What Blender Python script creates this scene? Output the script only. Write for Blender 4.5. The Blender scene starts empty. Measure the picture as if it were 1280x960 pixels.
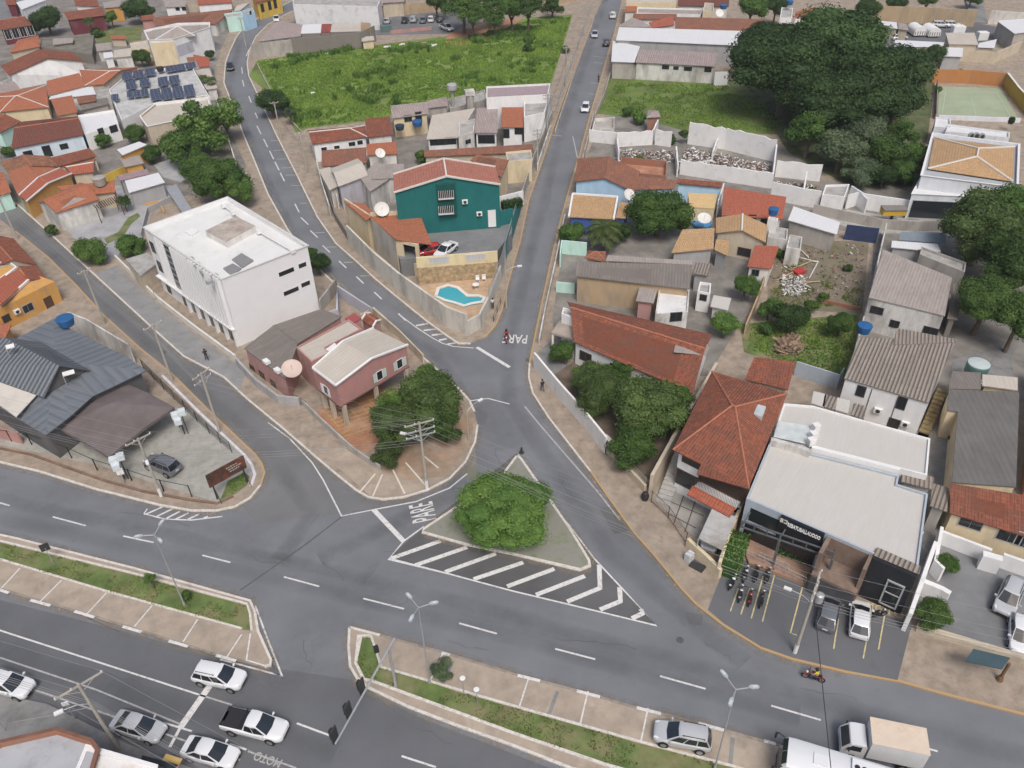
import bpy, bmesh, math, random
from mathutils import Vector, Matrix
random.seed(7)
S = bpy.context.scene
COL = S.collection
rad = math.radians
# ------------------------------------------------------------------ camera
FPX, CAMH = 1020.0, 61.0
_d = Vector((35, 1300, FPX)).normalized(); _up = -_d
_fw = Vector((0, 0, 1)); _Y = (_fw - _up * _fw.dot(_up)).normalized(); _X = _Y.cross(_up)
R3 = Matrix((_X, _Y, _up))
CAMP = Vector((0, 0, CAMH))
def ray(px, py): return R3 @ Vector((px - 640, py - 480, FPX))
def G(px, py, z=0.0):
    w = ray(px, py); t = (z - CAMH) / w.z
    return Vector((w.x * t, w.y * t, z))
def pxm(px, py, z=0.0):
    p = G(px, py, z); q = R3.transposed() @ (p - CAMP)
    return FPX / q.z
cd = bpy.data.cameras.new('camera'); cam = bpy.data.objects.new('camera', cd); COL.objects.link(cam)
ax, ay, az = R3.col[0], R3.col[1], R3.col[2]
m = Matrix.Identity(4)
for i in range(3):
    m[i][0] = ax[i]; m[i][1] = -ay[i]; m[i][2] = -az[i]; m[i][3] = CAMP[i]
cam.matrix_world = m
cd.sensor_fit = 'HORIZONTAL'; cd.angle = 2 * math.atan(640 / FPX); cd.clip_end = 4000; cd.clip_start = .5
S.camera = cam
# ------------------------------------------------------------------ light
w = bpy.data.worlds.new('World'); S.world = w; w.use_nodes = True
nt = w.node_tree; bg = nt.nodes['Background']
sky = nt.nodes.new('ShaderNodeTexSky'); sky.sky_type = 'NISHITA'; sky.sun_disc = False
SUN_EL, SUN_ROT = rad(56), rad(168)
sky.sun_elevation = SUN_EL; sky.sun_rotation = SUN_ROT
sky.air_density = 1.0; sky.dust_density = 6.0; sky.ozone_density = 1.0
nt.links.new(sky.outputs[0], bg.inputs[0]); bg.inputs[1].default_value = 0.108
ld = bpy.data.lights.new('sun', 'SUN'); ld.energy = 1.5; ld.angle = rad(20); ld.color = (1, 1, .995)
lo = bpy.data.objects.new('sun', ld); COL.objects.link(lo)
sd = Vector((math.sin(SUN_ROT) * math.cos(SUN_EL), math.cos(SUN_ROT) * math.cos(SUN_EL), math.sin(SUN_EL)))
lo.rotation_euler = sd.to_track_quat('Z', 'Y').to_euler(); lo.location = (0, 60, 120)
S.view_settings.view_transform = 'Standard'; S.view_settings.look = 'None'
S.view_settings.exposure = 0.3; S.view_settings.gamma = 1
S.render.engine = 'CYCLES'
# ------------------------------------------------------------------ materials
MATS = {}
def _lnk(nt, a, b): nt.links.new(a, b)
def _mix(nt, fac, a, b, typ='MIX'):
    n = nt.nodes.new('ShaderNodeMix'); n.data_type = 'RGBA'; n.blend_type = typ
    for s, val in ((0, fac), (6, a), (7, b)):
        if hasattr(val, 'node'): nt.links.new(val, n.inputs[s])
        elif s == 0: n.inputs[0].default_value = val
        else: n.inputs[s].default_value = (*val, 1)
    return n.outputs[2]
def _noise(nt, vec, scale, detail=5, rough=.55):
    n = nt.nodes.new('ShaderNodeTexNoise'); n.inputs['Scale'].default_value = scale
    n.inputs['Detail'].default_value = detail; n.inputs['Roughness'].default_value = rough
    nt.links.new(vec, n.inputs['Vector']); return n.outputs[0]
def _ramp(nt, fac, a, b):
    n = nt.nodes.new('ShaderNodeMapRange'); n.inputs[1].default_value = a; n.inputs[2].default_value = b
    nt.links.new(fac, n.inputs[0]); return n.outputs[0]
def _math(nt, op, a, b):
    n = nt.nodes.new('ShaderNodeMath'); n.operation = op
    for i, v in enumerate((a, b)):
        if hasattr(v, 'node'): nt.links.new(v, n.inputs[i])
        else: n.inputs[i].default_value = v
    return n.outputs[0]
def base(name):
    mt = bpy.data.materials.new(name); mt.use_nodes = True
    nt = mt.node_tree; b = nt.nodes['Principled BSDF']; return mt, nt, b
def dk(c, k): return tuple(max(0, min(1, x * k)) for x in c)
def mat(name, col, rough=.85, var=.12, scale=1.5, stain=None, bump=0., spec=.3, metal=0., coords='pos', stretch=None):
    """plain surface with mottling and optional stains ((colour), amount, scale)"""
    if name in MATS: return MATS[name]
    mt, nt, b = base(name)
    if coords == 'pos': vec = nt.nodes.new('ShaderNodeNewGeometry').outputs['Position']
    else: vec = nt.nodes.new('ShaderNodeTexCoord').outputs['Object']
    if stretch:
        mp = nt.nodes.new('ShaderNodeMapping'); mp.inputs['Scale'].default_value = stretch
        _lnk(nt, vec, mp.inputs[0]); vec2 = mp.outputs[0]
    else: vec2 = vec
    c = col
    if var > 0:
        f = _ramp(nt, _noise(nt, vec2, scale, 6, .65), .3, .7)
        c = _mix(nt, f, dk(col, 1 - var), dk(col, 1 + var))
    if stain:
        sc, amt, ssc = stain
        f2 = _ramp(nt, _noise(nt, vec2, ssc, 7, .7), .62 - .25 * amt, .80 - .1 * amt)
        f2 = _math(nt, 'MULTIPLY', f2, min(1, amt + .25))
        c = _mix(nt, f2, c, sc)
    if hasattr(c, 'node'): _lnk(nt, c, b.inputs['Base Color'])
    else: b.inputs['Base Color'].default_value = (*c, 1)
    b.inputs['Roughness'].default_value = rough; b.inputs['Metallic'].default_value = metal
    b.inputs['Specular IOR Level'].default_value = spec
    if bump:
        bp = nt.nodes.new('ShaderNodeBump'); bp.inputs['Strength'].default_value = bump; bp.inputs['Distance'].default_value = .05
        _lnk(nt, _noise(nt, vec, scale * 8, 4), bp.inputs['Height']); _lnk(nt, bp.outputs[0], b.inputs['Normal'])
    MATS[name] = mt; return mt
def tile(name, c1, c2, dirt=(.09, .07, .06), amt=.4, cw=.30, rh=.42):
    """clay tiles: channels run down the slope (uv in metres: u along eave, v down slope)"""
    if name in MATS: return MATS[name]
    mt, nt, b = base(name)
    uv = nt.nodes.new('ShaderNodeTexCoord').outputs['UV']
    pos = nt.nodes.new('ShaderNodeNewGeometry').outputs['Position']
    br = nt.nodes.new('ShaderNodeTexBrick'); _lnk(nt, uv, br.inputs['Vector'])
    br.offset = 0.; br.inputs['Scale'].default_value = 1
    br.inputs['Color1'].default_value = (*c1, 1); br.inputs['Color2'].default_value = (*c2, 1)
    br.inputs['Mortar'].default_value = (*dk(c1, .42), 1); br.inputs['Mortar Size'].default_value = .035
    br.inputs['Mortar Smooth'].default_value = .6; br.inputs['Bias'].default_value = 0
    br.inputs['Brick Width'].default_value = cw; br.inputs['Row Height'].default_value = rh
    f = _ramp(nt, _noise(nt, pos, .45, 8, .75), .40, .66); f = _math(nt, 'MULTIPLY', f, min(1, amt * 1.35))
    c = _mix(nt, f, br.outputs[0], dirt)
    f3 = _ramp(nt, _noise(nt, pos, 2.2, 5, .7), .35, .7)
    c = _mix(nt, _math(nt, 'MULTIPLY', f3, .45), c, dk(c2, 1.25))
    f5 = _math(nt, 'MULTIPLY', _ramp(nt, _noise(nt, pos, 1.1, 8, .8), .60, .68), amt * 1.2); c = _mix(nt, f5, c, dk(dirt, .45))
    _lnk(nt, c, b.inputs['Base Color']); b.inputs['Roughness'].default_value = .9
    b.inputs['Specular IOR Level'].default_value = .2
    sx = nt.nodes.new('ShaderNodeSeparateXYZ'); _lnk(nt, uv, sx.inputs[0])
    s = _math(nt, 'SINE', _math(nt, 'MULTIPLY', sx.outputs[0], 2 * math.pi / cw), 0)
    t = _math(nt, 'FRACT', _math(nt, 'DIVIDE', sx.outputs[1], rh), 0)
    hgt = _math(nt, 'ADD', _math(nt, 'MULTIPLY', s, .5), _math(nt, 'MULTIPLY', t, .5))
    bp = nt.nodes.new('ShaderNodeBump'); bp.inputs['Strength'].default_value = .9; bp.inputs['Distance'].default_value = .06
    _lnk(nt, hgt, bp.inputs['Height']); _lnk(nt, bp.outputs[0], b.inputs['Normal'])
    MATS[name] = mt; return mt
def sheet(name, col, col2=None, pitch=.35, amt=.35, dirt=None, joint=1.6, rough=.8, depth=.05, metal=0., rib=1.):
    """corrugated sheet roof, ribs down the slope, lapped rows, blotchy weathering"""
    if name in MATS: return MATS[name]
    mt, nt, b = base(name); col2 = col2 or dk(col, .8); dirt = dirt or dk(col, .45)
    uv = nt.nodes.new('ShaderNodeTexCoord').outputs['UV']
    pos = nt.nodes.new('ShaderNodeNewGeometry').outputs['Position']
    br = nt.nodes.new('ShaderNodeTexBrick'); _lnk(nt, uv, br.inputs['Vector']); br.offset = 0
    br.inputs['Scale'].default_value = 1; br.inputs['Color1'].default_value = (*col, 1); br.inputs['Color2'].default_value = (*col2, 1)
    br.inputs['Mortar'].default_value = (*dk(col, 1 - .4 * rib), 1); br.inputs['Mortar Size'].default_value = .02
    br.inputs['Brick Width'].default_value = 1.05; br.inputs['Row Height'].default_value = joint
    sx = nt.nodes.new('ShaderNodeSeparateXYZ'); _lnk(nt, uv, sx.inputs[0])
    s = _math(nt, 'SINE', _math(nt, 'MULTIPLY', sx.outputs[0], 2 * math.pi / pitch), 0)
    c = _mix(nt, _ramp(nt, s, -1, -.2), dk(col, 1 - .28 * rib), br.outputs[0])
    mp = nt.nodes.new('ShaderNodeMapping'); mp.inputs['Scale'].default_value = (1.6, .35, 1); _lnk(nt, uv, mp.inputs[0])
    f = _math(nt, 'MULTIPLY', _ramp(nt, _noise(nt, mp.outputs[0], 1.1, 6, .7), .38, .72), amt)
    c = _mix(nt, f, c, dirt)
    f = _math(nt, 'MULTIPLY', _ramp(nt, _noise(nt, pos, .3, 5, .6), .45, .8), amt)
    c = _mix(nt, f, c, dk(dirt, 1.25))
    _lnk(nt, c, b.inputs['Base Color']); b.inputs['Roughness'].default_value = rough; b.inputs['Metallic'].default_value = metal
    b.inputs['Specular IOR Level'].default_value = .25
    bp = nt.nodes.new('ShaderNodeBump'); bp.inputs['Strength'].default_value = .8 * rib; bp.inputs['Distance'].default_value = depth
    _lnk(nt, s, bp.inputs['Height']); _lnk(nt, bp.outputs[0], b.inputs['Normal'])
    MATS[name] = mt; return mt
def asphalt(name, col, patch=.35, crack=.5):
    mt, nt, b = base(name)
    pos = nt.nodes.new('ShaderNodeNewGeometry').outputs['Position']
    f = _ramp(nt, _noise(nt, pos, .12, 6, .6), .35, .68)
    c = _mix(nt, f, dk(col, 1 - patch * .5), dk(col, 1 + patch * .45))
    f = _ramp(nt, _noise(nt, pos, 14, 3, .8), .3, .75)
    c = _mix(nt, _math(nt, 'MULTIPLY', f, .3), c, dk(col, 1.5))
    f = _math(nt, 'MULTIPLY', _ramp(nt, _noise(nt, pos, .7, 6, .7), .60, .78), .5)
    c = _mix(nt, f, c, dk(col, .62))
    wv = nt.nodes.new('ShaderNodeTexVoronoi'); wv.feature = 'DISTANCE_TO_EDGE'; wv.inputs['Scale'].default_value = .16
    nz = nt.nodes.new('ShaderNodeTexNoise'); nz.inputs['Scale'].default_value = .9; _lnk(nt, pos, nz.inputs['Vector'])
    vm = nt.nodes.new('ShaderNodeVectorMath'); vm.operation = 'MULTIPLY_ADD'
    _lnk(nt, nz.outputs[1], vm.inputs[0]); vm.inputs[1].default_value = (2.5, 2.5, 0); _lnk(nt, pos, vm.inputs[2])
    _lnk(nt, vm.outputs[0], wv.inputs['Vector'])
    cr = _math(nt, 'MULTIPLY', _ramp(nt, wv.outputs[0], .006, .002), crack * .7)
    f4 = _ramp(nt, _noise(nt, pos, .06, 3), .56, .64)
    c = _mix(nt, _math(nt, 'MULTIPLY', cr, f4), c, dk(col, .45))
    _lnk(nt, c, b.inputs['Base Color']); b.inputs['Roughness'].default_value = .88
    b.inputs['Specular IOR Level'].default_value = .25
    bp = nt.nodes.new('ShaderNodeBump'); bp.inputs['Strength'].default_value = .25; bp.inputs['Distance'].default_value = .02
    _lnk(nt, _noise(nt, pos, 30, 2), bp.inputs['Height']); _lnk(nt, bp.outputs[0], b.inputs['Normal'])
    MATS[name] = mt; return mt
def paintmat(name, col, under, wear=.45):
    """worn road paint: the surface below shows through where it has flaked"""
    mt, nt, b = base(name)
    pos = nt.nodes.new('ShaderNodeNewGeometry').outputs['Position']
    f = _ramp(nt, _noise(nt, pos, 3.2, 8, .75), .62 - wear * .35, .72)
    f = _math(nt, 'MULTIPLY', f, .85)
    c = _mix(nt, f, col, under)
    _lnk(nt, c, b.inputs['Base Color']); b.inputs['Roughness'].default_value = .75
    MATS[name] = mt; return mt
def decal(name, col, amt, scale=.5, thr=(.35, .7)):
    """a stain lying on a surface: ragged, fading to nothing at both sides of its strip"""
    mt, nt, b = base(name); pos = nt.nodes.new('ShaderNodeNewGeometry').outputs['Position']; uv = nt.nodes.new('ShaderNodeTexCoord').outputs['UV']
    sx = nt.nodes.new('ShaderNodeSeparateXYZ'); _lnk(nt, uv, sx.inputs[0]); u = sx.outputs[0]
    e = _math(nt, 'MULTIPLY', _math(nt, 'MULTIPLY', u, _math(nt, 'SUBTRACT', 1., u)), 4.)
    f = _math(nt, 'MULTIPLY', _ramp(nt, _noise(nt, pos, scale, 8, .7), *thr), _math(nt, 'MULTIPLY', e, amt))
    b.inputs['Base Color'].default_value = (*col, 1); b.inputs['Roughness'].default_value = .9; _lnk(nt, f, b.inputs['Alpha']); MATS[name] = mt; return mt
def leafmat(name, c1, c2, trans=.25):
    mt, nt, b = base(name)
    at = nt.nodes.new('ShaderNodeAttribute'); at.attribute_name = 'var'
    oi = nt.nodes.new('ShaderNodeObjectInfo')
    c = _mix(nt, at.outputs['Fac'], c1, c2)
    hs = nt.nodes.new('ShaderNodeHueSaturation'); _lnk(nt, c, hs.inputs['Color'])
    _lnk(nt, _ramp(nt, oi.outputs['Random'], -.6, 1.6), hs.inputs['Value']); 
    v = nt.nodes.new('ShaderNodeMapRange'); v.inputs[3].default_value = .72; v.inputs[4].default_value = 1.25
    _lnk(nt, oi.outputs['Random'], v.inputs[0]); _lnk(nt, v.outputs[0], hs.inputs['Value'])
    _lnk(nt, hs.outputs[0], b.inputs['Base Color']); b.inputs['Roughness'].default_value = .6
    b.inputs['Specular IOR Level'].default_value = .25
    out = nt.nodes['Material Output']
    tr = nt.nodes.new('ShaderNodeBsdfTranslucent'); _lnk(nt, hs.outputs[0], tr.inputs[0])
    ms = nt.nodes.new('ShaderNodeMixShader'); ms.inputs[0].default_value = trans
    _lnk(nt, b.outputs[0], ms.inputs[1]); _lnk(nt, tr.outputs[0], ms.inputs[2]); _lnk(nt, ms.outputs[0], out.inputs[0])
    MATS[name] = mt; return mt
def gloss(name, col, rough=.25, coat=.6, metal=0., spec=.5):
    if name in MATS: return MATS[name]
    mt, nt, b = base(name); b.inputs['Base Color'].default_value = (*col, 1)
    b.inputs['Roughness'].default_value = rough; b.inputs['Coat Weight'].default_value = coat
    b.inputs['Coat Roughness'].default_value = .08; b.inputs['Metallic'].default_value = metal
    b.inputs['Specular IOR Level'].default_value = spec
    MATS[name] = mt; return mt
# ------------------------------------------------------------------ mesh collecting
ORIG = {}
class MB:
    def __init__(s): s.v = []; s.f = []; s.uv = []; s.mi = []; s.var = []
    def face(s, pts, m=0, uv=None, var=0.):
        i = len(s.v); s.v += [tuple(p) for p in pts]; s.f.append(tuple(range(i, i + len(pts))))
        s.uv.append(uv or [(0, 0)] * len(pts)); s.mi.append(m); s.var.append(var)
    def slope(s, pts, m=0, thick=.1, m2=None, ref=None):
        """roof plane: uv = metres along the eave / down the slope"""
        pts = [Vector(p) for p in pts]
        n = Vector((0, 0, 0))
        for i in range(len(pts)):
            a, b = pts[i], pts[(i + 1) % len(pts)]
            n += Vector(((a.y - b.y) * (a.z + b.z), (a.z - b.z) * (a.x + b.x), (a.x - b.x) * (a.y + b.y)))
        if n.z < 0: pts.reverse(); n = -n
        n.normalize()
        d = Vector((n.x, n.y, 0))
        if d.length < .02 or ref is not None:
            e = ref if ref is not None else (pts[1] - pts[0])
            d = Vector((-e.y, e.x, 0))
        d.normalize(); dn = (d - n * d.dot(n)).normalized(); u = dn.cross(n)
        s.face(pts, m, [(p.dot(u), p.dot(dn)) for p in pts])
        if thick:
            m2 = m if m2 is None else m2; lo = [p - Vector((0, 0, thick)) for p in pts]
            s.face(list(reversed(lo)), m2)
            for i in range(len(pts)):
                j = (i + 1) % len(pts); s.face([pts[i], lo[i], lo[j], pts[j]], m2)
    def prism(s, poly, z0, z1, m=0, mtop=None, bottom=True):
        poly = [Vector((p[0], p[1], 0)) for p in poly]
        ar = sum(poly[i].x * poly[(i + 1) % len(poly)].y - poly[(i + 1) % len(poly)].x * poly[i].y for i in range(len(poly)))
        if ar < 0: poly.reverse()
        t = [Vector((p.x, p.y, z1)) for p in poly]; b = [Vector((p.x, p.y, z0)) for p in poly]
        s.face(t, m if mtop is None else mtop, [(p.x, p.y) for p in t])
        if bottom: s.face(list(reversed(b)), m)
        L = 0
        for i in range(len(poly)):
            j = (i + 1) % len(poly); l = (poly[j] - poly[i]).length
            s.face([b[i], b[j], t[j], t[i]], m, [(L, z0), (L + l, z0), (L + l, z1), (L, z1)]); L += l
    def obox(s, o, ux, uy, uz, m=0):
        """box from corner o spanned by three vectors"""
        o = Vector(o); ux = Vector(ux); uy = Vector(uy); uz = Vector(uz)
        if ux.cross(uy).dot(uz) < 0: ux, uy = uy, ux
        P = [o, o + ux, o + ux + uy, o + uy]; Q = [p + uz for p in P]
        s.face(P[::-1], m); s.face(Q, m)
        for i in range(4):
            j = (i + 1) % 4; s.face([P[i], P[j], Q[j], Q[i]], m)
    def box(s, c, d, rz=0., m=0):
        a = Vector((math.cos(rz), math.sin(rz), 0)); b = Vector((-a.y, a.x, 0)); c = Vector(c)
        s.obox(c - a * d[0] / 2 - b * d[1] / 2 - Vector((0, 0, d[2] / 2)), a * d[0], b * d[1], (0, 0, d[2]), m)
    def tube(s, p, q, r, r2=None, n=8, m=0, cap=True):
        p = Vector(p); q = Vector(q); r2 = r if r2 is None else r2; d = (q - p).normalized()
        a = d.orthogonal().normalized(); b = d.cross(a)
        A = [p + (a * math.cos(k * 2 * math.pi / n) + b * math.sin(k * 2 * math.pi / n)) * r for k in range(n)]
        B = [q + (a * math.cos(k * 2 * math.pi / n) + b * math.sin(k * 2 * math.pi / n)) * r2 for k in range(n)]
        for k in range(n):
            j = (k + 1) % n; s.face([A[k], A[j], B[j], B[k]], m)
        if cap: s.face(A[::-1], m); s.face(B, m)
    def path(s, pts, r, n=6, m=0):
        for a, b in zip(pts[:-1], pts[1:]): s.tube(a, b, r, n=n, m=m, cap=False)
    def lathe(s, c, prof, n=16, m=0):
        c = Vector(c); rings = [[c + Vector((r * math.cos(k * 2 * math.pi / n), r * math.sin(k * 2 * math.pi / n), z)) for k in range(n)] for r, z in prof]
        for A, B in zip(rings[:-1], rings[1:]):
            for k in range(n):
                j = (k + 1) % n; s.face([A[k], A[j], B[j], B[k]], m)
        s.face(rings[0][::-1], m); s.face(rings[-1], m)
    def strip(s, pts, w, z=None, m=0, side=0):
        """flat ribbon along pts (Vectors); side 0 centred, +1 to the left, -1 to the right"""
        n = len(pts); L = []; Rr = []
        for i in range(n):
            a = pts[max(0, i - 1)]; b = pts[min(n - 1, i + 1)]; d = Vector((b.x - a.x, b.y - a.y, 0)).normalized()
            k = Vector((-d.y, d.x, 0))
            if 0 < i < n - 1:
                d1 = Vector((pts[i].x - a.x, pts[i].y - a.y, 0)).normalized(); k = k / max(.5, abs(k.dot(Vector((-d1.y, d1.x, 0)))))
            l, r = {0: (.5, -.5), 1: (1, 0), -1: (0, -1)}[side]
            L.append(pts[i] + k * w * l); Rr.append(pts[i] + k * w * r)
        if z is not None:
            for p in L + Rr: p.z = z
        d_ = 0.
        for i in range(n - 1):
            e_ = d_ + (pts[i + 1] - pts[i]).length; s.face([Rr[i], Rr[i + 1], L[i + 1], L[i]], m, [(0, d_), (0, e_), (1, e_), (1, d_)]); d_ = e_
        return L, Rr
    def rstrip(s, pts, w, z0, z1, m=0, side=0):
        """raised ribbon (kerb or low wall)"""
        T = MB(); L, Rr = T.strip(pts, w, z1, 0, side); n = len(pts)
        dn = Vector((0, 0, z0 - z1))
        for i in range(n - 1):
            s.face([Rr[i], Rr[i + 1], L[i + 1], L[i]], m)
            s.face([Rr[i] + dn, Rr[i + 1] + dn, Rr[i + 1], Rr[i]], m); s.face([L[i + 1] + dn, L[i] + dn, L[i], L[i + 1]], m)
        s.face([L[0] + dn, Rr[0] + dn, Rr[0], L[0]], m); s.face([Rr[-1] + dn, L[-1] + dn, L[-1], Rr[-1]], m)
    def build(s, name, mats, parent=None, smooth=None, origin=None, merge=False):
        if not isinstance(mats, (list, tuple)): mats = [mats]
        me = bpy.data.meshes.new(name); wo = ORIG.get(parent.name, Vector((0, 0, 0))) if parent else None
        if wo is None: wo = Vector(origin) if origin is not None else Vector((0, 0, 0))
        me.from_pydata([(a - wo.x, b - wo.y, c - wo.z) for a, b, c in s.v], [], s.f)
        uvl = me.uv_layers.new(name='UVMap'); k = 0; flat = []
        for u in s.uv:
            for t in u: flat += [t[0], t[1]]
        uvl.data.foreach_set('uv', flat)
        for mm in mats: me.materials.append(mm)
        me.polygons.foreach_set('material_index', s.mi)
        if any(s.var):
            at = me.attributes.new('var', 'FLOAT', 'FACE'); at.data.foreach_set('value', s.var)
        if merge or smooth is not None:
            bm = bmesh.new(); bm.from_mesh(me); bmesh.ops.remove_doubles(bm, verts=bm.verts, dist=.0004)
            bm.to_mesh(me); bm.free()
        if smooth is not None:
            me.polygons.foreach_set('use_smooth', [True] * len(me.polygons)); me.set_sharp_from_angle(angle=rad(smooth))
        me.update()
        o = bpy.data.objects.new(name, me); COL.objects.link(o)
        if parent: o.parent = parent; ORIG[o.name] = wo; KIDS.setdefault(parent.name, []).append(o)
        else: o.location = wo; ORIG[o.name] = wo
        return o
def tag(o, label=None, cat=None, group=None, kind=None):
    if label: o['label'] = label
    if cat: o['category'] = cat
    if group: o['group'] = group
    if kind: o['kind'] = kind
    return o
def thing(name, label, cat, loc=(0, 0, 0), rz=0., group=None):
    o = bpy.data.objects.new(name, None); COL.objects.link(o); o.location = loc; o.rotation_euler = (0, 0, rz)
    o.empty_display_size = .3
    ORIG[o.name] = Vector(loc); return tag(o, label, cat, group)
def proto(name, label, cat, group=None):
    o = thing(name, label, cat, (0, 0, 0), 0, group); return o
KIDS = {}
def kids(o): return KIDS.get(o.name, [])
def copy_tree(o, parent=None):
    c = o.copy(); COL.objects.link(c)
    if parent is not None: c.parent = parent; KIDS.setdefault(parent.name, []).append(c)
    ORIG[c.name] = ORIG.get(o.name, Vector((0, 0, 0)))
    for ch in kids(o): copy_tree(ch, c)
    return c
def struct(name, mb, mats, **k):
    o = mb.build(name, mats, **k); o['kind'] = 'structure'; return o
def PX(pts, z=0.): return [G(p[0], p[1], z) for p in pts]
def textmesh(txt, size=1., depth=0., bold=0.):
    cu = bpy.data.curves.new('t', 'FONT'); cu.body = txt; cu.size = size; cu.align_x = 'CENTER'; cu.align_y = 'CENTER'
    cu.extrude = depth; cu.offset = bold; cu.resolution_u = 3
    o = bpy.data.objects.new('t', cu); COL.objects.link(o)
    dg = bpy.context.evaluated_depsgraph_get(); me = bpy.data.meshes.new_from_object(o.evaluated_get(dg))
    V = [v.co.copy() for v in me.vertices]; F = [tuple(p.vertices) for p in me.polygons]
    bpy.data.objects.remove(o); bpy.data.curves.remove(cu); bpy.data.meshes.remove(me)
    return V, F
def addtext(mb, txt, o, ux, uy, un=None, size=1., depth=0., bold=0., m=0):
    V, F = textmesh(txt, size, depth, bold); un = un or Vector((0, 0, 1))
    W = [Vector(o) + ux * v.x + uy * v.y + un * v.z for v in V]
    for f in F: mb.face([W[i] for i in f], m)
# ================================================================== GROUND, ROADS, BLOCKS
ASPH = asphalt('asphalt', (.153, .160, .172), .32); ASPH2 = asphalt('asphalt_dark', (.114, .118, .126), .3)
ASPH3 = asphalt('asphalt_side', (.147, .149, .152), .34)
SOIL = mat('soil', (.25, .19, .14), var=.3, scale=.4, stain=((.13, .10, .07), .5, .8), bump=.3)
WALK = mat('pavement', (.325, .268, .212), var=.16, scale=.35, stain=((.19, .155, .12), .75, .8), bump=.15)
WALK2 = mat('pavement_pale', (.36, .30, .238), var=.14, scale=.4, stain=((.24, .20, .165), .7, .6), bump=.15)
CONC = mat('concrete', (.36, .35, .33), var=.18, scale=.5, stain=((.18, .175, .16), .6, .7), bump=.1)
CONCD = mat('concrete_dark', (.21, .21, .205), var=.2, scale=.4, stain=((.11, .11, .10), .6, .6), bump=.1)
YARD = mat('yard_grey', (.175, .18, .185), var=.16, scale=.35, stain=((.26, .26, .25), .4, .5))
LAWN = mat('lawn_soil', (.105, .15, .045), var=.35, scale=.5, stain=((.25, .20, .12), .7, .35), bump=.4)
RED = mat('red_earth', (.33, .17, .10), var=.25, scale=.6, stain=((.42, .33, .25), .5, .5))
WPAINT = paintmat('white_paint', (.62, .61, .59), (.16, .16, .165), .35)
WPAINT2 = paintmat('faded_paint', (.46, .45, .43), (.14, .14, .145), .7)
YPAINT = paintmat('yellow_paint', (.58, .50, .26), (.13, .13, .13), .5)
KERB = paintmat('kerb_white', (.62, .59, .54), (.30, .26, .22), .55)
KERBO = paintmat('kerb_orange', (.43, .27, .11), (.33, .28, .22), .7)
g = MB(); g.prism([(-600, -60), (600, -60), (600, 900), (-600, 900)], -1.2, -.06)
struct('ground', g, mat('town_soil', (.22, .205, .185), var=.3, scale=.05, stain=((.10, .12, .05), .6, .03)))
def road(name, pts, z, mt): g = MB(); g.face(PX(pts, z)); struct(name, g, mt)
road('avenue', [(-60, 560), (240, 545), (560, 590), (880, 690), (1400, 870), (1400, 1010), (-60, 1010)], 0, ASPH)
road('left_street', [(-70, 170), (40, 250), (300, 460), (560, 625), (320, 655), (180, 470), (40, 330), (-70, 270)], .008, ASPH3)
road('curved_street', [(640, 520), (560, 480), (330, 260), (262, 100), (300, 20), (400, -60), (470, -60), (330, 60), (330, 110), (440, 300), (560, 405), (660, 440)], .004, ASPH)
road('hill_street', [(600, 620), (585, 470), (610, 400), (690, 120), (770, -60), (810, -60), (740, 180), (680, 400), (690, 500), (900, 770), (760, 760)], .002, ASPH)
road('lower_carriageway', [(-60, 735), (140, 785), (290, 826), (440, 850), (520, 895), (700, 965), (700, 1010), (-60, 1010)], .004, ASPH2)
B1 = [(-60, 566), (0, 578), (50, 590), (120, 612), (200, 632), (240, 639), (270, 639), (294, 634), (313, 623), (326, 607), (331, 592), (327, 580), (318, 568), (300, 551), (260, 513), (215, 468), (175, 436), (130, 395), (95, 357), (60, 322), (20, 290), (-60, 228)]
B2 = [(-60, 188), (0, 238), (22, 256), (60, 290), (100, 327), (150, 373), (200, 419), (230, 446), (280, 472), (310, 500), (355, 537), (395, 572), (420, 593), (445, 613), (460, 622), (480, 625), (505, 622), (535, 613), (562, 599), (582, 578), (594, 553), (597, 532), (593, 515), (587, 502), (575, 488), (545, 462), (518, 438), (497, 420), (461, 391), (421, 358), (385, 323), (360, 288), (335, 243), (320, 206), (305, 170), (290, 130), (280, 104), (282, 79), (288, 63), (296, 46), (307, 32), (327, 21), (347, 11), (385, -10), (440, -60), (-60, -60)]
B3 = [(588, 430), (573, 430), (558, 420), (532, 401), (495, 371), (470, 350), (445, 327), (420, 305), (397, 272), (370, 217), (347, 172), (332, 140), (318, 110), (311, 95), (309, 79), (312, 63), (320, 46), (335, 31), (360, 17), (410, -5), (480, -60), (772, -60), (752, 0), (740, 30), (727, 63), (710, 108), (695, 150), (689, 169), (672, 219), (661, 251), (650, 303), (635, 355), (627, 390), (619, 408), (606, 423)]
B4 = [(792, -60), (778, 0), (768, 42), (760, 67), (750, 103), (741, 133), (734, 158), (725, 192), (715, 225), (701, 275), (687, 335), (672, 405), (662, 455), (661, 472), (666, 492), (686, 523), (738, 590), (760, 622), (792, 666), (817, 694), (852, 737), (870, 756), (905, 783), (951, 811), (991, 825), (1058, 841), (1122, 852), (1179, 868), (1280, 894), (1420, 924), (1420, -60)]
M1 = [(-60, 657), (17, 673), (167, 711), (313, 752), (319, 766), (323, 790), (339, 826), (338, 832), (331, 834), (270, 819), (117, 771), (0, 737), (-60, 720)]
M2 = [(437, 785), (475, 795), (552, 816), (647, 845), (720, 864), (796, 886), (874, 905), (955, 928), (1120, 970), (1200, 1010), (900, 1010), (714, 961), (640, 932), (570, 907), (510, 884), (460, 860), (447, 849), (438, 834), (436, 810)]
ISL = [(646, 571), (651, 574), (711, 660), (736, 701), (737, 708), (725, 713), (640, 693), (582, 681), (528, 666), (530, 662), (575, 632), (622, 603)]
BT = .14
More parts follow.
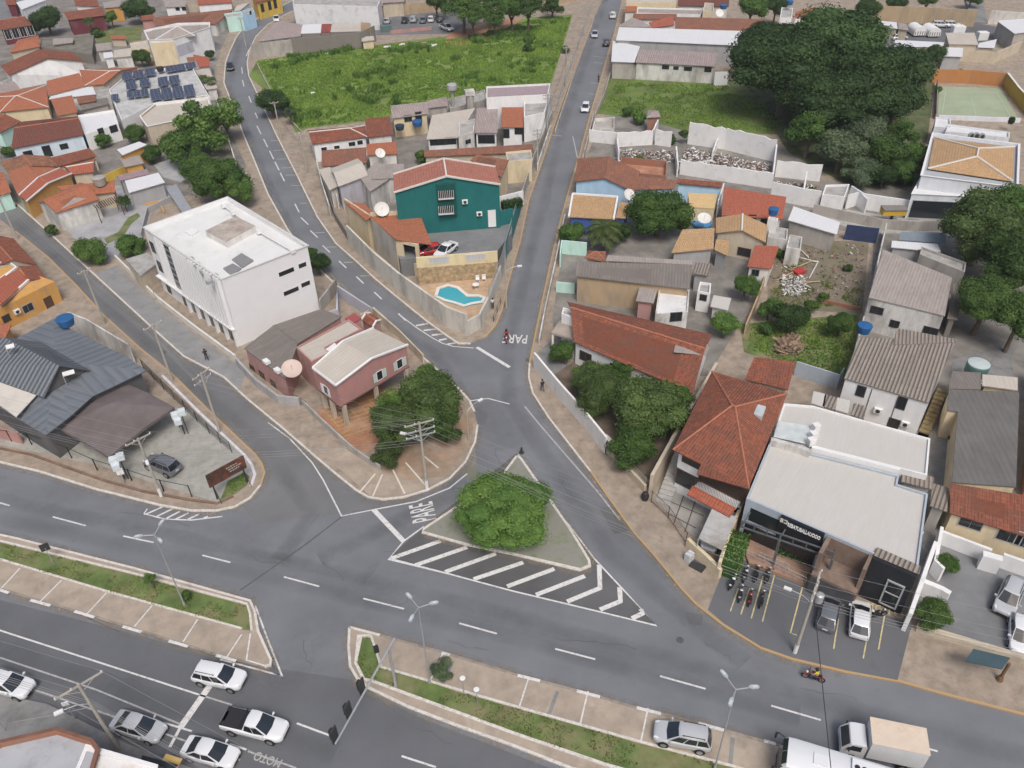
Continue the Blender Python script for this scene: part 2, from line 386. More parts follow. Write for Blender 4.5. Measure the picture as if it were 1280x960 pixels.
for nm, pts, mt in (('pavement_block', B1, WALK), ('pavement_block', B2, WALK), ('pavement_block', B3, WALK), ('pavement_block', B4, WALK), ('median', M1, WALK2), ('median', M2, WALK2), ('traffic_island', ISL, mat('island_concrete', (.255, .25, .22), var=.25, scale=.5, stain=((.13, .15, .075), .75, .5), bump=.15))):
    g = MB(); g.prism(PX(pts, 0), -.3, BT, 0, bottom=False); struct(nm, g, mt)
def kerb(pts, mt, w=.22, closed=False, side=0, z1=BT + .02, name='kerb'):
    P = PX(pts, 0);
    if closed: P.append(P[0].copy())
    g = MB(); g.rstrip(P, w, -.1, z1, 0, side); struct(name, g, mt)
kerb(B1[:10], KERB); kerb(B1[9:21], KERBO, .24); kerb([(x - 12, y + 2) for x, y in B1[9:16]], mat('kerb_lilac', (.60, .58, .60), stain=((.35, .3, .28), .5, 2.)), .3)
kerb(B2[:22], KERB); kerb(B2[22:44], KERB, .25)
kerb(B3[:20], KERB); kerb(B3[21:], KERBO); kerb(B4[:13], KERBO); kerb(B4[12:17], KERB); kerb(B4[16:], KERBO)
KERBP = mat('kerb_plain', (.27, .235, .195), .9, .25, 1.5, ((.12, .11, .10), .5, 1.))
kerb(M1[:9], KERB); kerb(M1[8:], KERBP); kerb(M2[:2], KERB); kerb(M2[1:9], KERBP); kerb(M2[10:] + [M2[0]], KERB); kerb(ISL, KERB, .25, closed=True)
# gutter apron beside the right-hand pavement
g = MB(); g.strip(PX([(656, 508), (674, 530), (705, 566), (745, 612), (775, 650)], .016), .18); struct('gutter_line', g, WPAINT2)
# ---- things painted on the roads
def marks(name, runs, z=.02, mt=None, w=.13):
    g = MB()
    for r in runs:
        ww = w
        if isinstance(r[0], (int, float)): ww, r = r[0], r[1]
        z += .0006; g.strip(PX(r, z), ww)
    return struct(name, g, mt or WPAINT)
marks('lane_marking', [[(66, 646), (107, 657)], [(154, 670), (192, 678)], [(253, 694), (288, 703)], [(355, 721), (399, 733)], [(454, 748), (505, 761)], [(574, 779), (621, 792)], [(694, 811), (744, 824)], [(825, 845), (882, 861)], [(964, 882), (1026, 900)], [(1105, 921), (1172, 939)], [(-30, 620), (12, 632)],
    [(371, 904), (414, 920)], [(502, 945), (545, 959)], [(287, 930), (308, 937)], [(200, 902), (240, 914)]], w=.16)
marks('lane_line', [[(-40, 774), (0, 788), (124, 828), (248, 868)], [(404, 600), (427, 645), (467, 637), (520, 627), (562, 610), (584, 592)], [(335, 528), (362, 548), (390, 578), (404, 600)],
    [(500, 394), (520, 409), (540, 422), (553, 429), (567, 433), (592, 435)], [(587, 501), (610, 498), (637, 505)], [(319, 757), (335, 800), (353, 846), (338, 841), (275, 824)]], w=.15)
marks('faded_line', [[(248, 868), (290, 881)], [(0, 822), (120, 862), (225, 905)], [(-30, 838), (60, 868), (200, 915), (300, 950)], [(310, 939), (370, 960)]], mt=WPAINT2, w=.14)
marks('stop_line', [(.55, [(263, 856), (225, 910)]), (.25, [(225, 910), (212, 934)]), (.45, [(596, 434), (637, 459)]), (.5, [(467, 637), (505, 677)])])
R_ = [(x / 4 + 320, y / 4 + 160) for x, y in ((15, 10), (48, 75), (78, 135), (105, 190), (132, 245), (205, 400), (243, 465), (290, 530), (352, 605), (433, 682), (520, 760), (610, 838), (730, 945))]
runs = []
for i, (x, y) in enumerate(R_):
    k = (1.0 if i > 5 else .55); dx, dy = (4.6 * k, 4.4 * k) if i > 5 else (2.6, 5.2)
    runs.append([(x - dx, y - dy), (x + dx, y + dy)])
runs += [[(322, 148), (319, 141)], [(314, 128), (311, 120)], [(305, 108), (303, 100)], [(303, 92), (302, 84)], [(308, 70), (311, 62)]]
marks('centre_dash', runs, w=.2)
t = []
for x, y in ((338, 176), (342, 188), (346, 199), (352, 210), (357, 219), (364, 232), (375, 254), (393, 291), (408, 309), (430, 328), (450, 345)):
    t.append([(x, y), (x + 13, y - .5)])
t += [[(731, 132), (741, 133.5)], [(736, 117), (744, 118.5)], [(739, 103), (749, 104.5)], [(742, 78), (754, 79)], [(741, 70), (755, 72)], [(690, 169), (703, 170)], [(716, 170), (722, 198)]]
marks('bay_marking', t, mt=WPAINT2, w=.2)
marks('hatch_marking', [[(x / 4 + 280, y / 4 + 380) for x, y in p] for p in ([(960, 108), (1020, 97)], [(998, 132), (1062, 125)], [(1038, 156), (1097, 149)], [(1075, 181), (1115, 174)], [(1118, 201), (1157, 194)])], w=.35)
c1 = [(180, 642.5), (207, 649), (240, 650), (278, 645.5)]
marks('hatch_marking', [(.16, c1), (.14, [(180, 642), (184, 636)])] + [(.22, p) for p in ([(182, 643), (204, 633)], [(196, 645.5), (215.5, 636)], [(208, 648), (225, 639)], [(219.5, 649), (236, 641)], [(234, 649.5), (249, 642.5)], [(254, 648), (260, 645.5)])])
g = MB(); g.face(PX([(485, 698), (530, 659), (646, 566), (700, 640), (742, 697), (822, 782), (640, 738)], .012)); struct('hatched_area', g, asphalt('asphalt_hatch', (.10, .10, .102), .5))
marks('hatch_outline', [(.16, [(530, 658), (505, 676), (486, 698.5), (560, 717), (640, 738.5), (730, 760), (821, 782), (780, 738), (742.6, 698), (715, 661), (694, 636), (648, 568)])], z=.024)
marks('chevron_marking', [(.45, p) for p in ([(489, 698), (551, 676)], [(519, 706.5), (584, 684)], [(556, 715), (620, 692)], [(592, 724), (654, 703)], [(634, 733), (693, 711)], [(670, 743.5), (731, 720)], [(709, 752), (750, 735), (749, 706)], [(750, 762), (775.6, 751.5), (774.5, 734)], [(790, 773), (803.5, 766.5), (801, 761.5)])], z=.022)
def roadtext(txt, c, dx, size, asp, mt, z=.022):
    """c = centre pixel, dx = second pixel in the reading direction"""
    p = G(*c, z); q = G(*dx, z); ux = (q - p).normalized(); uy = Vector((-ux.y, ux.x, 0)); g = MB()
    addtext(g, txt, p, ux, uy * asp, size=size, bold=.012); struct('road_lettering', g, mt)
roadtext('PARE', (644, 423), (600, 421.5), 1.45, 1.9, WPAINT)
roadtext('PARE', (530, 640), (527, 628), 1.15, 3.0, WPAINT)
roadtext('MOTO', (335, 949), (296, 936), .78, 1.25, WPAINT2)
g = MB(); g.strip(PX([(427, 646), (380, 682), (300, 738)], .014), .16); g.strip(PX([(40, 742), (150, 790)], .0135), .1); struct('road_seam', g, mat('seam', (.09, .09, .09), .9, .2))
g = MB()
for i, q in enumerate(([(748, 634), (780, 634), (792, 662), (768, 668)], [(856, 765), (880, 768), (876, 782), (862, 780)]  )): g.face(PX(q, .013 + i * .0005))
struct('asphalt_patch', g, asphalt('asphalt_patch', (.118, .12, .124), .5))
DUST = decal('road_dust', (.30, .25, .19), .85, .8, (.42, .68)); OIL = decal('tyre_wear', (.095, .098, .103), .36, .14, (.3, .8)); SCUF = decal('pale_wear', (.20, .20, .20), .3, .16, (.4, .8))
def stains(name, runs, mt, w, z):
    g = MB()
    for r in runs: z += .0004; g.strip(PX(r, z), w)
    struct(name, g, mt)
stains('road_dust', [B1[:15], B2[2:22], B2[22:43], B3[:20] + [B3[-1]], B3[25:], B4[2:26], M1[:12], M2[:9], M2[10:] + [M2[0]], ISL + [ISL[0]]], DUST, 1.5, .0262)
stains('tyre_wear', [[(-60, 612), (200, 668), (440, 722), (640, 772), (860, 832), (1100, 898), (1300, 950)], [(-60, 634), (200, 690), (440, 744), (640, 795), (860, 856), (1000, 895)], [(-40, 800), (130, 856), (300, 906), (420, 940)], [(-40, 860), (130, 900), (300, 948)], [(760, -10), (700, 170), (655, 350), (634, 440), (636, 500), (760, 690), (930, 830)], [(300, 50), (285, 110), (330, 220), (370, 300), (440, 380), (540, 440), (600, 520), (560, 620), (400, 700)], [(20, 275), (120, 370), (230, 470), (330, 560), (390, 640), (350, 700)]], OIL, 2.2, .0125)
stains('pale_wear', [[(-60, 600), (200, 652), (440, 700), (470, 712)], [(400, 640), (540, 690), (380, 800), (340, 860)], [(660, 480), (720, 590), (850, 760), (1000, 850)], [(500, 380), (590, 470), (640, 560)], [(270, 826), (345, 850), (440, 852), (520, 896)]], SCUF, 4.5, .0095)
random.seed(12); g = MB(); zc = .0245
for (x, y), n_, dx, dy in (((300, 690), 9, 9, 3), ((520, 740), 8, -8, 4), ((480, 690), 7, 10, 2), ((700, 800), 9, 11, 3), ((880, 800), 6, 6, 5), ((380, 800), 8, 3, 7), ((150, 640), 9, 12, 3), ((620, 560), 6, 3, 8), ((700, 590), 6, 4, 7), ((440, 640), 7, 8, -3), ((100, 830), 9, 11, 3), ((520, 910), 8, 10, 4), ((1000, 860), 8, 11, 3), ((630, 480), 5, 2, 6), ((690, 230), 7, -3, 8), ((340, 240), 6, 3, 7), ((470, 390), 6, 6, 5), ((90, 345), 6, 6, 6), ((250, 500), 6, 7, 5), ((560, 800), 7, 9, 3), ((400, 700), 6, 7, 6)):
    p_ = [(x, y)]
    for k in range(n_): p_.append((p_[-1][0] + dx * (.5 + random.random()) * .7 + random.uniform(-4, 4), p_[-1][1] + dy * (.5 + random.random()) * .7 + random.uniform(-3, 3)))
    zc += .0002; g.strip(PX(p_, zc), random.uniform(.02, .05))
for x, y in ((850, 800), (660, 450), (205, 440)):
    c_ = G(x, y, zc + .001); g.face([c_ + Vector((.33 * math.cos(a * .52), .33 * math.sin(a * .52), 0)) for a in range(12)])
struct('road_cracks', g, mat('crack', (.085, .086, .09), .95, .3, 3.))
# ---- surfaces laid on the blocks
_sz = [BT + .006]
def surf(name, pts, mt, z=None):
    _sz[0] += .001; g = MB(); g.face(PX(pts, _sz[0])); return struct(name, g, mt)
YRD = mat('yard_mix', (.215, .20, .18), var=.3, scale=.25, stain=((.11, .105, .095), .6, .35), bump=.1)
surf('house_yards', [(-60, 180), (-60, 20), (60, -20), (250, 8), (295, 20), (276, 62), (268, 90), (276, 130), (292, 172), (308, 208), (300, 240), (240, 245), (130, 240), (30, 255), (0, 232)], YRD)
surf('house_yards', [(395, 182), (480, 148), (560, 126), (688, 104), (690, 150), (668, 215), (648, 262), (500, 275), (430, 250)], YRD)
surf('house_yards', [(702, 320), (735, 190), (770, 120), (1000, 190), (1030, 245), (1010, 300), (965, 330), (925, 405), (885, 470), (812, 470), (700, 440), (690, 400)], YRD)
surf('house_yards', [(1000, 225), (1140, 232), (1150, 290), (1290, 290), (1290, 680), (1190, 640), (1130, 560), (1050, 500), (1060, 480), (1088, 372), (1092, 300), (1010, 275)], YRD)
surf('alley', [(1010, 268), (1060, 262), (1140, 275), (1290, 282), (1290, 300), (1130, 292), (1095, 292), (1060, 284)], CONC)
g1 = [(-60, 667), (0, 678), (160, 717), (308, 757), (312, 768), (314, 788), (303, 787), (133, 740), (0, 700), (-60, 684)]
g2a = [(451, 797), (464, 797), (477, 835), (500, 842), (535, 852), (570, 864), (640, 884), (725, 908), (799, 929), (913, 959), (1000, 985), (860, 985), (757, 956), (640, 916), (570, 890), (464, 852), (456, 849), (446, 829)]
surf('median_grass', g1, LAWN); surf('median_grass', g2a, LAWN)
kerb([(-60, 684), (0, 700), (133, 740), (303, 787)], KERB, .2, z1=BT + .06); kerb([(-60, 666), (0, 677), (160, 716), (309, 756), (313, 768), (315, 789)], KERB, .2, z1=BT + .06)
kerb([(464, 796), (477, 835), (535, 852), (640, 883), (725, 907), (799, 928), (913, 958), (1000, 984)], KERB, .2, z1=BT + .06)
kerb([(464, 796), (450, 796), (445, 830), (455, 850), (464, 852), (570, 891), (640, 917), (757, 957), (860, 986)], KERB, .25, z1=BT + .06)
bays1 = [[(25, 710), (0, 737)], [(77, 725), (50, 752)], [(133, 741), (108, 768)], [(190, 757), (168, 783)], [(247, 774), (229, 802)], [(302, 793), (283, 822)], [(313, 792), (308, 825), (334, 833)]]
bays2 = [[(554, 816), (537.5, 851)], [(661, 846.5), (649, 884)], [(735, 864), (725, 906)], [(810, 885), (801, 927)], [(888, 908), (878, 945)]]
marks('bay_marking', bays1 + bays2, z=BT + .022)
marks('bay_edge_marking', [[(-5, 736), (11, 741)], [(38, 750), (63, 757)], [(93, 764), (118, 771.5)], [(153, 783), (177, 790)], [(211, 801), (235, 808)], [(270, 819), (295, 826)], [(552, 816), (562, 818.5)], [(647, 844), (675, 851)], [(721, 863.5), (750, 871)], [(796, 884.5), (826, 892)], [(873, 904), (906, 913)], [(955, 926), (970, 930)]], z=BT + .034, w=.27)
marks('drain_strip', [[(697, 864), (686, 893)], [(916, 922), (913, 955)], [(566, 826), (553, 855)]], z=BT + .016, w=.3, mt=CONCD)
surf('drive_apron', [(120, 341), (150, 372), (200, 418), (230, 445), (280, 471), (300, 490), (306, 468), (296, 456), (242, 416), (199, 382), (146, 332)], mat('apron_grey', (.235, .235, .235), var=.15, scale=.4, stain=((.15, .15, .15), .5, .6)))
surf('back_lawn', [(118, 38), (178, 32), (176, 50), (122, 54)], LAWN)
surf('parking_lot', [(0, 545), (60, 500), (140, 500), (240, 512), (305, 566), (318, 590), (300, 615), (272, 628), (200, 606), (125, 582), (0, 556)], mat('lot_concrete', (.33, .325, .29), var=.16, scale=.4, stain=((.21, .205, .19), .6, .9)))
surf('verge', [(285, 601), (306, 590), (312, 596), (309, 606), (295, 617), (275, 625)], LAWN)
surf('tip_soil', [(470, 560), (520, 500), (583, 505), (592, 535), (585, 560), (560, 590), (510, 610), (480, 590)], mat('tip_earth', (.30, .23, .165), var=.25, scale=.6, stain=((.36, .17, .10), .5, .35)))
surf('tip_pavement', [(395, 560), (430, 560), (480, 590), (510, 600), (555, 596), (530, 611), (500, 620), (462, 619)], WALK2)
marks('bay_marking', [[(469, 592), (449, 616)], [(478, 593), (466, 620)], [(491, 587), (506, 617)], [(507, 578), (535, 610)], [(530, 570), (548, 585)]], z=BT + .07, mt=mat('bay_kerb', (.6, .55, .47)), w=.18)
surf('pink_yard', [(396, 512), (470, 480), (520, 500), (470, 560), (455, 565), (430, 552), (400, 528)], RED)
surf('pool_deck', [(517, 358), (619, 345), (612, 380), (598, 398), (585, 398), (545, 380), (523, 366)], mat('deck_tile', (.45, .32, .21), var=.18, scale=1.))
surf('field_earth', [(311, 95), (322, 75), (345, 72), (470, 56), (560, 45), (660, 22), (716, 18), (700, 70), (688, 108), (600, 118), (560, 124), (490, 145), (455, 152), (385, 160), (370, 166), (350, 130)], mat('field_soil', (.13, .20, .04), var=.4, scale=.12, stain=((.22, .20, .09), .6, .2), bump=.5))
surf('bare_earth', [(560, 42), (640, 22), (655, 24), (600, 52), (575, 58), (555, 55)], RED)
surf('car_park', [(345, 32), (430, 12), (560, 8), (620, 14), (560, 42), (470, 44), (360, 44)], ASPH3)
surf('lot_earth', [(762, 92), (905, 104), (960, 130), (985, 150), (972, 168), (860, 165), (800, 148), (745, 142)], mat('lot_soil', (.10, .15, .035), var=.4, scale=.15, stain=((.22, .17, .10), .5, .35)))
surf('grove_earth', [(905, 100), (1170, 90), (1160, 170), (1140, 232), (1060, 232), (985, 190), (960, 150)], mat('grove_soil', (.09, .11, .045), var=.4, scale=.3, stain=((.22, .18, .13), .5, .5)))
surf('garden_earth', [(925, 405), (1075, 392), (1062, 475), (1040, 480), (985, 458), (930, 440)], LAWN)
surf('rubble_earth', [(958, 322), (992, 300), (1086, 302), (1078, 392), (960, 385)], mat('rubble_soil', (.205, .165, .125), var=.4, scale=.6, stain=((.085, .11, .045), .75, .3)))
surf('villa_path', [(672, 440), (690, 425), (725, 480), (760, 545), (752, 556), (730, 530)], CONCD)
surf('villa_soil', [(690, 470), (735, 440), (850, 500), (835, 560), (812, 600), (760, 560), (730, 510)], mat('dark_garden_soil', (.14, .11, .085), var=.3, scale=.8))  # garden soil in one dark brown with random mottling
surf('shop_forecourt', [(908, 703), (930, 700), (1010, 735), (1140, 780), (1122, 850), (1058, 838), (991, 822), (951, 808), (905, 779), (885, 762)], ASPH2)
marks('bay_marking', [[(923, 735), (913, 764)], [(937, 735), (926, 768)], [(954, 720), (939, 773)], [(968, 719), (953, 777)], [(1003, 734), (988, 791), (996, 794)], [(1057, 738), (1053, 752)], [(1048, 773), (1042, 811)], [(1084, 796), (1079, 823)], [(1107, 762), (1098, 812)]], z=BT + .07, mt=YPAINT, w=.12)
roadtext('MOTO', (1105, 763), (1125, 769), 1.1, 1., YPAINT, BT + .085)
surf('house_forecourt', [(815, 622), (842, 580), (925, 615), (905, 690), (868, 672)], mat('forecourt_tile', (.30, .285, .26), var=.15, scale=.6))
marks('paving_joint', [[(858, 610), (842, 655)], [(872, 618), (856, 665)], [(838, 627), (880, 645)], [(832, 640), (870, 660)]], z=BT + .07, mt=mat('joint', (.07, .06, .055)), w=.1)
surf('gated_yard', [(1168, 665), (1290, 700), (1400, 740), (1400, 860), (1145, 788)], YARD)
surf('court', [(1174, 108), (1250, 110), (1274, 150), (1172, 148)], mat('court_green', (.30, .36, .24), var=.14, scale=.2, stain=((.36, .35, .27), .5, .3)))
marks('court_line', [[(1182, 114), (1246, 116), (1262, 144), (1178, 142), (1182, 114)], [(1212, 115), (1220, 143)]], z=BT + .085, mt=mat('court_paint', (.5, .52, .48)), w=.08)
surf('service_yard', [(1100, 28), (1215, 28), (1250, 34), (1240, 60), (1110, 60)], ASPH2)
surf('terrace_yard', [(60, 262), (130, 232), (215, 232), (222, 250), (190, 265), (178, 300), (130, 330), (95, 300)], mat('terrace_grey', (.33, .33, .34), var=.2, scale=.3, stain=((.2, .2, .19), .5, .4)))
surf('pale_slab', [(192, 206), (225, 194), (256, 191), (258, 206), (226, 228), (205, 222)], mat('slab_pale', (.36, .36, .37), var=.15, scale=.4, stain=((.2, .2, .2), .5, .5)))
surf('garden_strip', [(130, 298), (148, 290), (160, 272), (172, 266), (176, 270), (164, 280), (155, 295), (134, 305)], LAWN)
surf('plaza', [(-60, 0), (40, -10), (20, 22), (0, 30), (-60, 60)], YARD)
surf('tank_yard', [(1190, 450), (1262, 430), (1270, 488), (1188, 487)], CONCD)
surf('side_alley', [(1160, 590), (1190, 480), (1205, 490), (1192, 610), (1187, 660), (1150, 760), (1145, 770)], CONCD)
surf('corner_parapet_walk', [(-60, 855), (60, 880), (160, 930), (240, 960), (240, 1010), (-60, 1010)], CONCD, .1)
# ================================================================== VEHICLES
GLASS = gloss('car_glass', (.015, .02, .025), .08, .3, spec=.8)
TYRE = mat('tyre', (.018, .018, .018), .8, 0); RIM = gloss('rim', (.42, .43, .45), .35, 0, .7)
PLASTIC = mat('black_plastic', (.025, .025, .027), .55, 0); CHROME = gloss('chrome', (.5, .5, .52), .2, 0, .9)
LAMPW = gloss('lamp_lens', (.72, .74, .76), .1, .5); LAMPR = gloss('tail_lens', (.35, .02, .02), .15, .5)
PLATE = mat('plate', (.6, .6, .6), .5, 0)
PAINT = {k: gloss('paint_' + k, c, .28, .8) for k, c in {'white': (.66, .67, .68), 'silver': (.42, .43, .45), 'grey': (.13, .14, .155), 'black': (.02, .021, .024), 'red': (.42, .03, .03), 'blue': (.06, .13, .28), 'green': (.03, .10, .085), 'pinkish': (.45, .36, .37), 'steel': (.30, .34, .38)}.items()}
def car_proto(kind, L, W, H, key):
    """origin on the ground at the centre, +x = forward"""
    root = proto(key, '', '')
    tall = {'hatch': 0, 'sedan': 0, 'suv': .14, 'pickup': .2}[kind]
    h = L / 2; b = H * (.60 if kind != 'pickup' else .57); zl = .2 + tall * .6
    # lower body stations: x, width factor, low z, top z
    if kind == 'sedan': st = [(-h, .74, zl + .25, b - .12), (-h + .06, .88, zl + .1, b + .02), (-h + .3, .96, zl + .02, b + .05), (-h + .75, 1, zl, b + .04)]
    elif kind == 'pickup': st = [(-h, .86, zl + .25, b + .04), (-h + .05, .93, zl + .12, b + .06), (-h + .3, .97, zl + .05, b + .06), (-h + 1.6, 1, zl, b + .04)]
    else: st = [(-h, .76, zl + .22, b - .1), (-h + .06, .9, zl + .1, b), (-h + .3, .97, zl + .02, b + .02), (-h + .7, 1, zl, b + .02)]
    st += [(0, 1, zl, b), (h * .42, 1, zl, b - .01), (h * .6, .99, zl + .01, b - .05 + tall * .2), (h * .8, .96, zl + .03, b - .12 + tall * .35), (h * .93, .86, zl + .07, b - .2 + tall * .5), (h * .985, .72, zl + .14, b - .28 + tall * .5), (h, .58, zl + .22, b - .36 + tall * .5)]
    g = MB(); secs = []
    for x, wf, z0, z1 in st:
        w = W / 2 * wf; zm = z0 + (z1 - z0) * .55
        half = [(w * .84, z0), (w * .97, z0 + (z1 - z0) * .18), (w, zm), (w * .965, z1 - .07), (w * .88, z1), (w * .45, z1 + .025)]
        secs.append([Vector((x, y, z)) for y, z in half] + [Vector((x, -y, z)) for y, z in reversed(half)])
    n = len(secs[0])
    for A, B in zip(secs[:-1], secs[1:]):
        for i in range(n): j = (i + 1) % n; g.face([A[i], B[i], B[j], A[j]])
    g.face(secs[0]); g.face(secs[-1][::-1])
    # cabin
    if kind == 'sedan': c0, r0, r1, c1 = -h * .80, -h * .36, h * .10, h * .56
    elif kind == 'hatch': c0, r0, r1, c1 = -h * .95, -h * .68, h * .10, h * .60
    elif kind == 'suv': c0, r0, r1, c1 = -h * .96, -h * .80, h * .12, h * .54
    else: c0, r0, r1, c1 = -h * .24, -h * .14, h * .20, h * .56
    wb, wr = W / 2 * .92, W / 2 * .74
    zb = b - .02
    ring = lambda xs, w, z: [Vector((xs[0], w * .93, z)), Vector(((xs[0] + xs[1]) / 2, w, z)), Vector((xs[1], w * .93, z)), Vector((xs[1] + .10 * (1 if z < H - .3 else .6), 0, z)), Vector((xs[1], -w * .93, z)), Vector(((xs[0] + xs[1]) / 2, -w, z)), Vector((xs[0], -w * .93, z)), Vector((xs[0] - .06, 0, z))]
    B0 = ring((c0, c1), wb, zb); B1 = ring((r0, r1), wr, H - .05); B2 = ring((r0 + .12, r1 - .12), wr * .86, H)
    for A, B in ((B0, B1), (B1, B2)):
        for i in range(8): j = (i + 1) % 8; g.face([A[i], B[i], B[j], A[j]])
    g.face(B2[::-1])
    bodyo = g.build('body', [PAINT['white']], root, smooth=38)
    def pane(nm, quad, k=.86, off=.012, mt=GLASS):
        c = sum(quad, Vector()) / len(quad); nn = (quad[1] - quad[0]).cross(quad[2] - quad[0]).normalized()
        if nn.dot(c - Vector((0, 0, H * .5))) < 0: nn = -nn
        q = [c + (p - c) * k + nn * off for p in quad]; p = MB(); p.face(q)
        p.face([v - nn * .03 for v in q][::-1]); return p.build(nm, mt, root)
    def lerp(a, b, t): return a + (b - a) * t
    f = MB()
    def curved(nm, a0, a1, b0, b1, m0, m1):
        p = MB(); o = Vector((.014 * (1 if m0.x > 0 else -1), 0, .012))
        for (x0, x1, y0, y1) in ((a0, m0, b0, m1), (m0, a1, m1, b1)):
            u = [lerp(x0, y0, .06), lerp(x1, y1, .06), lerp(x1, y1, .95), lerp(x0, y0, .95)]
            cc = lerp(lerp(a0, a1, .5), lerp(b0, b1, .5), .5)
            p.face([Vector((v.x, v.y * .93, v.z)) + o for v in u])
        p.build(nm, GLASS, root)
    curved('windscreen', B0[2], B0[4], B1[2], B1[4], B0[3], B1[3])
    curved('rear_window', B0[0], B0[6], B1[0], B1[6], B0[7], B1[7])
    for s in (0, 1):
        q = [B0[0], B0[1], B0[2], B1[2], B1[1], B1[0]] if s == 0 else [B0[6], B0[5], B0[4], B1[4], B1[5], B1[6]]
        for a, bb in (((0.03, .30), (.33, .62), (.65, .95)) if kind in ('suv',) else ((.06, .48), (.52, .95))):
            def at(lo, t): # along belt or roof
                A, M_, Bq = (q[0], q[1], q[2]) if lo else (q[5], q[4], q[3])
                return lerp(A, M_, t * 2) if t < .5 else lerp(M_, Bq, t * 2 - 1)
            pts = [lerp(at(1, a), at(0, a), .1), lerp(at(1, bb), at(0, bb), .1), lerp(at(1, bb), at(0, bb), .86), lerp(at(1, a), at(0, a), .86)]
            p = MB(); o = Vector((0, .022 * (1 if s == 0 else -1), .006)); p.face([v + o for v in pts]); p.build('side_window', GLASS, root)
    wr_ = .31 + tall * .35
    for x in (-h + L * .19, h - L * .19):
        for s in (1, -1):
            y = s * (W / 2 - .09); p = MB(); p.tube((x, s * (W / 2 - .2), wr_ + .02), (x, s * (W / 2 + .004), wr_ + .02), wr_ * 1.16, n=18); ar = p; p = MB(); p.tube((x, y - .11, wr_), (x, y + .11, wr_), wr_, n=16); wo = p.build('wheel', TYRE, root, smooth=40)
            p = MB(); p.tube((x, y + s * .105, wr_), (x, y + s * .12, wr_), wr_ * .66, n=12); p.build('rim', RIM, wo); ar.build('wheel_arch', PLASTIC, wo)
    zt = b - .3 + tall * .5
    for s in (1, -1):
        p = MB(); p.obox((h - .36, s * W * .42, zt), (.30, -s * W * .10, 0), (.03, s * .03, .0), (0, 0, .13)); p.obox((h - .34, s * W * .40, zt + .10), (.28, -s * W * .09, -.02), (-.16, -s * .02, .05), (0, 0, .03)); p.build('headlight', LAMPW, root)
        p = MB(); p.obox((-h + .0, s * W * .40, b - .3), (.16, s * W * .06, 0), (.02, -s * .14, 0), (0, 0, .2)); p.build('tail_light', LAMPR, root)
        p = MB(); p.box((c1 - .32, s * (W / 2 + .08), b + .1), (.13, .2, .13)); p.box((c1 - .33, s * (W / 2 - .06), b + .05), (.06, .2, .05)); p.build('wing_mirror', PAINT['white'], root)
    p = MB(); p.box((h - .05, 0, zl + .24), (.12, W * .5, .16)); p.box((h - .10, 0, zt - .0), (.14, W * .42, .09)); p.build('grille', PLASTIC, root)
    p = MB(); p.box((-h - .005, 0, b - .28), (.03, .42, .13)); p.build('number_plate', PLATE, root)
    if kind == 'suv':
        for s in (1, -1):
            p = MB(); p.obox((r0 + .15, s * wr * .86 - .02, H + .035), (r1 - r0 - .35, 0, 0), (0, .04, 0), (0, 0, .035))
            for xx in (r0 + .2, r1 - .3): p.box((xx, s * wr * .86, H + .01), (.1, .05, .06))
            p.build('roof_rail', PLASTIC, root)
    if kind == 'pickup':
        p = MB(); x0, x1 = -h + .08, c0 - .02; p.face([(x0, -W * .40, b + .085), (x1, -W * .40, b + .085), (x1, W * .40, b + .085), (x0, W * .40, b + .085)])
        for s in (1, -1): p.obox((x0, s * W * .41 - .03, b + .05), (x1 - x0, 0, 0), (0, .06, 0), (0, 0, .07))
        p.obox((x0 - .04, -W * .42, b + .05), (.06, 0, 0), (0, W * .84, 0), (0, 0, .07)); p.build('bed_cover', PLASTIC, root)
        p = MB(); p.tube((c0 - .25, -W * .38, b + .1), (c0 - .12, -W * .36, H - .12), .035); p.tube((c0 - .25, W * .38, b + .1), (c0 - .12, W * .36, H - .12), .035); p.tube((c0 - .12, -W * .36, H - .12), (c0 - .12, W * .36, H - .12), .035); p.build('roll_bar', PLASTIC, root)
    return root
CARS = {'hatch': (4.05, 1.74, 1.50), 'sedan': (4.45, 1.78, 1.47), 'suv': (4.4, 1.84, 1.68), 'pickup': (5.3, 1.9, 1.8)}
CARP = {}
def car(kind, rear, front, colour, label, group='cars on the streets and in the yards', z=0., name=None, roofcol=None, cat=None):
    a, c = G(*rear, z + .75), G(*front, z + .75); d = c - a; mid = (a + c) / 2; mid.z = z
    if kind not in CARP: CARP[kind] = r = car_proto(kind, *CARS[kind], {'hatch': 'hatchback_car', 'sedan': 'sedan_car', 'suv': 'sport_utility_car', 'pickup': 'pickup_truck'}[kind]); r['_used'] = 0
    r = CARP[kind]
    if r['_used']: r = copy_tree(r)
    CARP[kind]['_used'] = 1
    r.location = mid; r.rotation_euler = (0, 0, math.atan2(d.y, d.x))
    if '_used' in r and r is not CARP[kind]: del r['_used']
    tag(r, label, cat or ('pickup' if kind == 'pickup' else 'car'), group)
    for o in kids(r):
        if o.name.split('.')[0] in ('body', 'wing_mirror'):
            o.material_slots[0].link = 'OBJECT'; o.material_slots[0].material = PAINT[colour]
    return r
BLK = BT + .045
car('suv', (243, 838), (306, 851), 'white', 'white sport utility car nearest the pointed tip of the left median')
car('pickup', (280, 897), (358, 915), 'white', 'white pickup with a black covered bed waiting in the lower lanes')
car('sedan', (229, 930), (297, 948), 'white', 'white sedan beside the pickup, right at the bottom edge of the photo')
car('sedan', (141, 897), (205, 917), 'silver', 'silver sedan between the white sedan and the concrete pole, lower left lanes')
car('suv', (-24, 845), (45, 864), 'white', 'white car cut off by the left edge of the lower lanes')
car('suv', (889, 926), (818, 912), 'silver', 'silver sport utility car parked in a bay of the right median', z=BLK)
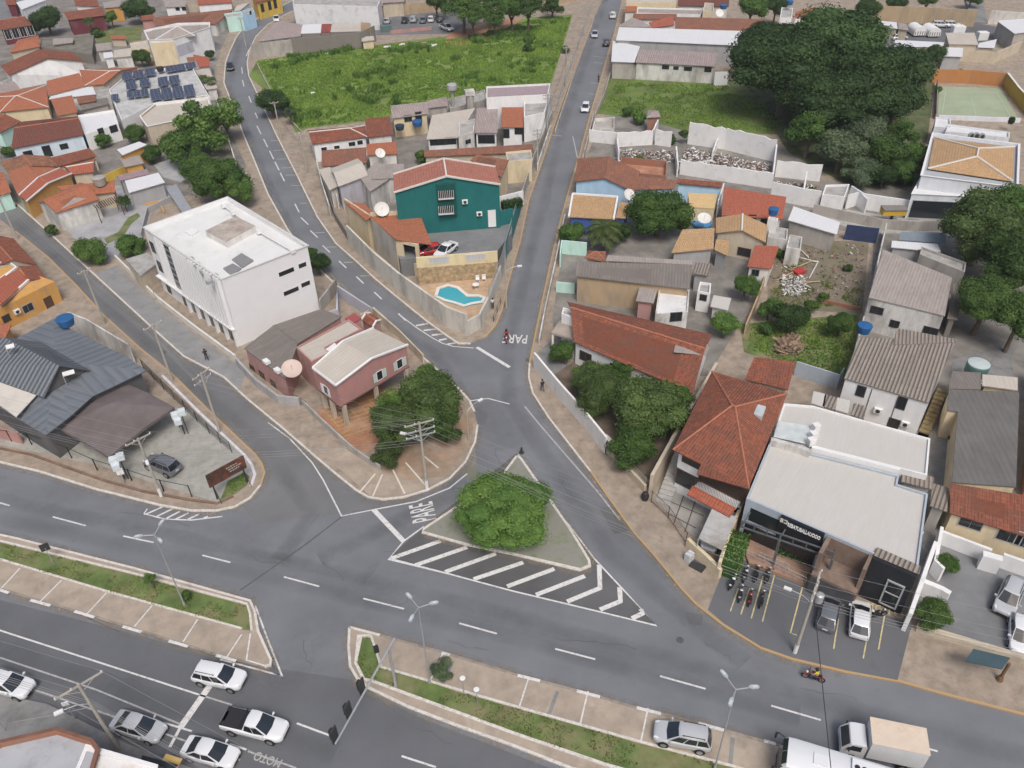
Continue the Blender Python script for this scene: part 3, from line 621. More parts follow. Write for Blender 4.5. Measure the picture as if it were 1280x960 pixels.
car('hatch', (1031, 788), (1042, 740), 'grey', 'dark grey hatchback parked in front of the black shop', z=BLK)
car('hatch', (1074, 797), (1077, 748), 'white', 'white hatchback parked in front of the black shop beside the dark grey one', z=BLK)
car('suv', (222, 588), (183, 572), 'grey', 'dark car with a pale roof parked in the corner lot by the big brown tent', z=BLK)
r_ = car('sedan', (569, 302), (545, 320), 'white', 'white sedan in the raised yard of the green house', z=3.05)
car('hatch', (548, 309), (524, 314), 'red', 'red car half under the tiled carport of the green house', z=3.05)
car('suv', (1269, 728), (1254, 764), 'silver', 'silver sport utility car inside the white-walled gated yard', z=BLK)
car('hatch', (1276, 770), (1276, 812), 'white', 'white car cut off by the right edge of the gated yard', z=BLK)
car('hatch', (900, 648), (884, 688), 'silver', 'silver car with its front sticking out from the grey canopy of the two-storey tiled house', z=BLK)
car('hatch', (287, 72), (288, 94), 'black', 'black hatchback driving on the curved street by the solar panel building')
car('hatch', (735, 124), (729, 143), 'white', 'white car coming down the hill street, nearest to the junction')
car('sedan', (745, 34), (742, 50), 'silver', 'silver car on the left side of the upper hill street')
car('hatch', (756, 60), (760, 45), 'black', 'black car beside the silver one on the upper hill street')
car('suv', (766, 25), (766, 12), 'white', 'white car farthest up the hill street')
car('sedan', (2, 243), (16, 258), 'pinkish', 'reddish silver car at the left edge of the photo on the left street')
car('sedan', (346, 17), (345, 28), 'white', 'white car in the street left of the big peeling white wall')
LOT = [((391, 26), (411, 23), 'pickup', 'green', 'dark green pickup in the row along the peeling white wall'), ((413, 28), (417, 20), 'hatch', 'white', 'white car between the dark green pickup and its white neighbour in the far car park'), ((423, 28), (426, 20), 'sedan', 'white', 'second white car to the right of the dark green pickup'), ((432, 28), (435, 20), 'hatch', 'white', 'third white car right of the green pickup, beside the dark one'),
    ((440, 28), (444, 20), 'sedan', 'grey', 'dark grey car in the middle of the row along the peeling white wall'), ((451, 28), (454, 20), 'hatch', 'white', 'white car between the dark grey and the blue car in the far car park'), ((463, 29), (466, 20), 'hatch', 'blue', 'blue car by the right end of the peeling white wall'), ((473, 29), (476, 20), 'hatch', 'steel', 'steel grey car right of the blue one in the far car park'),
    ((482, 30), (486, 20), 'hatch', 'silver', 'silver car last in the row by the white wall, left of the gap'), ((504, 29), (508, 19), 'sedan', 'black', 'black car first to the right of the gap in the far car park'), ((515, 29), (519, 18), 'suv', 'steel', 'light blue tall car between two dark cars in the far car park'), ((527, 29), (531, 19), 'sedan', 'grey', 'dark grey car between the light blue and a white car in the far car park'),
    ((537, 28), (541, 18), 'hatch', 'white', 'white car between two dark cars at the right end of the far car park'), ((548, 28), (552, 18), 'hatch', 'black', 'black car at the right end of the far car park'), ((551, 31), (566, 37), 'pickup', 'white', 'white pickup standing alone at the edge of the green field')]
for a, c, k, colr, lb in LOT: car(k, a, c, colr, lb, 'cars in the far car park', BLK)
# truck
def truck(label, rear, front):
    a, c = G(*rear, 1.), G(*front, 1.); d = c - a; mid = (a + c) / 2; mid.z = 0
    r = thing('box_truck', label, 'truck', (0, 0, 0)); wh = PAINT['white']
    g = MB(); g.obox((-2.9, -1.05, .95), (3.9, 0, 0), (0, 2.1, 0), (0, 0, 2.05)); bo = g.build('cargo_box', [mat('box_side', (.62, .63, .64), .5, .06, 1., ((.4, .38, .35), .3, 2.))], r)
    g = MB(); g.obox((-2.93, -1.08, 3.0), (3.96, 0, 0), (0, 2.16, 0), (0, 0, .05)); g.build('roof_panel', mat('box_roof', (.60, .50, .40), .6, .08, .8, ((.5, .36, .25), .4, .9), coords='obj'), bo)
    g = MB(); g.obox((-2.9, -.4, .55), (5.2, 0, 0), (0, .8, 0), (0, 0, .25)); g.build('chassis', PLASTIC, r)
    pr = [(1.1, .55), (2.75, .5), (2.85, .8), (2.8, 1.25), (2.25, 2.05), (1.9, 2.15), (1.2, 2.15), (1.1, 2.0)]; g = MB()
    A = [Vector((x, -.92, z)) for x, z in pr]; B = [Vector((x, .92, z)) for x, z in pr]
    A2 = [Vector((x * .985 + .02, -.98, z)) if z < 1.4 else Vector((x, -.86, z)) for x, z in pr]; 
    for i in range(len(pr)): j = (i + 1) % len(pr); g.face([A[i], A[j], B[j], B[i]])
    g.face(A[::-1]); g.face(B); g.build('cab', wh, r, smooth=25)
    g = MB(); g.face([Vector(p) + Vector((.02, 0, .015)) for p in ((2.75, -.82, 1.32), (2.75, .82, 1.32), (2.30, .76, 1.97), (2.30, -.76, 1.97))]); g.build('windscreen', GLASS, r)
    for s in (1, -1):
        g = MB(); g.face([(1.45, s * .935, 1.32), (2.5, s * .935, 1.32), (2.15, s * .935, 1.95), (1.45, s * .935, 1.95)]); g.build('side_window', GLASS, r)
        g = MB(); g.box((2.35, s * 1.08, 1.65), (.1, .22, .3)); g.build('wing_mirror', PLASTIC, r)
        g = MB(); g.box((2.82, s * .68, .85), (.06, .3, .16)); g.build('headlight', LAMPW, r)
        for x in (1.95, -1.7):
            g = MB(); g.tube((x, s * .7, .38), (x, s * .98, .38), .38, n=16); w_ = g.build('wheel', TYRE, r); g = MB(); g.tube((x, s * .975, .38), (x, s * .99, .38), .22, n=12); g.build('rim', RIM, w_)
    r.location = mid; r.rotation_euler = (0, 0, math.atan2(d.y, d.x))
truck('white box truck with a tan roof passing the bus', (1146, 944), (1052, 924))
def bus(label, front, back):
    a, c = G(*front, 3.), G(*back, 3.); d = (a - c).normalized(); rz = math.atan2(d.y, d.x)
    r = thing('bus', label, 'bus', (0, 0, 0)); L, W, H = 12.2, 2.55, 3.25
    g = MB(); secs = []
    for x, k, z1 in ((-L, .94, H - .2), (-L + .15, 1, H), (-.9, 1, H), (-.35, .98, H - .03), (-.05, .9, H - .35), (.05, .86, 1.4), (.08, .84, .5)):
        w_ = W / 2 * k; half = [(w_ * .97, .4), (w_, 1.0), (w_ * .99, z1 - .7), (w_ * .93, z1 - .14), (w_ * .75, z1 - .02), (0.01, z1 + .03)]
        secs.append([Vector((x, y, z)) for y, z in half] + [Vector((x, -y, z)) for y, z in reversed(half)])
    n = len(secs[0])
    for A, B in zip(secs[:-1], secs[1:]):
        for i in range(n): j = (i + 1) % n; g.face([A[i], B[i], B[j], A[j]])
    g.face(secs[0]); g.face(secs[-1][::-1]); g.build('body', PAINT['white'], r, smooth=35)
    g = MB()
    for y0, y1 in ((-1.05, -.01), (.01, 1.05)): g.face([(.10, y0, 1.25), (.10, y1, 1.25), (-.02, y1 * .97, 2.9), (-.02, y0 * .97, 2.9)]); g.face([(-.02, y0 * .97, 2.91), (-.02, y1 * .97, 2.91), (-.33, y1 * .93, 3.235), (-.33, y0 * .93, 3.235)])
    g.build('windscreen', GLASS, r)
    for s in (1, -1):
        x = -.35
        for k in range(7):
            g = MB(); o = s * (W / 2 + .012); g.face([(x, o, 1.35), (x - 1.5, o, 1.35), (x - 1.5, o * .985, 2.62), (x - .0, o * .985, 2.62)]); g.build('side_window', GLASS, r); x -= 1.62
        g = MB(); g.path([(-.1, s * 1.15, 2.9), (.35, s * 1.3, 3.0), (.5, s * 1.35, 2.75)], .05); g.box((.5, s * 1.36, 2.5), (.14, .24, .5)); g.build('wing_mirror', PLASTIC, r)
        g = MB(); g.face([(-1.9, s * (W / 2 + .008), .75), (-9, s * (W / 2 + .008), .75), (-9, s * (W / 2 + .008), 1.2), (-1.6, s * (W / 2 + .008), 1.28)]); g.build('side_stripe', PAINT['red'], r)
        for xx in (-2.4, -8.6):
            g = MB(); g.tube((xx, s * .95, .48), (xx, s * 1.285, .48), .48, n=18); w_ = g.build('wheel', TYRE, r); g = MB(); g.tube((xx, s * 1.28, .48), (xx, s * 1.295, .48), .28, n=12); g.build('rim', RIM, w_)
    g = MB(); g.box((-2.6, 0, H + .05), (.95, .85, .1)); g.build('roof_hatch', PAINT['white'], r)
    g = MB(); g.box((-6.0, 0, H + .10), (2.6, 1.7, .2)); u = g.build('air_conditioner', PAINT['white'], r)
    for dx in (-.25, .25):
        for dy in (-.22, .22):
            g = MB(); g.lathe((-5.3 + dx, dy, H + .2), [(.19, 0), (.19, .02), (.1, .025)], 14); g.build('fan', PLASTIC, u)
    r.location = (a.x, a.y, 0); r.rotation_euler = (0, 0, rz)
bus('white coach with dark side windows entering at the bottom right', (978, 938), (1180, 1001))
# motorcycles (+x forward)
def moto_proto():
    r = proto('motorcycle', '', ''); 
    for x in (-.62, .66):
        g = MB(); n = 14
        for k in range(n):
            a0, a1 = 2 * math.pi * k / n, 2 * math.pi * (k + 1) / n
            g.tube((x + .26 * math.cos(a0), 0, .31 + .26 * math.sin(a0)), (x + .26 * math.cos(a1), 0, .31 + .26 * math.sin(a1)), .055, n=6, cap=False)
        w_ = g.build('wheel', TYRE, r); g = MB(); g.tube((x, -.03, .31), (x, .03, .31), .17, n=10); g.build('rim', RIM, w_)
    g = MB(); g.path([(-.62, 0, .31), (-.1, 0, .42), (.3, 0, .62), (.48, 0, .92)], .05); g.box((.0, 0, .42), (.42, .26, .32)); g.tube((-.7, -.14, .36), (.1, -.15, .32), .05); g.build('frame', PLASTIC, r)
    g = MB(); g.path([(.48, -.07, .92), (.66, -.07, .31)], .03); g.path([(.48, .07, .92), (.66, .07, .31)], .03); g.build('fork', CHROME, r)
    g = MB(); g.lathe((.12, 0, .66), [(.05, 0), (.15, .05), (.17, .14), (.11, .22), (.03, .24)], 12); g.box((-.42, 0, .66), (.5, .2, .12)); g.box((.66, 0, .63), (.42, .12, .05)); g.build('fairing', PAINT['red'], r, smooth=40)
    g = MB(); g.box((-.28, 0, .79), (.62, .25, .1)); g.build('seat', TYRE, r)
    g = MB(); g.path([(.40, -.36, 1.0), (.48, -.12, .98), (.48, .12, .98), (.40, .36, 1.0)], .025); g.build('handlebar', PLASTIC, r)
    g = MB(); g.lathe((.58, 0, .8), [(.02, 0), (.1, .04), (.1, .14), (.03, .18)], 10); g.build('headlight', LAMPW, r)
    for s in (1, -1): g = MB(); g.path([(.44, s * .24, 1.0), (.40, s * .3, 1.16)], .012); g.box((.40, s * .31, 1.18), (.03, .12, .08)); g.build('wing_mirror', PLASTIC, r)
    return r
MP = moto_proto(); _mu = [0]
def moto(rear, front, colr, label, z=BLK, group='parked motorcycles'):
    a, c = G(*rear, z + .5), G(*front, z + .5); d = c - a; mid = (a + c) / 2; mid.z = z
    r = MP if not _mu[0] else copy_tree(MP); _mu[0] = 1
    r.location = mid; r.rotation_euler = (0, 0, math.atan2(d.y, d.x)); tag(r, label, 'motorcycle', group)
    for o in kids(r):
        if o.name.startswith('fairing'): o.material_slots[0].link = 'OBJECT'; o.material_slots[0].material = PAINT[colr]
    return r
moto((912, 734), (920, 720), 'white', 'white motorcycle closest to the hedge by the black shop')
moto((924, 750), (928, 733), 'silver', 'silver motorcycle in front, left of the red one')
moto((936, 756), (940, 737), 'red', 'red motorcycle in the shop bike bays')
moto((950, 757), (955, 740), 'black', 'black motorcycle in front, right of the red one')
moto((930, 724), (935, 710), 'silver', 'silver motorcycle in the back row nearest the hedge')
moto((944, 723), (948, 711), 'black', 'black motorcycle in the middle of the back row')
moto((958, 725), (962, 713), 'grey', 'grey motorcycle at the right end of the back row under the ramp')
moto((1029, 849), (1006, 842), 'red', 'red motorcycle ridden along the avenue by the shop', 0, 'ridden motorcycles')
moto((633, 415), (633, 429), 'red', 'red motorcycle ridden over the white road lettering', 0, 'ridden motorcycles')
moto((1092, 768), (1102, 766), 'black', 'black motorcycle on the yellow lettering beside the white hatchback')
# ================================================================== PEOPLE
SKINM = mat('skin', (.30, .17, .11), .6, 0); HAIR = mat('hair', (.02, .016, .013), .7, 0)
CLOTH = {k: mat('cloth_' + k, c, .9, .08, 6.) for k, c in {'dark': (.03, .032, .04), 'white': (.6, .6, .6), 'yellow': (.62, .50, .06), 'blue': (.08, .12, .25), 'grey': (.2, .2, .21), 'red': (.4, .05, .05), 'jeans': (.06, .09, .16)}.items()}
def person(label, px, facing, shirt, trousers, pose='walk', z=BLK, helmet=False, off=None):
    V = {'pel': (0, 0, .95), 'bel': (0, 0, 1.12), 'che': (.02, 0, 1.36), 'nek': (.02, 0, 1.5), 'hd': (.05, 0, 1.62), 'top': (.04, 0, 1.76)}
    if pose == 'walk':
        V.update(hl=(0, .10, .9), kl=(.16, .10, .5), al=(.08, .10, .08), tl=(.25, .11, .05), hr=(0, -.10, .9), kr=(.02, -.10, .49), ar=(-.28, -.1, .13), tr=(-.13, -.11, .04),
                 sl=(.0, .2, 1.42), el=(-.08, .26, 1.14), wl=(.04, .27, .9), fl=(.08, .26, .82), sr=(.0, -.2, 1.42), er=(.0, -.27, 1.13), wr=(.16, -.27, .93), fr=(.21, -.26, .87))
    elif pose == 'stand':
        V.update(hl=(0, .10, .9), kl=(.02, .11, .49), al=(-.02, .12, .08), tl=(.15, .14, .04), hr=(0, -.10, .9), kr=(.02, -.11, .49), ar=(-.02, -.12, .08), tr=(.15, -.14, .04),
                 sl=(.0, .2, 1.42), el=(-.02, .27, 1.14), wl=(.06, .27, .9), fl=(.09, .26, .82), sr=(.0, -.2, 1.42), er=(-.02, -.27, 1.14), wr=(.06, -.27, .9), fr=(.09, -.26, .82))
    else:   # seated, legs forward, hands forward
        V = {k: (x - (.06 if k == 'pel' else 0) + (.06 if c > 1.3 else 0), y, c - .43 + .32) for k, (x, y, c) in V.items()}
        V.update(hl=(.02, .12, .80), kl=(.42, .2, .74), al=(.28, .19, .34), tl=(.45, .2, .29), hr=(.02, -.12, .80), kr=(.42, -.2, .74), ar=(.28, -.19, .34), tr=(.45, -.2, .29),
                 sl=(.08, .2, 1.30), el=(.26, .32, 1.08), wl=(.55, .33, 1.08), fl=(.64, .31, 1.05), sr=(.08, -.2, 1.30), er=(.26, -.32, 1.08), wr=(.55, -.33, 1.08), fr=(.64, -.31, 1.05))
    Rr = dict(pel=.15, bel=.14, che=.155, nek=.06, hd=.105, top=.07, sl=.075, sr=.075, el=.048, er=.048, wl=.036, wr=.036, fl=.035, fr=.035, hl=.1, hr=.1, kl=.068, kr=.068, al=.05, ar=.05, tl=.045, tr=.045)
    E_ = [('pel', 'bel'), ('bel', 'che'), ('che', 'nek'), ('nek', 'hd'), ('hd', 'top'), ('che', 'sl'), ('sl', 'el'), ('el', 'wl'), ('wl', 'fl'), ('che', 'sr'), ('sr', 'er'), ('er', 'wr'), ('wr', 'fr'), ('pel', 'hl'), ('hl', 'kl'), ('kl', 'al'), ('al', 'tl'), ('pel', 'hr'), ('hr', 'kr'), ('kr', 'ar'), ('ar', 'tr')]
    ks = list(V); me = bpy.data.meshes.new('p'); me.from_pydata([V[k] for k in ks], [(ks.index(a), ks.index(b)) for a, b in E_], [])
    o = bpy.data.objects.new('p', me); COL.objects.link(o); o.modifiers.new('s', 'SKIN'); me.skin_vertices.new() if not me.skin_vertices else None
    for i, k in enumerate(ks): me.skin_vertices[0].data[i].radius = (Rr[k], Rr[k]); me.skin_vertices[0].data[i].use_root = (k == 'pel')
    ss = o.modifiers.new('u', 'SUBSURF'); ss.levels = 1
    dg = bpy.context.evaluated_depsgraph_get(); ev = bpy.data.meshes.new_from_object(o.evaluated_get(dg)); bpy.data.objects.remove(o); bpy.data.meshes.remove(me)
    for mm in (SKINM, CLOTH[shirt], CLOTH[trousers], TYRE): ev.materials.append(mm)
    wz = V['bel'][2] - .05; nz = V['nek'][2] - .02
    for p in ev.polygons:
        c = p.center; low = V['al'][2] + .02
        hand = (abs(c.y) > .2 and (Vector(V['wl']) - Vector((c.x, abs(c.y), c.z))).length < .16)
        if c.z > nz or hand: k = 0
        elif c.z > wz: k = 1
        elif c.z < low and pose != 'sit': k = 3
        elif c.z < low: k = 3
        else: k = 2
        if abs(c.y) > .22 and c.z > .8 and not hand: k = 1 if (Vector(V['sl']) - Vector((c.x, abs(c.y), c.z))).length < .22 else 0
        p.material_index = k; p.use_smooth = True
    r = thing('person', label, 'person', (0, 0, 0)); b = bpy.data.objects.new('body', ev); COL.objects.link(b); b.parent = r; KIDS.setdefault(r.name, []).append(b); ORIG[b.name] = Vector()
    hx, hy, hz = V['hd']; g = MB()
    g.lathe((hx - .01, 0, hz - .02), [(.118, .04), (.125, .10), (.105, .16), (.05, .2)], 12) if not helmet else g.lathe((hx, 0, hz - .14), [(.12, 0), (.15, .08), (.155, .2), (.12, .29), (.05, .33)], 14)
    g.build('helmet' if helmet else 'hair', PLASTIC if helmet else HAIR, r, smooth=50)
    g = MB(); g.box((hx + .105, .035, hz + .02), (.02, .025, .012)); g.box((hx + .105, -.035, hz + .02), (.02, .025, .012)); g.box((hx + .1, 0, hz - .055), (.02, .05, .012))
    if not helmet: g.build('face', HAIR, r)
    p = G(*px, z) if off is None else off; q = G(*facing, z); r.location = p; r.rotation_euler = (0, 0, math.atan2(q.y - p.y, q.x - p.x))
    return r
person('person in dark clothes walking along the grey pavement below the white office building', (259, 450), (268, 462), 'dark', 'dark')
person('person in dark clothes walking beside the long white garden wall', (678, 489), (668, 478), 'dark', 'jeans')
p_ = G(1018, 846, .5); person('person in a yellow shirt and dark helmet riding the red motorcycle on the avenue', (1018, 846), (995, 839), 'yellow', 'jeans', 'sit', 0, True, Vector((p_.x + .15, p_.y - .04, .0)))
p_ = G(633, 421, .5); person('person in red and dark helmet riding the motorcycle over the road lettering', (633, 421), (633, 435), 'red', 'dark', 'sit', 0, True, Vector((p_.x, p_.y + .15, 0)))
person('person in white and dark clothes standing at the pool corner railing by the hill street', (616, 386), (630, 400), 'white', 'dark', 'stand')
person('person in dark clothes walking up the narrow right pavement of the hill street', (748, 103), (738, 130), 'dark', 'dark')
person('person in pale clothes standing by the gate at the end of the white garden wall', (758, 567), (750, 580), 'grey', 'dark', 'stand')
# ================================================================== TREES AND PLANTS
BARK = mat('bark', (.13, .10, .075), .95, .25, 3.)
LEAF = {'dark': leafmat('leaf_dark', (.017, .043, .012), (.072, .130, .034)), 'mid': leafmat('leaf_mid', (.028, .070, .015), (.112, .195, .042)), 'light': leafmat('leaf_light', (.046, .105, .022), (.15, .245, .055)),
        'dull': leafmat('leaf_dull', (.050, .080, .042), (.140, .185, .095)), 'olive': leafmat('leaf_olive', (.036, .066, .018), (.13, .19, .055)), 'palm': leafmat('leaf_palm', (.045, .075, .018), (.13, .17, .05))}
def rnd(): return random.uniform(-1, 1)
def rdir():
    while True:
        v = Vector((rnd(), rnd(), rnd()))
        if .05 < v.length < 1: return v.normalized()
def crown_mesh(seed, nblob, nleaf, leaf, flat=.8, spread=.62, br=(.28, .46), fill=True, ragged=.25):
    random.seed(seed); g = MB(); blobs = []
    for i in range(nblob):
        d = rdir(); d.z = d.z if d.z > -.35 else -d.z
        c = d * (random.random() ** .4) * spread; c.z *= flat; blobs.append((c, random.uniform(*br), random.random()))
    def leafq(p, n, s, var):
        n = (n + rdir() * .75).normalized(); a = n.orthogonal().normalized(); b = n.cross(a); t = random.uniform(0, 6.28)
        u = a * math.cos(t) + b * math.sin(t); v = n.cross(u); l = s * random.uniform(.7, 1.4)
        g.face([p - u * l - v * l * .28, p + v * l * -.5, p + u * l, p + v * l * .5], 0, None, var)
    for i in range(nleaf):
        c, r, bv = random.choice(blobs); d = rdir()
        if d.z < -.3 and random.random() < .6: d.z = -d.z
        p = c + Vector((d.x, d.y, d.z * flat)) * r * (1 - random.random() ** 2 * .45 + random.random() ** 6 * ragged)
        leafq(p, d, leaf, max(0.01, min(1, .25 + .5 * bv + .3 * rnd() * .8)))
    if fill:
        for c, r, bv in blobs:
            rings = 5; seg = 8; rr = r * .78; P = []
            for a in range(rings + 1):
                th = math.pi * a / rings
                P.append([c + Vector((math.sin(th) * math.cos(2 * math.pi * k / seg) * rr, math.sin(th) * math.sin(2 * math.pi * k / seg) * rr, math.cos(th) * rr * flat)) * (1 + .12 * rnd()) for k in range(seg)])
            for A, B in zip(P[:-1], P[1:]):
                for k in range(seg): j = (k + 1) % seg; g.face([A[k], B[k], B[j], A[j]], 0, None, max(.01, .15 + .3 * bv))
    # sticks that show in the gaps
    return g
_cm = {}
def crown_data(key, mt):
    k = (key, mt)
    if k not in _cm:
        seed, a = {'big': (3, dict(nblob=66, nleaf=34000, leaf=.0255, br=(.17, .36), spread=.70)), 'big2': (11, dict(nblob=58, nleaf=30000, leaf=.027, br=(.16, .36), spread=.72)), 'mid': (5, dict(nblob=28, nleaf=15000, leaf=.037, br=(.24, .42))), 'mid2': (8, dict(nblob=24, nleaf=13000, leaf=.039, br=(.22, .40))),
            'loose': (21, dict(nblob=22, nleaf=7500, leaf=.043, br=(.18, .34), spread=.72, fill=False)), 'bush': (31, dict(nblob=10, nleaf=1700, leaf=.10, br=(.36, .52), spread=.5)), 'bush2': (33, dict(nblob=12, nleaf=1500, leaf=.11, br=(.3, .5), spread=.55)), 'isl': (41, dict(nblob=90, nleaf=38000, leaf=.0245, br=(.17, .32), spread=.70, flat=.75))}[key]
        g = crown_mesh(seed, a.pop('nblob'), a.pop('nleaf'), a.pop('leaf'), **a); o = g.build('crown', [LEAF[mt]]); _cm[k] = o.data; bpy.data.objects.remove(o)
    return _cm[k]
TR = random.Random(99)
def tree(cx, cy, rpx, zc, key, mt, label, group=None, name='tree', zr=1., z0=BT, cat='tree', lean=0.):
    """cx, cy = crown centre pixel, rpx = crown radius in pixels, zc = height of the crown centre"""
    c = G(cx, cy, zc); r = rpx / pxm(cx, cy, zc) * (1.14 if key != 'isl' else 1.06)
    t = thing(name, label, cat, (c.x, c.y, z0), TR.uniform(0, 6.28), group)
    o = bpy.data.objects.new('crown', crown_data(key, mt)); COL.objects.link(o); o.parent = t; KIDS.setdefault(t.name, []).append(o)
    o.location = (0, 0, zc - z0); o.scale = (r * TR.uniform(.95, 1.08), r * TR.uniform(.95, 1.08), r * zr)
    if name in ('shrub', 'hedge'): return t
    g = MB(); tr = max(.07, r * .055); top = zc - z0
    g.tube((0, 0, -.1), (.04 * r, .02 * r, top * .55), tr * 1.5, tr, 9); 
    for k in range(5):
        a = k * 1.3 + TR.random(); e = Vector((math.cos(a) * r * .5, math.sin(a) * r * .5, top + r * .25 * TR.random())); s = Vector((.04 * r, .02 * r, top * .52)); md = (s + e) / 2 + Vector((0, 0, r * .08))
        g.tube(s, md, tr * .7, tr * .45, 6); g.tube(md, e, tr * .45, tr * .15, 6)
    tk = g.build('trunk', [BARK], None, smooth=60)
    tk.parent = t; KIDS[t.name].append(tk); return t
def palm(cx, cy, rpx, zc, label, mt='palm', z0=BT, n=24, group=None):
    c = G(cx, cy, zc); r = rpx / pxm(cx, cy, zc); t = thing('palm_tree', label, 'palm tree', (c.x, c.y, z0), 0, group); g = MB(); T = zc - z0
    for k in range(n):
        a = k * 2.4; el = .95 - .95 * (k / n); d = Vector((math.cos(a), math.sin(a), 0)); side = Vector((-d.y, d.x, 0)); pts = []
        for i in range(9):
            s = i / 8; pts.append(Vector((0, 0, T)) + d * r * (s * (1 - .25 * el)) + Vector((0, 0, r * (el * s * .9 - .75 * s * s))))
        for i in range(8):
            p, q = pts[i], pts[i + 1]; ln = r * .36 * math.sin(math.pi * min(1, (i + .8) / 8.3)); 
            for w_ in (-1, 1):
                for j in range(3):
                    b = p.lerp(q, j / 3); tip = b + side * w_ * ln + (q - p).normalized() * ln * .55 - Vector((0, 0, ln * .35))
                    g.face([b, b + (q - p) * .42, tip], 0, None, .2 + .7 * random.random())
            g.tube(p, q, .03 * r * .4, n=4, cap=False)
    o = g.build('fronds', [LEAF[mt]], None); o.parent = t; KIDS.setdefault(t.name, []).append(o)
    g = MB(); g.tube((0, 0, -.1), (0.05, 0, T * .5), .2, .15, 9); g.tube((.05, 0, T * .5), (0, 0, T), .15, .12, 9); o = g.build('trunk', [BARK], None, smooth=60); o.parent = t; KIDS[t.name].append(o)
    return t
def hedge(pts, wdt, h, mt, label, z0=BT, name='hedge', cat='hedge', dens=70):
    P = PX(pts, z0); g = MB(); c = sum(P, Vector()) / len(P)
    for a, b in zip(P[:-1], P[1:]):
        L = (b - a).length; d = (b - a).normalized(); s = Vector((-d.y, d.x, 0))
        n = int(L * (wdt + 2 * h) * dens)
        for i in range(n):
            u = random.random() * L; e = random.random() * (wdt + 2 * h)
            if e < h: y, z = -wdt / 2, e
            elif e < h + wdt: y, z = e - h - wdt / 2, h
            else: y, z = wdt / 2, e - h - wdt
            p = a + d * u + s * (y + .12 * rnd()) + Vector((0, 0, z + .14 * rnd())); nn = (rdir() + Vector((0, 0, .6))).normalized(); q = nn.orthogonal().normalized() * .13; v = nn.cross(q) * .6
            g.face([p - q, p - v, p + q, p + v], 0, None, max(.01, random.random()))
        g.obox(a - s * (wdt / 2 - .1), d * L, s * (wdt - .2), (0, 0, h - .1))
    o = g.build(name, [LEAF[mt]], origin=c); return tag(o, label, cat)
QUEUE = []
# --- grass: nobody could count it
GRASS = leafmat('grass_blade', (.095, .19, .03), (.26, .38, .075), .3); GRASSD = leafmat('grass_rough', (.09, .16, .03), (.27, .29, .10), .3)
def inpoly(x, y, P):
    c = False; n = len(P)
    for i in range(n):
        a, b = P[i], P[i - 1]
        if (a.y > y) != (b.y > y) and x < (b.x - a.x) * (y - a.y) / (b.y - a.y) + a.x: c = not c
    return c
from mathutils import noise as _N
def grass(pts, label, dens, h, mt, z=BT, thr=-9., clump=.12, wd=.10):
    P = PX(pts, z); xs = [p.x for p in P]; ys = [p.y for p in P]; g = MB(); c = sum(P, Vector()) / len(P)
    A = (max(xs) - min(xs)) * (max(ys) - min(ys))
    for i in range(int(A * dens)):
        x = random.uniform(min(xs), max(xs)); y = random.uniform(min(ys), max(ys))
        if not inpoly(x, y, P): continue
        nv = _N.noise(Vector((x * clump, y * clump, 3.))); n2 = _N.noise(Vector((x * clump * 4, y * clump * 4, 9.)))
        if nv + n2 * .7 < thr: continue
        hh = h * (.7 + .9 * max(0, n2 + .2)) * random.uniform(.6, 1.3); var = max(.01, min(1, .5 + nv * .8 + n2 * .45 + .2 * rnd()))
        for k in range(3):
            a = random.uniform(0, 6.28); d = Vector((math.cos(a), math.sin(a), 0)); w_ = wd * random.uniform(.6, 1.5); tip = Vector((x, y, z)) + Vector((rnd(), rnd(), 0)) * hh * .55 + Vector((0, 0, hh))
            b = Vector((x, y, z - .02)); g.face([b - d * w_, b + d * w_, tip + d * w_ * .25, tip - d * w_ * .25], 0, None, var)
    o = g.build('grass', [mt], origin=c); return tag(o, label, 'grass', kind='stuff')
random.seed(5)
FIELD = [(322, 78), (345, 74), (470, 58), (560, 50), (600, 46), (660, 26), (714, 22), (700, 68), (686, 108), (600, 116), (560, 122), (490, 143), (455, 151), (385, 159), (372, 162), (352, 130)]
grass(FIELD, 'rank green grass covering the big empty field behind the walls', 9, .36, GRASS, thr=-.42, wd=.12)
grass([(770, 104), (905, 106), (958, 132), (978, 152), (968, 164), (862, 162), (802, 146), (752, 140)], 'patchy green grass in the vacant lot below the huge dark tree', 6, .3, GRASS, thr=-.25, wd=.12)
grass(g1, 'rough grass on the left median', 34, .12, GRASSD, thr=-.02, clump=.22, wd=.045); grass([p for p in g2a if p[1] < 961] + [], 'mown grass on the right median', 34, .11, GRASSD, thr=-.06, clump=.25, wd=.045)
grass([(940, 405), (1072, 396), (1060, 470), (1040, 476), (985, 455), (935, 436)], 'green grass in the garden between the rubble lot and the tiled house', 14, .3, GRASS, wd=.08)
grass([(285, 602), (305, 591), (311, 596), (308, 605), (295, 616), (277, 624)], 'grass in the small planted bed under the corner billboard', 40, .15, GRASS, wd=.05)
grass([(960, 330), (985, 305), (1000, 330), (1000, 360), (1040, 350), (1078, 362), (1076, 385), (965, 380)], 'weeds growing through the rubble lot', 12, .3, GRASSD, thr=-.05, wd=.07)
for x, y, r, lb in ((800, 200, 7, 'weedy bush in the left rooms of the ruin'), (838, 176, 9, 'creeper bush spilling over the small ruin wall with a doorway'), (975, 318, 9, 'weedy bush at the upper left of the rubble lot'), (1060, 335, 7, 'weedy bush by the side wall of the rubble lot'), (1030, 372, 9, 'weedy bush at the lower edge of the rubble lot'), (1016, 240, 7, 'scrub bush behind the right ruin')): QUEUE.append((x, y, r, .7, 'bush2', 'mid', lb))
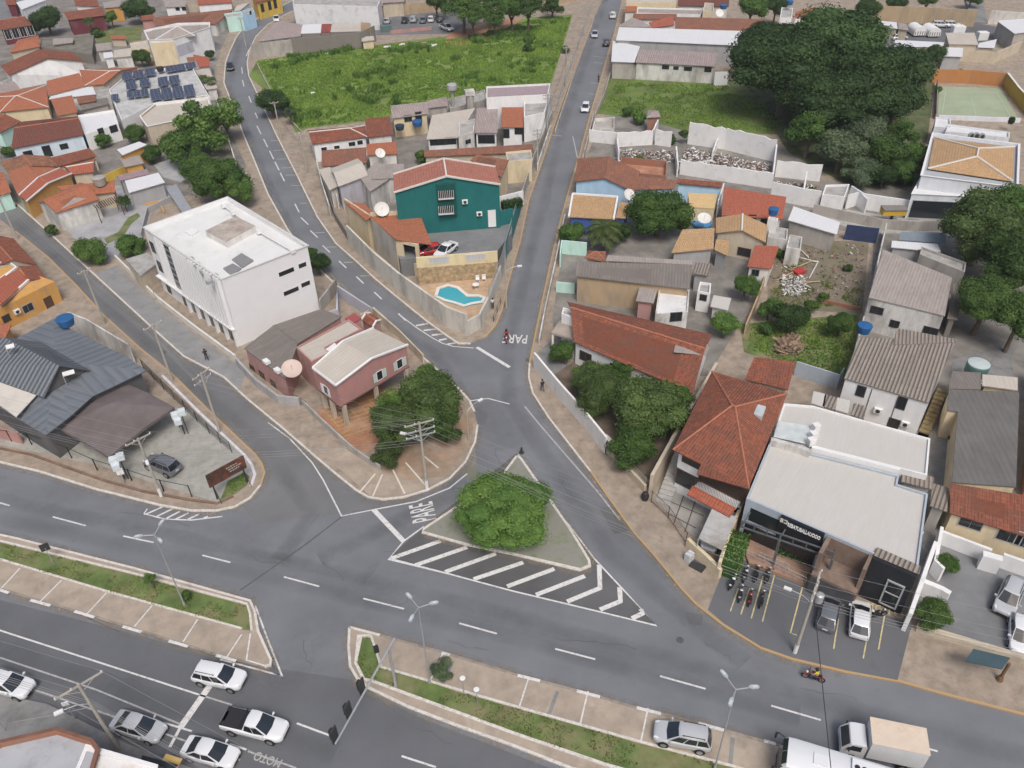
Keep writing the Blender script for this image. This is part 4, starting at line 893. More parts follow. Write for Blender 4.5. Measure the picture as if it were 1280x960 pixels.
# --- trees
for x, y, r, z, k, m_, lb in QUEUE: tree(x, y, r, z, k, m_, lb, name='shrub', cat='shrub')
tree(631, 637, 66, 3.0, 'isl', 'light', 'round bright green tree filling the triangular traffic island', zr=.72)
TG = 'dark trees on the rounded street tip by the pink house'
tree(536, 506, 46, 3.1, 'big', 'olive', 'biggest dark tree on the rounded street tip, right of the pink house', TG); tree(500, 532, 36, 2.8, 'big2', 'olive', 'dark tree standing directly below the pink wall on stilts', TG)
tree(556, 534, 26, 2.4, 'loose', 'mid', 'dark tree by the kerb of the rounded tip, right of the power pole', TG); tree(482, 568, 22, 1.6, 'mid2', 'olive', 'low dark tree at the lower left of the tip group near the low wall', TG)
tree(536, 470, 18, 3.4, 'mid2', 'light', 'light green tree rising behind the group by the curved street', TG); tree(488, 512, 26, 3.2, 'loose', 'light', 'thin yellowish tree in front of the stilted pink house', TG)
TV = 'trees in the walled garden of the long tiled villa'
tree(812, 515, 52, 3.4, 'big', 'olive', 'biggest tree in the garden behind the long white wall', TV); tree(745, 490, 34, 3., 'big2', 'olive', 'dark tree in the middle of the garden behind the long white wall', TV); tree(735, 470, 22, 2.4, 'mid', 'olive', 'dark shrubby tree by the villa entrance path', TV)
tree(703, 440, 17, 1.8, 'mid', 'mid', 'small tree beside the flat carport of the long tiled villa', TV); tree(853, 497, 16, 3.2, 'mid2', 'light', 'small bright tree against the two-storey tiled house, in the villa garden', TV); tree(790, 560, 32, 2.4, 'mid', 'mid', 'tree nearest the garden gate of the long tiled villa', TV); tree(772, 468, 22, 2.8, 'loose', 'mid', 'sparse tree touching the villa roof edge', TV)
TB = 'huge dark trees of the grove'
for i, (x, y, r, z, k, lb) in enumerate(((985, 88, 74, 9, 'big', 'left dark mango tree of the huge grove, next to the vacant lot'), (1045, 70, 76, 10, 'big2', 'middle dark mango tree, tallest of the huge grove'), (1095, 100, 64, 9, 'big', 'right dark mango tree of the huge grove by the tan wall'), (1040, 130, 62, 7, 'big', 'dark mango tree in front of the tallest one of the grove'), (965, 55, 40, 8, 'big2', 'dark crown at the upper left end of the grove'), (1118, 130, 40, 6, 'mid', 'dark tree at the lower right of the grove near the green court'))):
    tree(x, y, r, z, k, 'dark', lb, TB, zr=.8)
for x, y, r, z, k, m_, lb in ((1012, 165, 30, 5, 'loose', 'mid', 'thin bare-stemmed tree in front of the grove, above the ruins'), (1052, 190, 34, 4, 'mid', 'dull', 'dull grey-green bushy tree between the grove and the white walls'), (1088, 168, 32, 4, 'mid2', 'dull', 'dull tree right of the bushy one below the grove'), (1112, 195, 30, 3.5, 'mid', 'mid', 'tree between the dull ones and the modern house'), (1075, 215, 24, 2.5, 'mid2', 'dull', 'greyish scrub tree behind the white boundary wall'), (1128, 168, 22, 3.5, 'loose', 'mid', 'leafy tree against the left wall of the modern house'), (1105, 220, 20, 2.4, 'mid', 'dark', 'dark shrub tree at the bottom corner below the grove'),
    (1170, 68, 14, 3, 'mid', 'dark', 'small dark tree by the tan wall, behind the orange wall'), (1142, 78, 22, 4, 'mid', 'dark', 'dark tree at the right edge of the grove beside the tan wall'), (1200, 90, 5, 1, 'bush', 'mid', 'small shrub above the orange court wall')):
    tree(x, y, r, z, k, m_, lb, 'trees around the grove')
TE = 'tall trees at the right edge of the photo'
for x, y, r, z, k, m_, lb in ((1228, 285, 56, 6, 'big', 'olive', 'upper left tree of the big clump at the right edge, by the garage door'), (1275, 275, 50, 7, 'big2', 'mid', 'upper right tree of the big clump, cut by the edge of the photo'), (1262, 325, 46, 6, 'big2', 'mid', 'dark tree in the middle of the big clump at the right edge'), (1232, 378, 40, 5, 'big', 'light', 'light green tree at the bottom of the big clump, above the water tank'), (1275, 395, 34, 5.5, 'mid', 'light', 'light green tree at the bottom right of the clump, cut by the edge')):
    tree(x, y, r, z, k, m_, lb, TE)
for x, y, r, z, k, m_, lb in ((823, 270, 40, 3.6, 'big', 'mid', 'round dense dark green tree between the light blue house and the tan roofs'), (716, 292, 18, 2, 'mid', 'mid', 'bushy tree in the blue house yard beside the palm'), (775, 290, 16, 2, 'mid2', 'dark', 'dark bush between the palm and the round dense tree'),
    (906, 407, 20, 2, 'mid', 'light', 'light green tree beside the villa roof end'), (932, 358, 17, 2.5, 'mid', 'mid', 'tree under the yellow tiled gable house'), (962, 385, 18, 2., 'mid2', 'mid', 'tree at the lower left of the rubble lot'), (990, 398, 24, 2.4, 'mid', 'dark', 'dense tree at the bottom of the rubble lot'), (1050, 405, 18, 2.2, 'mid', 'mid', 'tree in the garden beside the long side wall'), (1015, 383, 10, 1.4, 'bush', 'mid', 'small tree between the dense ones at the bottom of the rubble lot'), (957, 412, 10, 1., 'bush2', 'dark', 'low dark bush in the garden corner'),
    (1182, 706, 15, 1.4, 'mid', 'mid', 'dark shrub tree inside the white yard wall'), (1166, 768, 24, 1.6, 'mid', 'light', 'bright bush in front of the white gate posts'),
    (340, 130, 22, 3, 'mid', 'dark', 'dark tree on the right side of the curved street below the peeling wall'), (362, 142, 9, 2.5, 'loose', 'dull', 'twiggy tree beside the dark one at the field corner'),
    (260, 160, 44, 4.5, 'loose', 'light', 'wide thin-leaved tree above the white office building'), (232, 185, 30, 3.5, 'mid2', 'mid', 'tree left of the wide thin one by the grey yard'), (275, 225, 34, 4, 'big2', 'mid', 'full dark tree directly behind the white office building'), (298, 238, 20, 3, 'mid', 'light', 'bright tree at the upper right corner of the white office building'), (245, 208, 20, 3, 'mid', 'mid', 'tree between the full dark one and the grey yard'), (282, 150, 22, 4, 'loose', 'light', 'light tree overhanging the curved street'),
    (112, 316, 22, 1.8, 'mid', 'light', 'bright round tree on the pavement of the left street'), (63, 288, 9, 1, 'bush', 'mid', 'small bush by the yellow wall on the left street'), (166, 308, 20, 1.6, 'mid2', 'mid', 'leafy shrub tree left of the white office building'), (398, 330, 16, 2, 'mid', 'dark', 'dark tree in the gap right of the white office building'), (388, 318, 10, 2, 'mid2', 'mid', 'upper small tree right of the white office building'),
    (58, 26, 21, 4, 'mid', 'dark', 'round dark tree by the dark red house at upper left'), (174, 12, 20, 4, 'mid2', 'dark', 'dark tree beside the orange house at the top'), (138, 22, 9, 3, 'mid', 'light', 'light tree in front of the dark red wall'), (120, 42, 9, 1, 'bush', 'mid', 'low bush on the lawn by the dark red wall'), (176, 72, 12, 2.4, 'mid', 'mid', 'round tree left of the beige wall of the modern white house'), (168, 168, 14, 2, 'mid', 'mid', 'tree beside the beige flat building'), (130, 176, 12, 1.5, 'bush2', 'mid', 'bush at the end of the pale blue house'), (10, 190, 9, 1.2, 'bush', 'mid', 'bush at the left end of the pale blue house'), (155, 252, 10, 2, 'loose', 'mid', 'leafy tree behind the pergola'), (188, 192, 14, 2, 'mid2', 'mid', 'tree between the little white roof and the grey yard'),
    (262, 68, 7, 1.6, 'bush', 'dark', 'dark bush at the corner of the modern white house'),
    (800, 20, 6, 2, 'bush', 'dark', 'small dark tree beside the hill street in front of the white roofed shed'), (853, 60, 5, 1.5, 'bush', 'mid', 'small bush on the long shed wall'), (798, 148, 12, 1.4, 'bush2', 'light', 'bright bush on the ruins'), (785, 140, 8, 1.2, 'bush', 'mid', 'bush at the left corner of the ruins'), (855, 168, 8, 2, 'bush2', 'mid', 'creeper bush against the left end of the big ruin wall'), (660, 60, 7, 1, 'bush', 'dark', 'dark bush in the green field near the hill street'), (706, 62, 6, 1, 'bush', 'mid', 'bush at the right edge of the green field'), (528, 196, 12, 1.5, 'bush2', 'light', 'bush growing over the wall behind the green house'), (455, 45, 7, 1.5, 'bush', 'dull', 'grey bush at the foot of the long dark wall'), (1195, 525, 8, 1, 'bush', 'light', 'light climbing shrub beside the dark metal roof'), (1192, 550, 8, 1, 'bush2', 'light', 'lower climbing shrub beside the dark metal roof')):
    nm = 'shrub' if k.startswith('bush') else 'tree'
    tree(x, y, r, z, k, m_, lb, 'trees and bushes in yards and streets', name=nm, cat='shrub' if nm == 'shrub' else 'tree')
for i, (x, y, r, z, k) in enumerate(((578, 8, 26, 7, 'loose'), (612, 2, 24, 7, 'loose'), (640, 12, 20, 6, 'mid'), (660, 8, 22, 7, 'loose'), (690, 10, 16, 3, 'loose'), (590, 20, 18, 6, 'loose'), (618, 24, 16, 5, 'loose'), (545, 2, 16, 5, 'mid'))):
    tree(x, y, r, z, k, 'light' if i in (0, 5) else 'mid', ['leftmost thin tree above the bare earth at the top', 'second thin tree at the top, right of the leftmost one', 'dense tree at the top edge of the green field', 'thin tree at the top right of the green field', 'small twiggy tree near the hill street at the top', 'slender pale-trunked tree standing on the bare red earth', 'slender tree on the sandy patch right of the red earth', 'tree behind the dark cars at the end of the far car park'][i], 'trees at the top end of the green field')
for i, (x, y, r, z, k, m_) in enumerate(((940, 10, 20, 5, 'mid', 'mid'), (1062, 25, 16, 6, 'mid2', 'dark'), (1085, 12, 18, 5, 'mid', 'dark'), (1120, 4, 16, 4, 'mid', 'dark'), (1160, 0, 14, 4, 'mid', 'mid'), (1215, -2, 12, 3, 'mid', 'mid'), (970, 8, 16, 5, 'mid', 'dark'))):
    tree(x, y, r, z, k, m_, ['tree at the top left of the grove behind the dish antenna', 'dark tree behind the little white house in the grove', 'dark tree at the left end of the far tan wall', 'dark tree behind the far tan wall', 'green tree at the top edge behind the far tan wall', 'green tree at the top edge by the grey ramp', 'dark tree left of the little white house in the grove'][i], 'trees along the top edge right')
palm(755, 284, 28, 4.2, 'feather palm beside the hill street in the blue house yard'); palm(1105, 36, 15, 7, 'tall palm at the right edge of the grove', 'dull'); palm(110, 24, 9, 5, 'small palm by the dark red house'); palm(1040, 14, 13, 6, 'palm behind the little white house in the grove', 'palm'); palm(253, 96, 8, 4, 'left palm in front of the solar panel building'); palm(263, 98, 8, 4, 'right palm in front of the solar panel building'); palm(24, 97, 5, 1.5, 'tiny palm in front of the white gable wall')
hedge([(908, 722), (922, 682)], 1.7, 2.0, 'light', 'bright clipped hedge between the cream wall and the black shop')
hedge([(972, 692), (1022, 709)], .9, .9, 'light', 'low green planter hedge under the black shop sign')
random.seed(6); grass(FIELD, 'taller dark weeds in clumps over the big grassy field', 9, .9, LEAF['mid'], thr=.40, clump=.09, wd=.22)
for x, y, r, k, lb in ((1150, 200, 26, 'mid', 'scrub tree by the modern house wall, below the grove'), (1135, 215, 20, 'mid2', 'low scrub tree nearest the white alley wall'), (1045, 160, 30, 'mid', 'scrub tree in the dark gap under the grove')): tree(x, y, r, 2.6, k, 'mid', lb, 'trees around the grove')
# ================================================================== BUILDINGS
T_RED = tile('tile_red', (.35, .123, .071), (.20, .07, .045), amt=.45)
T_OLD = tile('tile_old', (.25, .10, .065), (.33, .15, .095), amt=.6, dirt=(.11, .08, .065))
T_ORG = tile('tile_orange', (.46, .175, .095), (.36, .125, .07), (.24, .13, .09), .4)
T_BRI = tile('tile_bright', (.43, .135, .08), (.36, .105, .065), (.23, .12, .09), .32)
T_DRK = tile('tile_dark', (.165, .062, .047), (.20, .075, .055), amt=.4)
T_TAN = tile('tile_tan', (.52, .36, .20), (.44, .27, .14), (.25, .18, .12), .3)
T_SCA = tile('tile_scattered', (.40, .19, .10), (.20, .09, .06), amt=.5, cw=.5, rh=.6)
S_FIB = sheet('sheet_fibre', (.37, .325, .295), (.34, .30, .27), .4, .45, joint=2.2, rib=.4)
S_FIBD = sheet('sheet_fibre_dark', (.22, .195, .175), (.19, .17, .155), .4, .45, joint=2.2, rib=.5)
S_RIB = sheet('sheet_ribbed', (.34, .295, .25), (.29, .25, .215), .40, .3, joint=3., depth=.08, rib=1.2)
S_PALE = sheet('sheet_pale', (.50, .485, .455), (.49, .472, .44), .4, .24, (.36, .34, .31), 4.5, depth=.02, rib=.1)
S_BEI = sheet('sheet_beige', (.50, .46, .40), (.47, .43, .375), .5, .3, (.3, .26, .22), 3., depth=.03, rib=.35)
S_WHT = sheet('sheet_white', (.66, .665, .67), (.64, .64, .65), .4, .12, (.5, .5, .5), 4., .5, .02, rib=.4)
S_GRY = sheet('sheet_grey', (.145, .162, .182), (.135, .152, .17), 1.1, .25, (.19, .20, .22), 6., .5, .02)
S_GRYR = sheet('sheet_grey_ribbed', (.15, .166, .185), (.14, .156, .173), .62, .2, (.1, .11, .12), 9., .5, .12)
S_BLK = sheet('sheet_charcoal', (.138, .131, .122), (.118, .112, .105), .6, .4, (.17, .165, .16), 1.4, .7, .05, rib=.5)
S_PNK = sheet('sheet_pinkish', (.40, .33, .31), (.35, .29, .27), .5, .35, joint=2.)
def wallm(n, c, dirt=.4): return mat('wall_' + n, c, .9, .09, .8, (dk((.22, .2, .18), 1), dirt + .08, .45), .05, stretch=(1, 1, .35))
W_WHT = wallm('white', (.69, .69, .685), .12); W_OFC = mat('wall_office', (.70, .705, .71), .9, .03, .5); W_OFF = wallm('offwhite', (.62, .60, .56), .35); W_OLD = wallm('old_white', (.62, .61, .58), .75)
W_CRM = wallm('cream', (.62, .52, .35), .3); W_BEI = wallm('beige', (.50, .43, .33), .4); W_TAN = wallm('tan', (.40, .30, .19), .5); W_PNK = wallm('pink', (.42, .235, .215), .5)
W_BLU = wallm('pale_blue', (.36, .53, .68), .15); W_SKY = wallm('whitish_blue', (.56, .64, .71), .2); W_GRN = wallm('teal_green', (.016, .135, .132), .05); W_ORG = wallm('ochre', (.55, .30, .09), .35); W_YEL = wallm('yellow', (.58, .40, .07), .3)
W_GRY = wallm('grey', (.36, .36, .365), .4); W_CON = wallm('raw_concrete', (.40, .375, .34), .65); W_DRK = wallm('sooty', (.20, .18, .16), .75); W_MAR = wallm('maroon', (.13, .035, .045), .2); W_MNT = wallm('mint', (.48, .68, .61), .2); W_BLK = mat('wall_black', (.022, .024, .03), .6, .15, .8); W_LGR = wallm('blue_grey', (.36, .41, .46), .15); W_PLW = wallm('lilac_grey', (.42, .42, .47), .3)
W_BRK = wallm('brick_red', (.30, .14, .09), .5)
PANE = gloss('window_glass', (.02, .024, .028), .12, .2); PANEB = gloss('window_glass_blue', (.05, .08, .11), .12, .2)
FRW = mat('frame_white', (.68, .68, .67), .6, .04); FRD = mat('frame_dark', (.05, .045, .045), .6, .05); FRB = mat('frame_brown', (.10, .055, .035), .7, .1); FRG = mat('frame_grey', (.35, .36, .37), .5, .05)
CAPW = mat('ridge_mortar', (.60, .57, .52), .9, .15, 2., ((.3, .25, .2), .4, 2.)); CAPR = mat('ridge_tile', (.36, .145, .09), .9, .2, 2.); BARS = mat('iron_bars', (.55, .55, .54), .5, 0); IRON = mat('iron', (.04, .04, .042), .5, 0)
STEEL = mat('galvanised', (.38, .39, .40), .45, .1, 3., metal=.3)
class House: pass
def inset(P, k):
    n = len(P); out = []
    ar = sum(P[i].x * P[(i + 1) % n].y - P[(i + 1) % n].x * P[i].y for i in range(n)); sg = 1 if ar > 0 else -1
    for i in range(n):
        a, b, c = P[i - 1], P[i], P[(i + 1) % n]
        d1 = Vector((b.x - a.x, b.y - a.y, 0)).normalized(); d2 = Vector((c.x - b.x, c.y - b.y, 0)).normalized()
        n1 = Vector((-d1.y, d1.x, 0)) * sg; n2 = Vector((-d2.y, d2.x, 0)) * sg; m_ = (n1 + n2)
        m_ = m_ / max(.4, m_.length_squared / 2); out.append(b + m_ * k)
    return out
def house(label, quad, h, rise, kind, roof, wall, z0=0., over=.3, name='house', cat='house', cap=CAPR, par=.35, thick=.12, slab=None, hipk=1., wallcap=None, gutter=True, walls=True, grp=None):
    H = House(); P = PX(quad, h); n = len(P)
    if kind == 'shed': P[2] = G(*quad[2], h + rise); P[3] = G(*quad[3], h + rise)
    c = sum(P, Vector()) / n; c.z = z0
    H.root = thing(name, label, cat, c, 0, grp)
    W = inset([Vector((p.x, p.y, 0)) for p in P], over if kind != 'flat' else 0.); H.W = W; H.z0 = z0; H.h = h; H.P = P
    g = MB()
    if walls:
        if kind == 'flat':
            g.prism(W, z0, h - par); I = inset(W, .18)
            for i in range(n):
                j = (i + 1) % n; lo = Vector((0, 0, h - par - .01)); hi = Vector((0, 0, h))
                g.face([W[i] + lo, W[j] + lo, W[j] + hi, W[i] + hi]); g.face([I[j] + lo, I[i] + lo, I[i] + hi, I[j] + hi]); g.face([W[i] + hi, W[j] + hi, I[j] + hi, I[i] + hi])
        else: g.prism(W, z0, h)
    r = MB(); V = lambda p, z: Vector((p.x, p.y, z))
    if kind == 'flat':
        H.zr = h - par + .012; r.slope([V(p, H.zr) for p in inset(W, .19)], 0, 0, ref=P[1] - P[0])
    elif kind == 'plain': r.slope([V(p, h + .03) for p in P], 0, thick, ref=P[1] - P[0])
    elif kind == 'shed':
        r.slope(P, 0, thick)
        if walls:
            for a, b, za, zb in ((W[1], W[2], h, h + rise), (W[2], W[3], h + rise, h + rise), (W[3], W[0], h + rise, h)):
                g.face([V(a, h - .02), V(b, h - .02), V(b, zb - thick - .02), V(a, za - thick - .02)])
    else:
        A, B, C, D = P; E = (A + D) / 2; F = (B + C) / 2; hr = h + rise
        if kind == 'hip':
            wd = ((D - A).length + (C - B).length) / 4 * hipk; d = (F - E); k = min(.48, wd / max(.1, d.length)); E, F = E + d * k, F - d * k
        elif kind == 'hipA': d = F - E; E = E + d * min(.8, ((D - A).length / 2 * hipk) / d.length)
        elif kind == 'hipB': d = F - E; F = F - d * min(.8, ((C - B).length / 2 * hipk) / d.length)
        E = V(E, hr); F = V(F, hr); H.E, H.F = E, F
        r.slope([A, B, F, E], 0, thick); r.slope([C, D, E, F], 0, thick)
        cp = MB(); cp.tube(E + Vector((0, 0, .02)), F + Vector((0, 0, .02)), .13, n=6)
        if kind in ('hip', 'hipB'): r.slope([B, C, F], 0, thick); cp.tube(B, F, .11, n=6); cp.tube(C, F, .11, n=6)
        if kind in ('hip', 'hipA'): r.slope([D, A, E], 0, thick); cp.tube(A, E, .11, n=6); cp.tube(D, E, .11, n=6)
        if walls:
            for a, b, ok in ((W[3], W[0], kind in ('gable', 'hipB')), (W[1], W[2], kind in ('gable', 'hipA'))):
                if ok: md = (a + b) / 2; g.face([V(a, h - .01), V(b, h - .01), V(md, hr - thick - .03 - over * .1)]); 
    if walls and g.f: H.wallo = g.build('wall', wall if isinstance(wall, list) else [wall], H.root)
    H.roofo = r.build('roof', [roof] if slab is None else [roof, slab], H.root)
    if kind in ('gable', 'hip', 'hipA', 'hipB') and cap: cp.build('ridge_cap', cap, H.roofo)
    if wallcap:  # pale coping along parapet or verge
        k = MB(); Q = [V(p, h + (.0 if kind == 'flat' else .0)) for p in P]
        if kind == 'flat': Q = Q + [Q[0]]; k.rstrip(Q, .26, h - .05, h + .04, 0, 0)
        elif kind == 'gable':
            for a, e, b in ((P[3], H.E, P[0]), (P[1], H.F, P[2])):
                for p, q in ((a, e), (e, b)): k.tube(p + Vector((0, 0, .05)), q + Vector((0, 0, .05)), .14, n=4)
        k.build('coping', wallcap, H.roofo)
    return H
def onwall(H, i, px, py):
    a, b = H.W[i], H.W[(i + 1) % len(H.W)]; d = (b - a); d.z = 0; L = d.length; d.normalize(); nrm = Vector((d.y, -d.x, 0))
    c = sum(H.W, Vector()) / len(H.W)
    if nrm.dot(a - c) < 0: nrm = -nrm
    r = ray(px, py); t = (Vector((a.x, a.y, 0)) - CAMP).dot(nrm) / r.dot(nrm); p = CAMP + r * t
    return p, d, nrm
def opening(H, i, px, py, w, h, kind='window', fr=None, pn=None, bars=0, parent=None, zc=None, proud=.05):
    p, d, n = onwall(H, i, px, py)
    if zc: p.z = zc
    fr = fr or FRW; pn = pn or PANE; up = Vector((0, 0, 1)); t = .09
    g = MB(); o = p - d * w / 2 - up * h / 2
    for a, b, c_ in ((o - d * t, d * (w + 2 * t), up * -t), (o + up * h - d * t, d * (w + 2 * t), up * t), (o - d * t, d * t, up * h), (o + d * w, d * t, up * h)): g.obox(a - n * .05, b, c_, n * (proud + .05))
    if kind == 'window' and w > .9: g.obox(o + d * (w / 2 - .03) - n * .05, d * .06, up * h, n * (proud + .02))
    f = g.build({'window': 'window', 'door': 'door', 'gate': 'garage_door'}[kind], fr, parent or H.root)
    q = MB(); q.obox(o - n * .06, d * w, up * h, n * (.06 + .02)); q.build('pane' if kind == 'window' else 'panel', pn, f)
    if bars:
        b = MB(); k = int(w / .16)
        for j in range(k + 1): b.obox(o + d * (w * j / k - .015) + n * .07, d * .03, up * h, n * .02)
        b.build('grille', BARS, f)
    return f
def wallrun(label, pts, h, mt, t=.18, z0=0., name='boundary_wall', cat='wall', cap=None, closed=False, ztop=None, grp=None):
    """pts are pixels of the wall's foot"""
    P = PX(pts, z0)
    if closed: P.append(P[0].copy())
    g = MB(); c = sum(P, Vector()) / len(P); g.rstrip([Vector((p.x, p.y, 0)) for p in P], t, z0 - .2, z0 + h)
    if cap is None: return tag(g.build(name, [mt], origin=c), label, cat, grp)
    r = thing(name, label, cat, c, 0, grp); g.build('wall', [mt], r); k = MB(); k.rstrip([Vector((p.x, p.y, 0)) for p in P], t + .1, z0 + h, z0 + h + .08); k.build('coping', cap, r); return r
def fence(label, pts, h, mt, step=2., z0=BT, r=.04, rails=(.15, .95), name='fence', mesh=None, grp=None):
    P = PX(pts, z0); c = sum(P, Vector()) / len(P); t = thing(name, label, 'fence', c, 0, grp); k = MB(); rl = MB()
    for a, b in zip(P[:-1], P[1:]):
        L = (b - a).length; n = max(1, int(L / step))
        for i in range(n + 1):
            q = a.lerp(b, i / n); pm = MB(); pm.tube(q, q + Vector((0, 0, h)), r, n=6); pm.build('post', mt, t)
        for f in rails: rl.tube(a + Vector((0, 0, h * f)), b + Vector((0, 0, h * f)), r * .6, n=5)
        if mesh:
            m_ = int(L / .18)
            for i in range(m_): q = a.lerp(b, i / m_); rl.tube(q + Vector((0, 0, .1)), q + Vector((0, 0, h * .97)), .012, n=4, cap=False)
    rl.build('rails', mt, t); return t
def tank(label, px, z, r=.75, h=.85, mt=None, grp='blue water tanks'):
    p = G(*px, z); t = thing('water_tank', label, 'water tank', p, 0, grp); mt = mt or mat('tank_blue', (.025, .105, .26), .45, .1)
    g = MB(); g.lathe(p, [(r * .82, 0), (r, h * .85), (r, h)], 18); g.build('body', mt, t, smooth=40); g = MB(); g.lathe(p + Vector((0, 0, h + .002)), [(r * 1.06, 0), (r * 1.02, .08), (r * .3, .2), (.05, .21)], 18); g.build('lid', mt, t, smooth=40); return t
def dish(label, px, z, r, az, mt=None, z0=None, el=45):
    r *= .82
    p = G(*px, z); z0 = z - 1. if z0 is None else z0; t = thing('satellite_dish', label, 'satellite dish', (p.x, p.y, z0), 0); mt = mt or mat('dish_white', (.62, .61, .58), .6, .06)
    n = Vector((math.cos(rad(az)) * math.cos(rad(el)), math.sin(rad(az)) * math.cos(rad(el)), math.sin(rad(el)))); a = n.orthogonal().normalized(); b = n.cross(a); g = MB(); R_ = [0.02, .35, .65, .88, 1.]
    for k in range(20):
        for q0, q1 in zip(R_[:-1], R_[1:]):
            f = lambda q, kk: p + (a * math.cos(kk * math.pi / 10) + b * math.sin(kk * math.pi / 10)) * r * q + n * (q * q * .28 * r)
            g.face([f(q0, k), f(q1, k), f(q1, k + 1), f(q0, k + 1)]); g.face([v - n * .03 for v in (f(q0, k), f(q0, k + 1), f(q1, k + 1), f(q1, k))])
    g.build('reflector', mt, t, smooth=50, merge=True); g = MB(); g.tube(p, (p.x, p.y, z0), .05); g.build('mast', STEEL, t); g = MB(); g.tube(p, p + n * r * .75, .02, n=5); g.lathe(p + n * r * .75, [(.06, 0), (.06, .1)], 8); g.build('feed_arm', STEEL, t); return t
def acunit(H, i, px, py):
    p, d, n = onwall(H, i, px, py); g = MB(); up = Vector((0, 0, 1)); o = p - d * .42 - up * .3; g.obox(o + n * .03, d * .84, up * .6, n * .34); c = g.build('air_conditioner', FRW, H.root)
    g = MB(); q = p + n * .375; g.tube(q, q + n * .015, .24, n=14); g.build('fan', IRON, c)
# ---------------------------------------------------------------- white three-storey office
H = house('white three-storey office building with ribbed front, tallest building by the left street', [(179, 284), (277, 349), (384, 307), (284, 246)], 10.2, 0, 'flat', mat('roof_membrane', (.63, .63, .615), .8, .06, .3, ((.38, .37, .35), .3, .35)), W_OFC, name='office_building', cat='office building', par=.55, wallcap=mat('coping_grey', (.55, .54, .52), .8, .1))
for px, py, w_ in ((358, 340, 2.2), (378, 331.5, 1.1), (364, 364, 2.2), (382, 355, 1.3)): opening(H, 1, px, py, w_, .62, fr=W_WHT, proud=.02)
for px, py in ((191, 309), (200, 333), (211, 360)): opening(H, 0, px, py, 1.0, 1.5, fr=FRD)
a, d, n = onwall(H, 0, 222, 330); b_, _, _ = onwall(H, 0, 244, 335)
L_ = (H.W[1] - H.W[0]).length; up = Vector((0, 0, 1)); q = H.W[0]
g = MB(); g.obox(q + d * (L_ * .26) + up * 2.9 - n * .05, d * (L_ * .11), up * 6.7, n * .08); o = g.build('glazed_strip', PANE, H.root)
g = MB()
for k in range(7): g.obox(q + d * (L_ * .26) + up * (3.2 + k * .95) + n * .03, d * (L_ * .11), up * .07, n * .05)
g.build('mullions', FRG, o)
g = MB()
for k in range(16): g.obox(q + d * (L_ * (.385 + k * .0385)) + up * 2.9, d * .14, up * 7.25, n * .45)
for k in range(4): g.obox(q + d * (L_ * (.14 + k * .03)) + up * 2.9, d * .10, up * 7.0, n * .16)
g.build('fins', W_OFC, H.root)
g = MB(); g.obox(q + up * 2.65, d * L_, up * .2, n * .5); g.build('ledge', W_WHT, H.root)
for k in range(6):
    t_ = .30 + k * .118; p = q + d * L_ * t_; g = MB(); g.obox(p + up * .35 + n * .0, d * (L_ * .085), up * 2.05, n * .06); g.build('shop_window', PANE, H.root)
    if k < 6: g = MB(); g.obox(p + d * (L_ * .092) + up * .0, d * .3, up * 2.6, n * .4); g.build('pillar', W_OFC, H.root)
g = MB(); p0 = [G(*c_, 9.7) for c_ in ((259, 296), (285, 310), (321, 290), (296, 278))]; g.prism(p0, 9.6, 10.6); o = g.build('stair_head', wallm('stairhead', (.62, .60, .57), .3), H.roofo); g = MB(); g.slope([Vector((p.x, p.y, 10.65)) for p in p0], 0, .08); g.build('stair_roof', mat('rust_slab', (.40, .35, .31), .9, .25, .8, ((.24, .18, .14), .6, .7)), o)
for c_ in (((279, 336), (290, 345), (302, 336), (291, 330)), ((290, 325), (303, 335), (317, 326), (302, 317))): g = MB(); g.prism([G(*v, 9.75) for v in c_], 9.68, 9.86); g.build('skylight', mat('skylight', (.22, .22, .22), .4, .1, 2.), H.roofo)
g = MB(); g.prism([G(*v, 9.7) for v in ((231, 291), (240, 296), (249, 290), (241, 286))], 9.65, 9.9); g.build('roof_hatch', FRW, H.roofo)
g = MB(); P_ = [G(*v, 10.25) for v in ((286, 253), (298, 262), (330, 285), (372, 309))]; g.path([p + Vector((-.5, -.8, -.1)) for p in P_], .1)
for p in P_: g.box(p + Vector((-.5, -.9, -.05)), (.6, .5, .5), .7)
g.build('roof_pipes', FRW, H.roofo)
g = MB()
for (x, y) in ((262, 352), (268, 345), (254, 339), (246, 331), (238, 324)): g.box(G(x, y, 9.85), (.8, .5, .45), .8)
g.build('roof_machinery', FRG, H.roofo)
house('concrete canopy over the driveway left of the white office building', [(157, 324), (175, 345), (199, 327), (184, 316)], 3.0, 0, 'plain', CONC, W_BEI, name='canopy', cat='canopy', over=.1, thick=.25)
wallrun('low white wall along the front of the white office building', [(146, 326), (199, 378), (242, 412), (296, 452)], 1.0, W_OFF, .25)
wallrun('rendered garden wall right behind the white office building', [(402, 392), (422, 366), (426, 372)], 2.2, W_CON); wallrun('pale wall along the curved street behind the pink house', [(404, 408), (424, 402), (424, 372), (466, 400)], 2.0, W_PLW, z0=0)
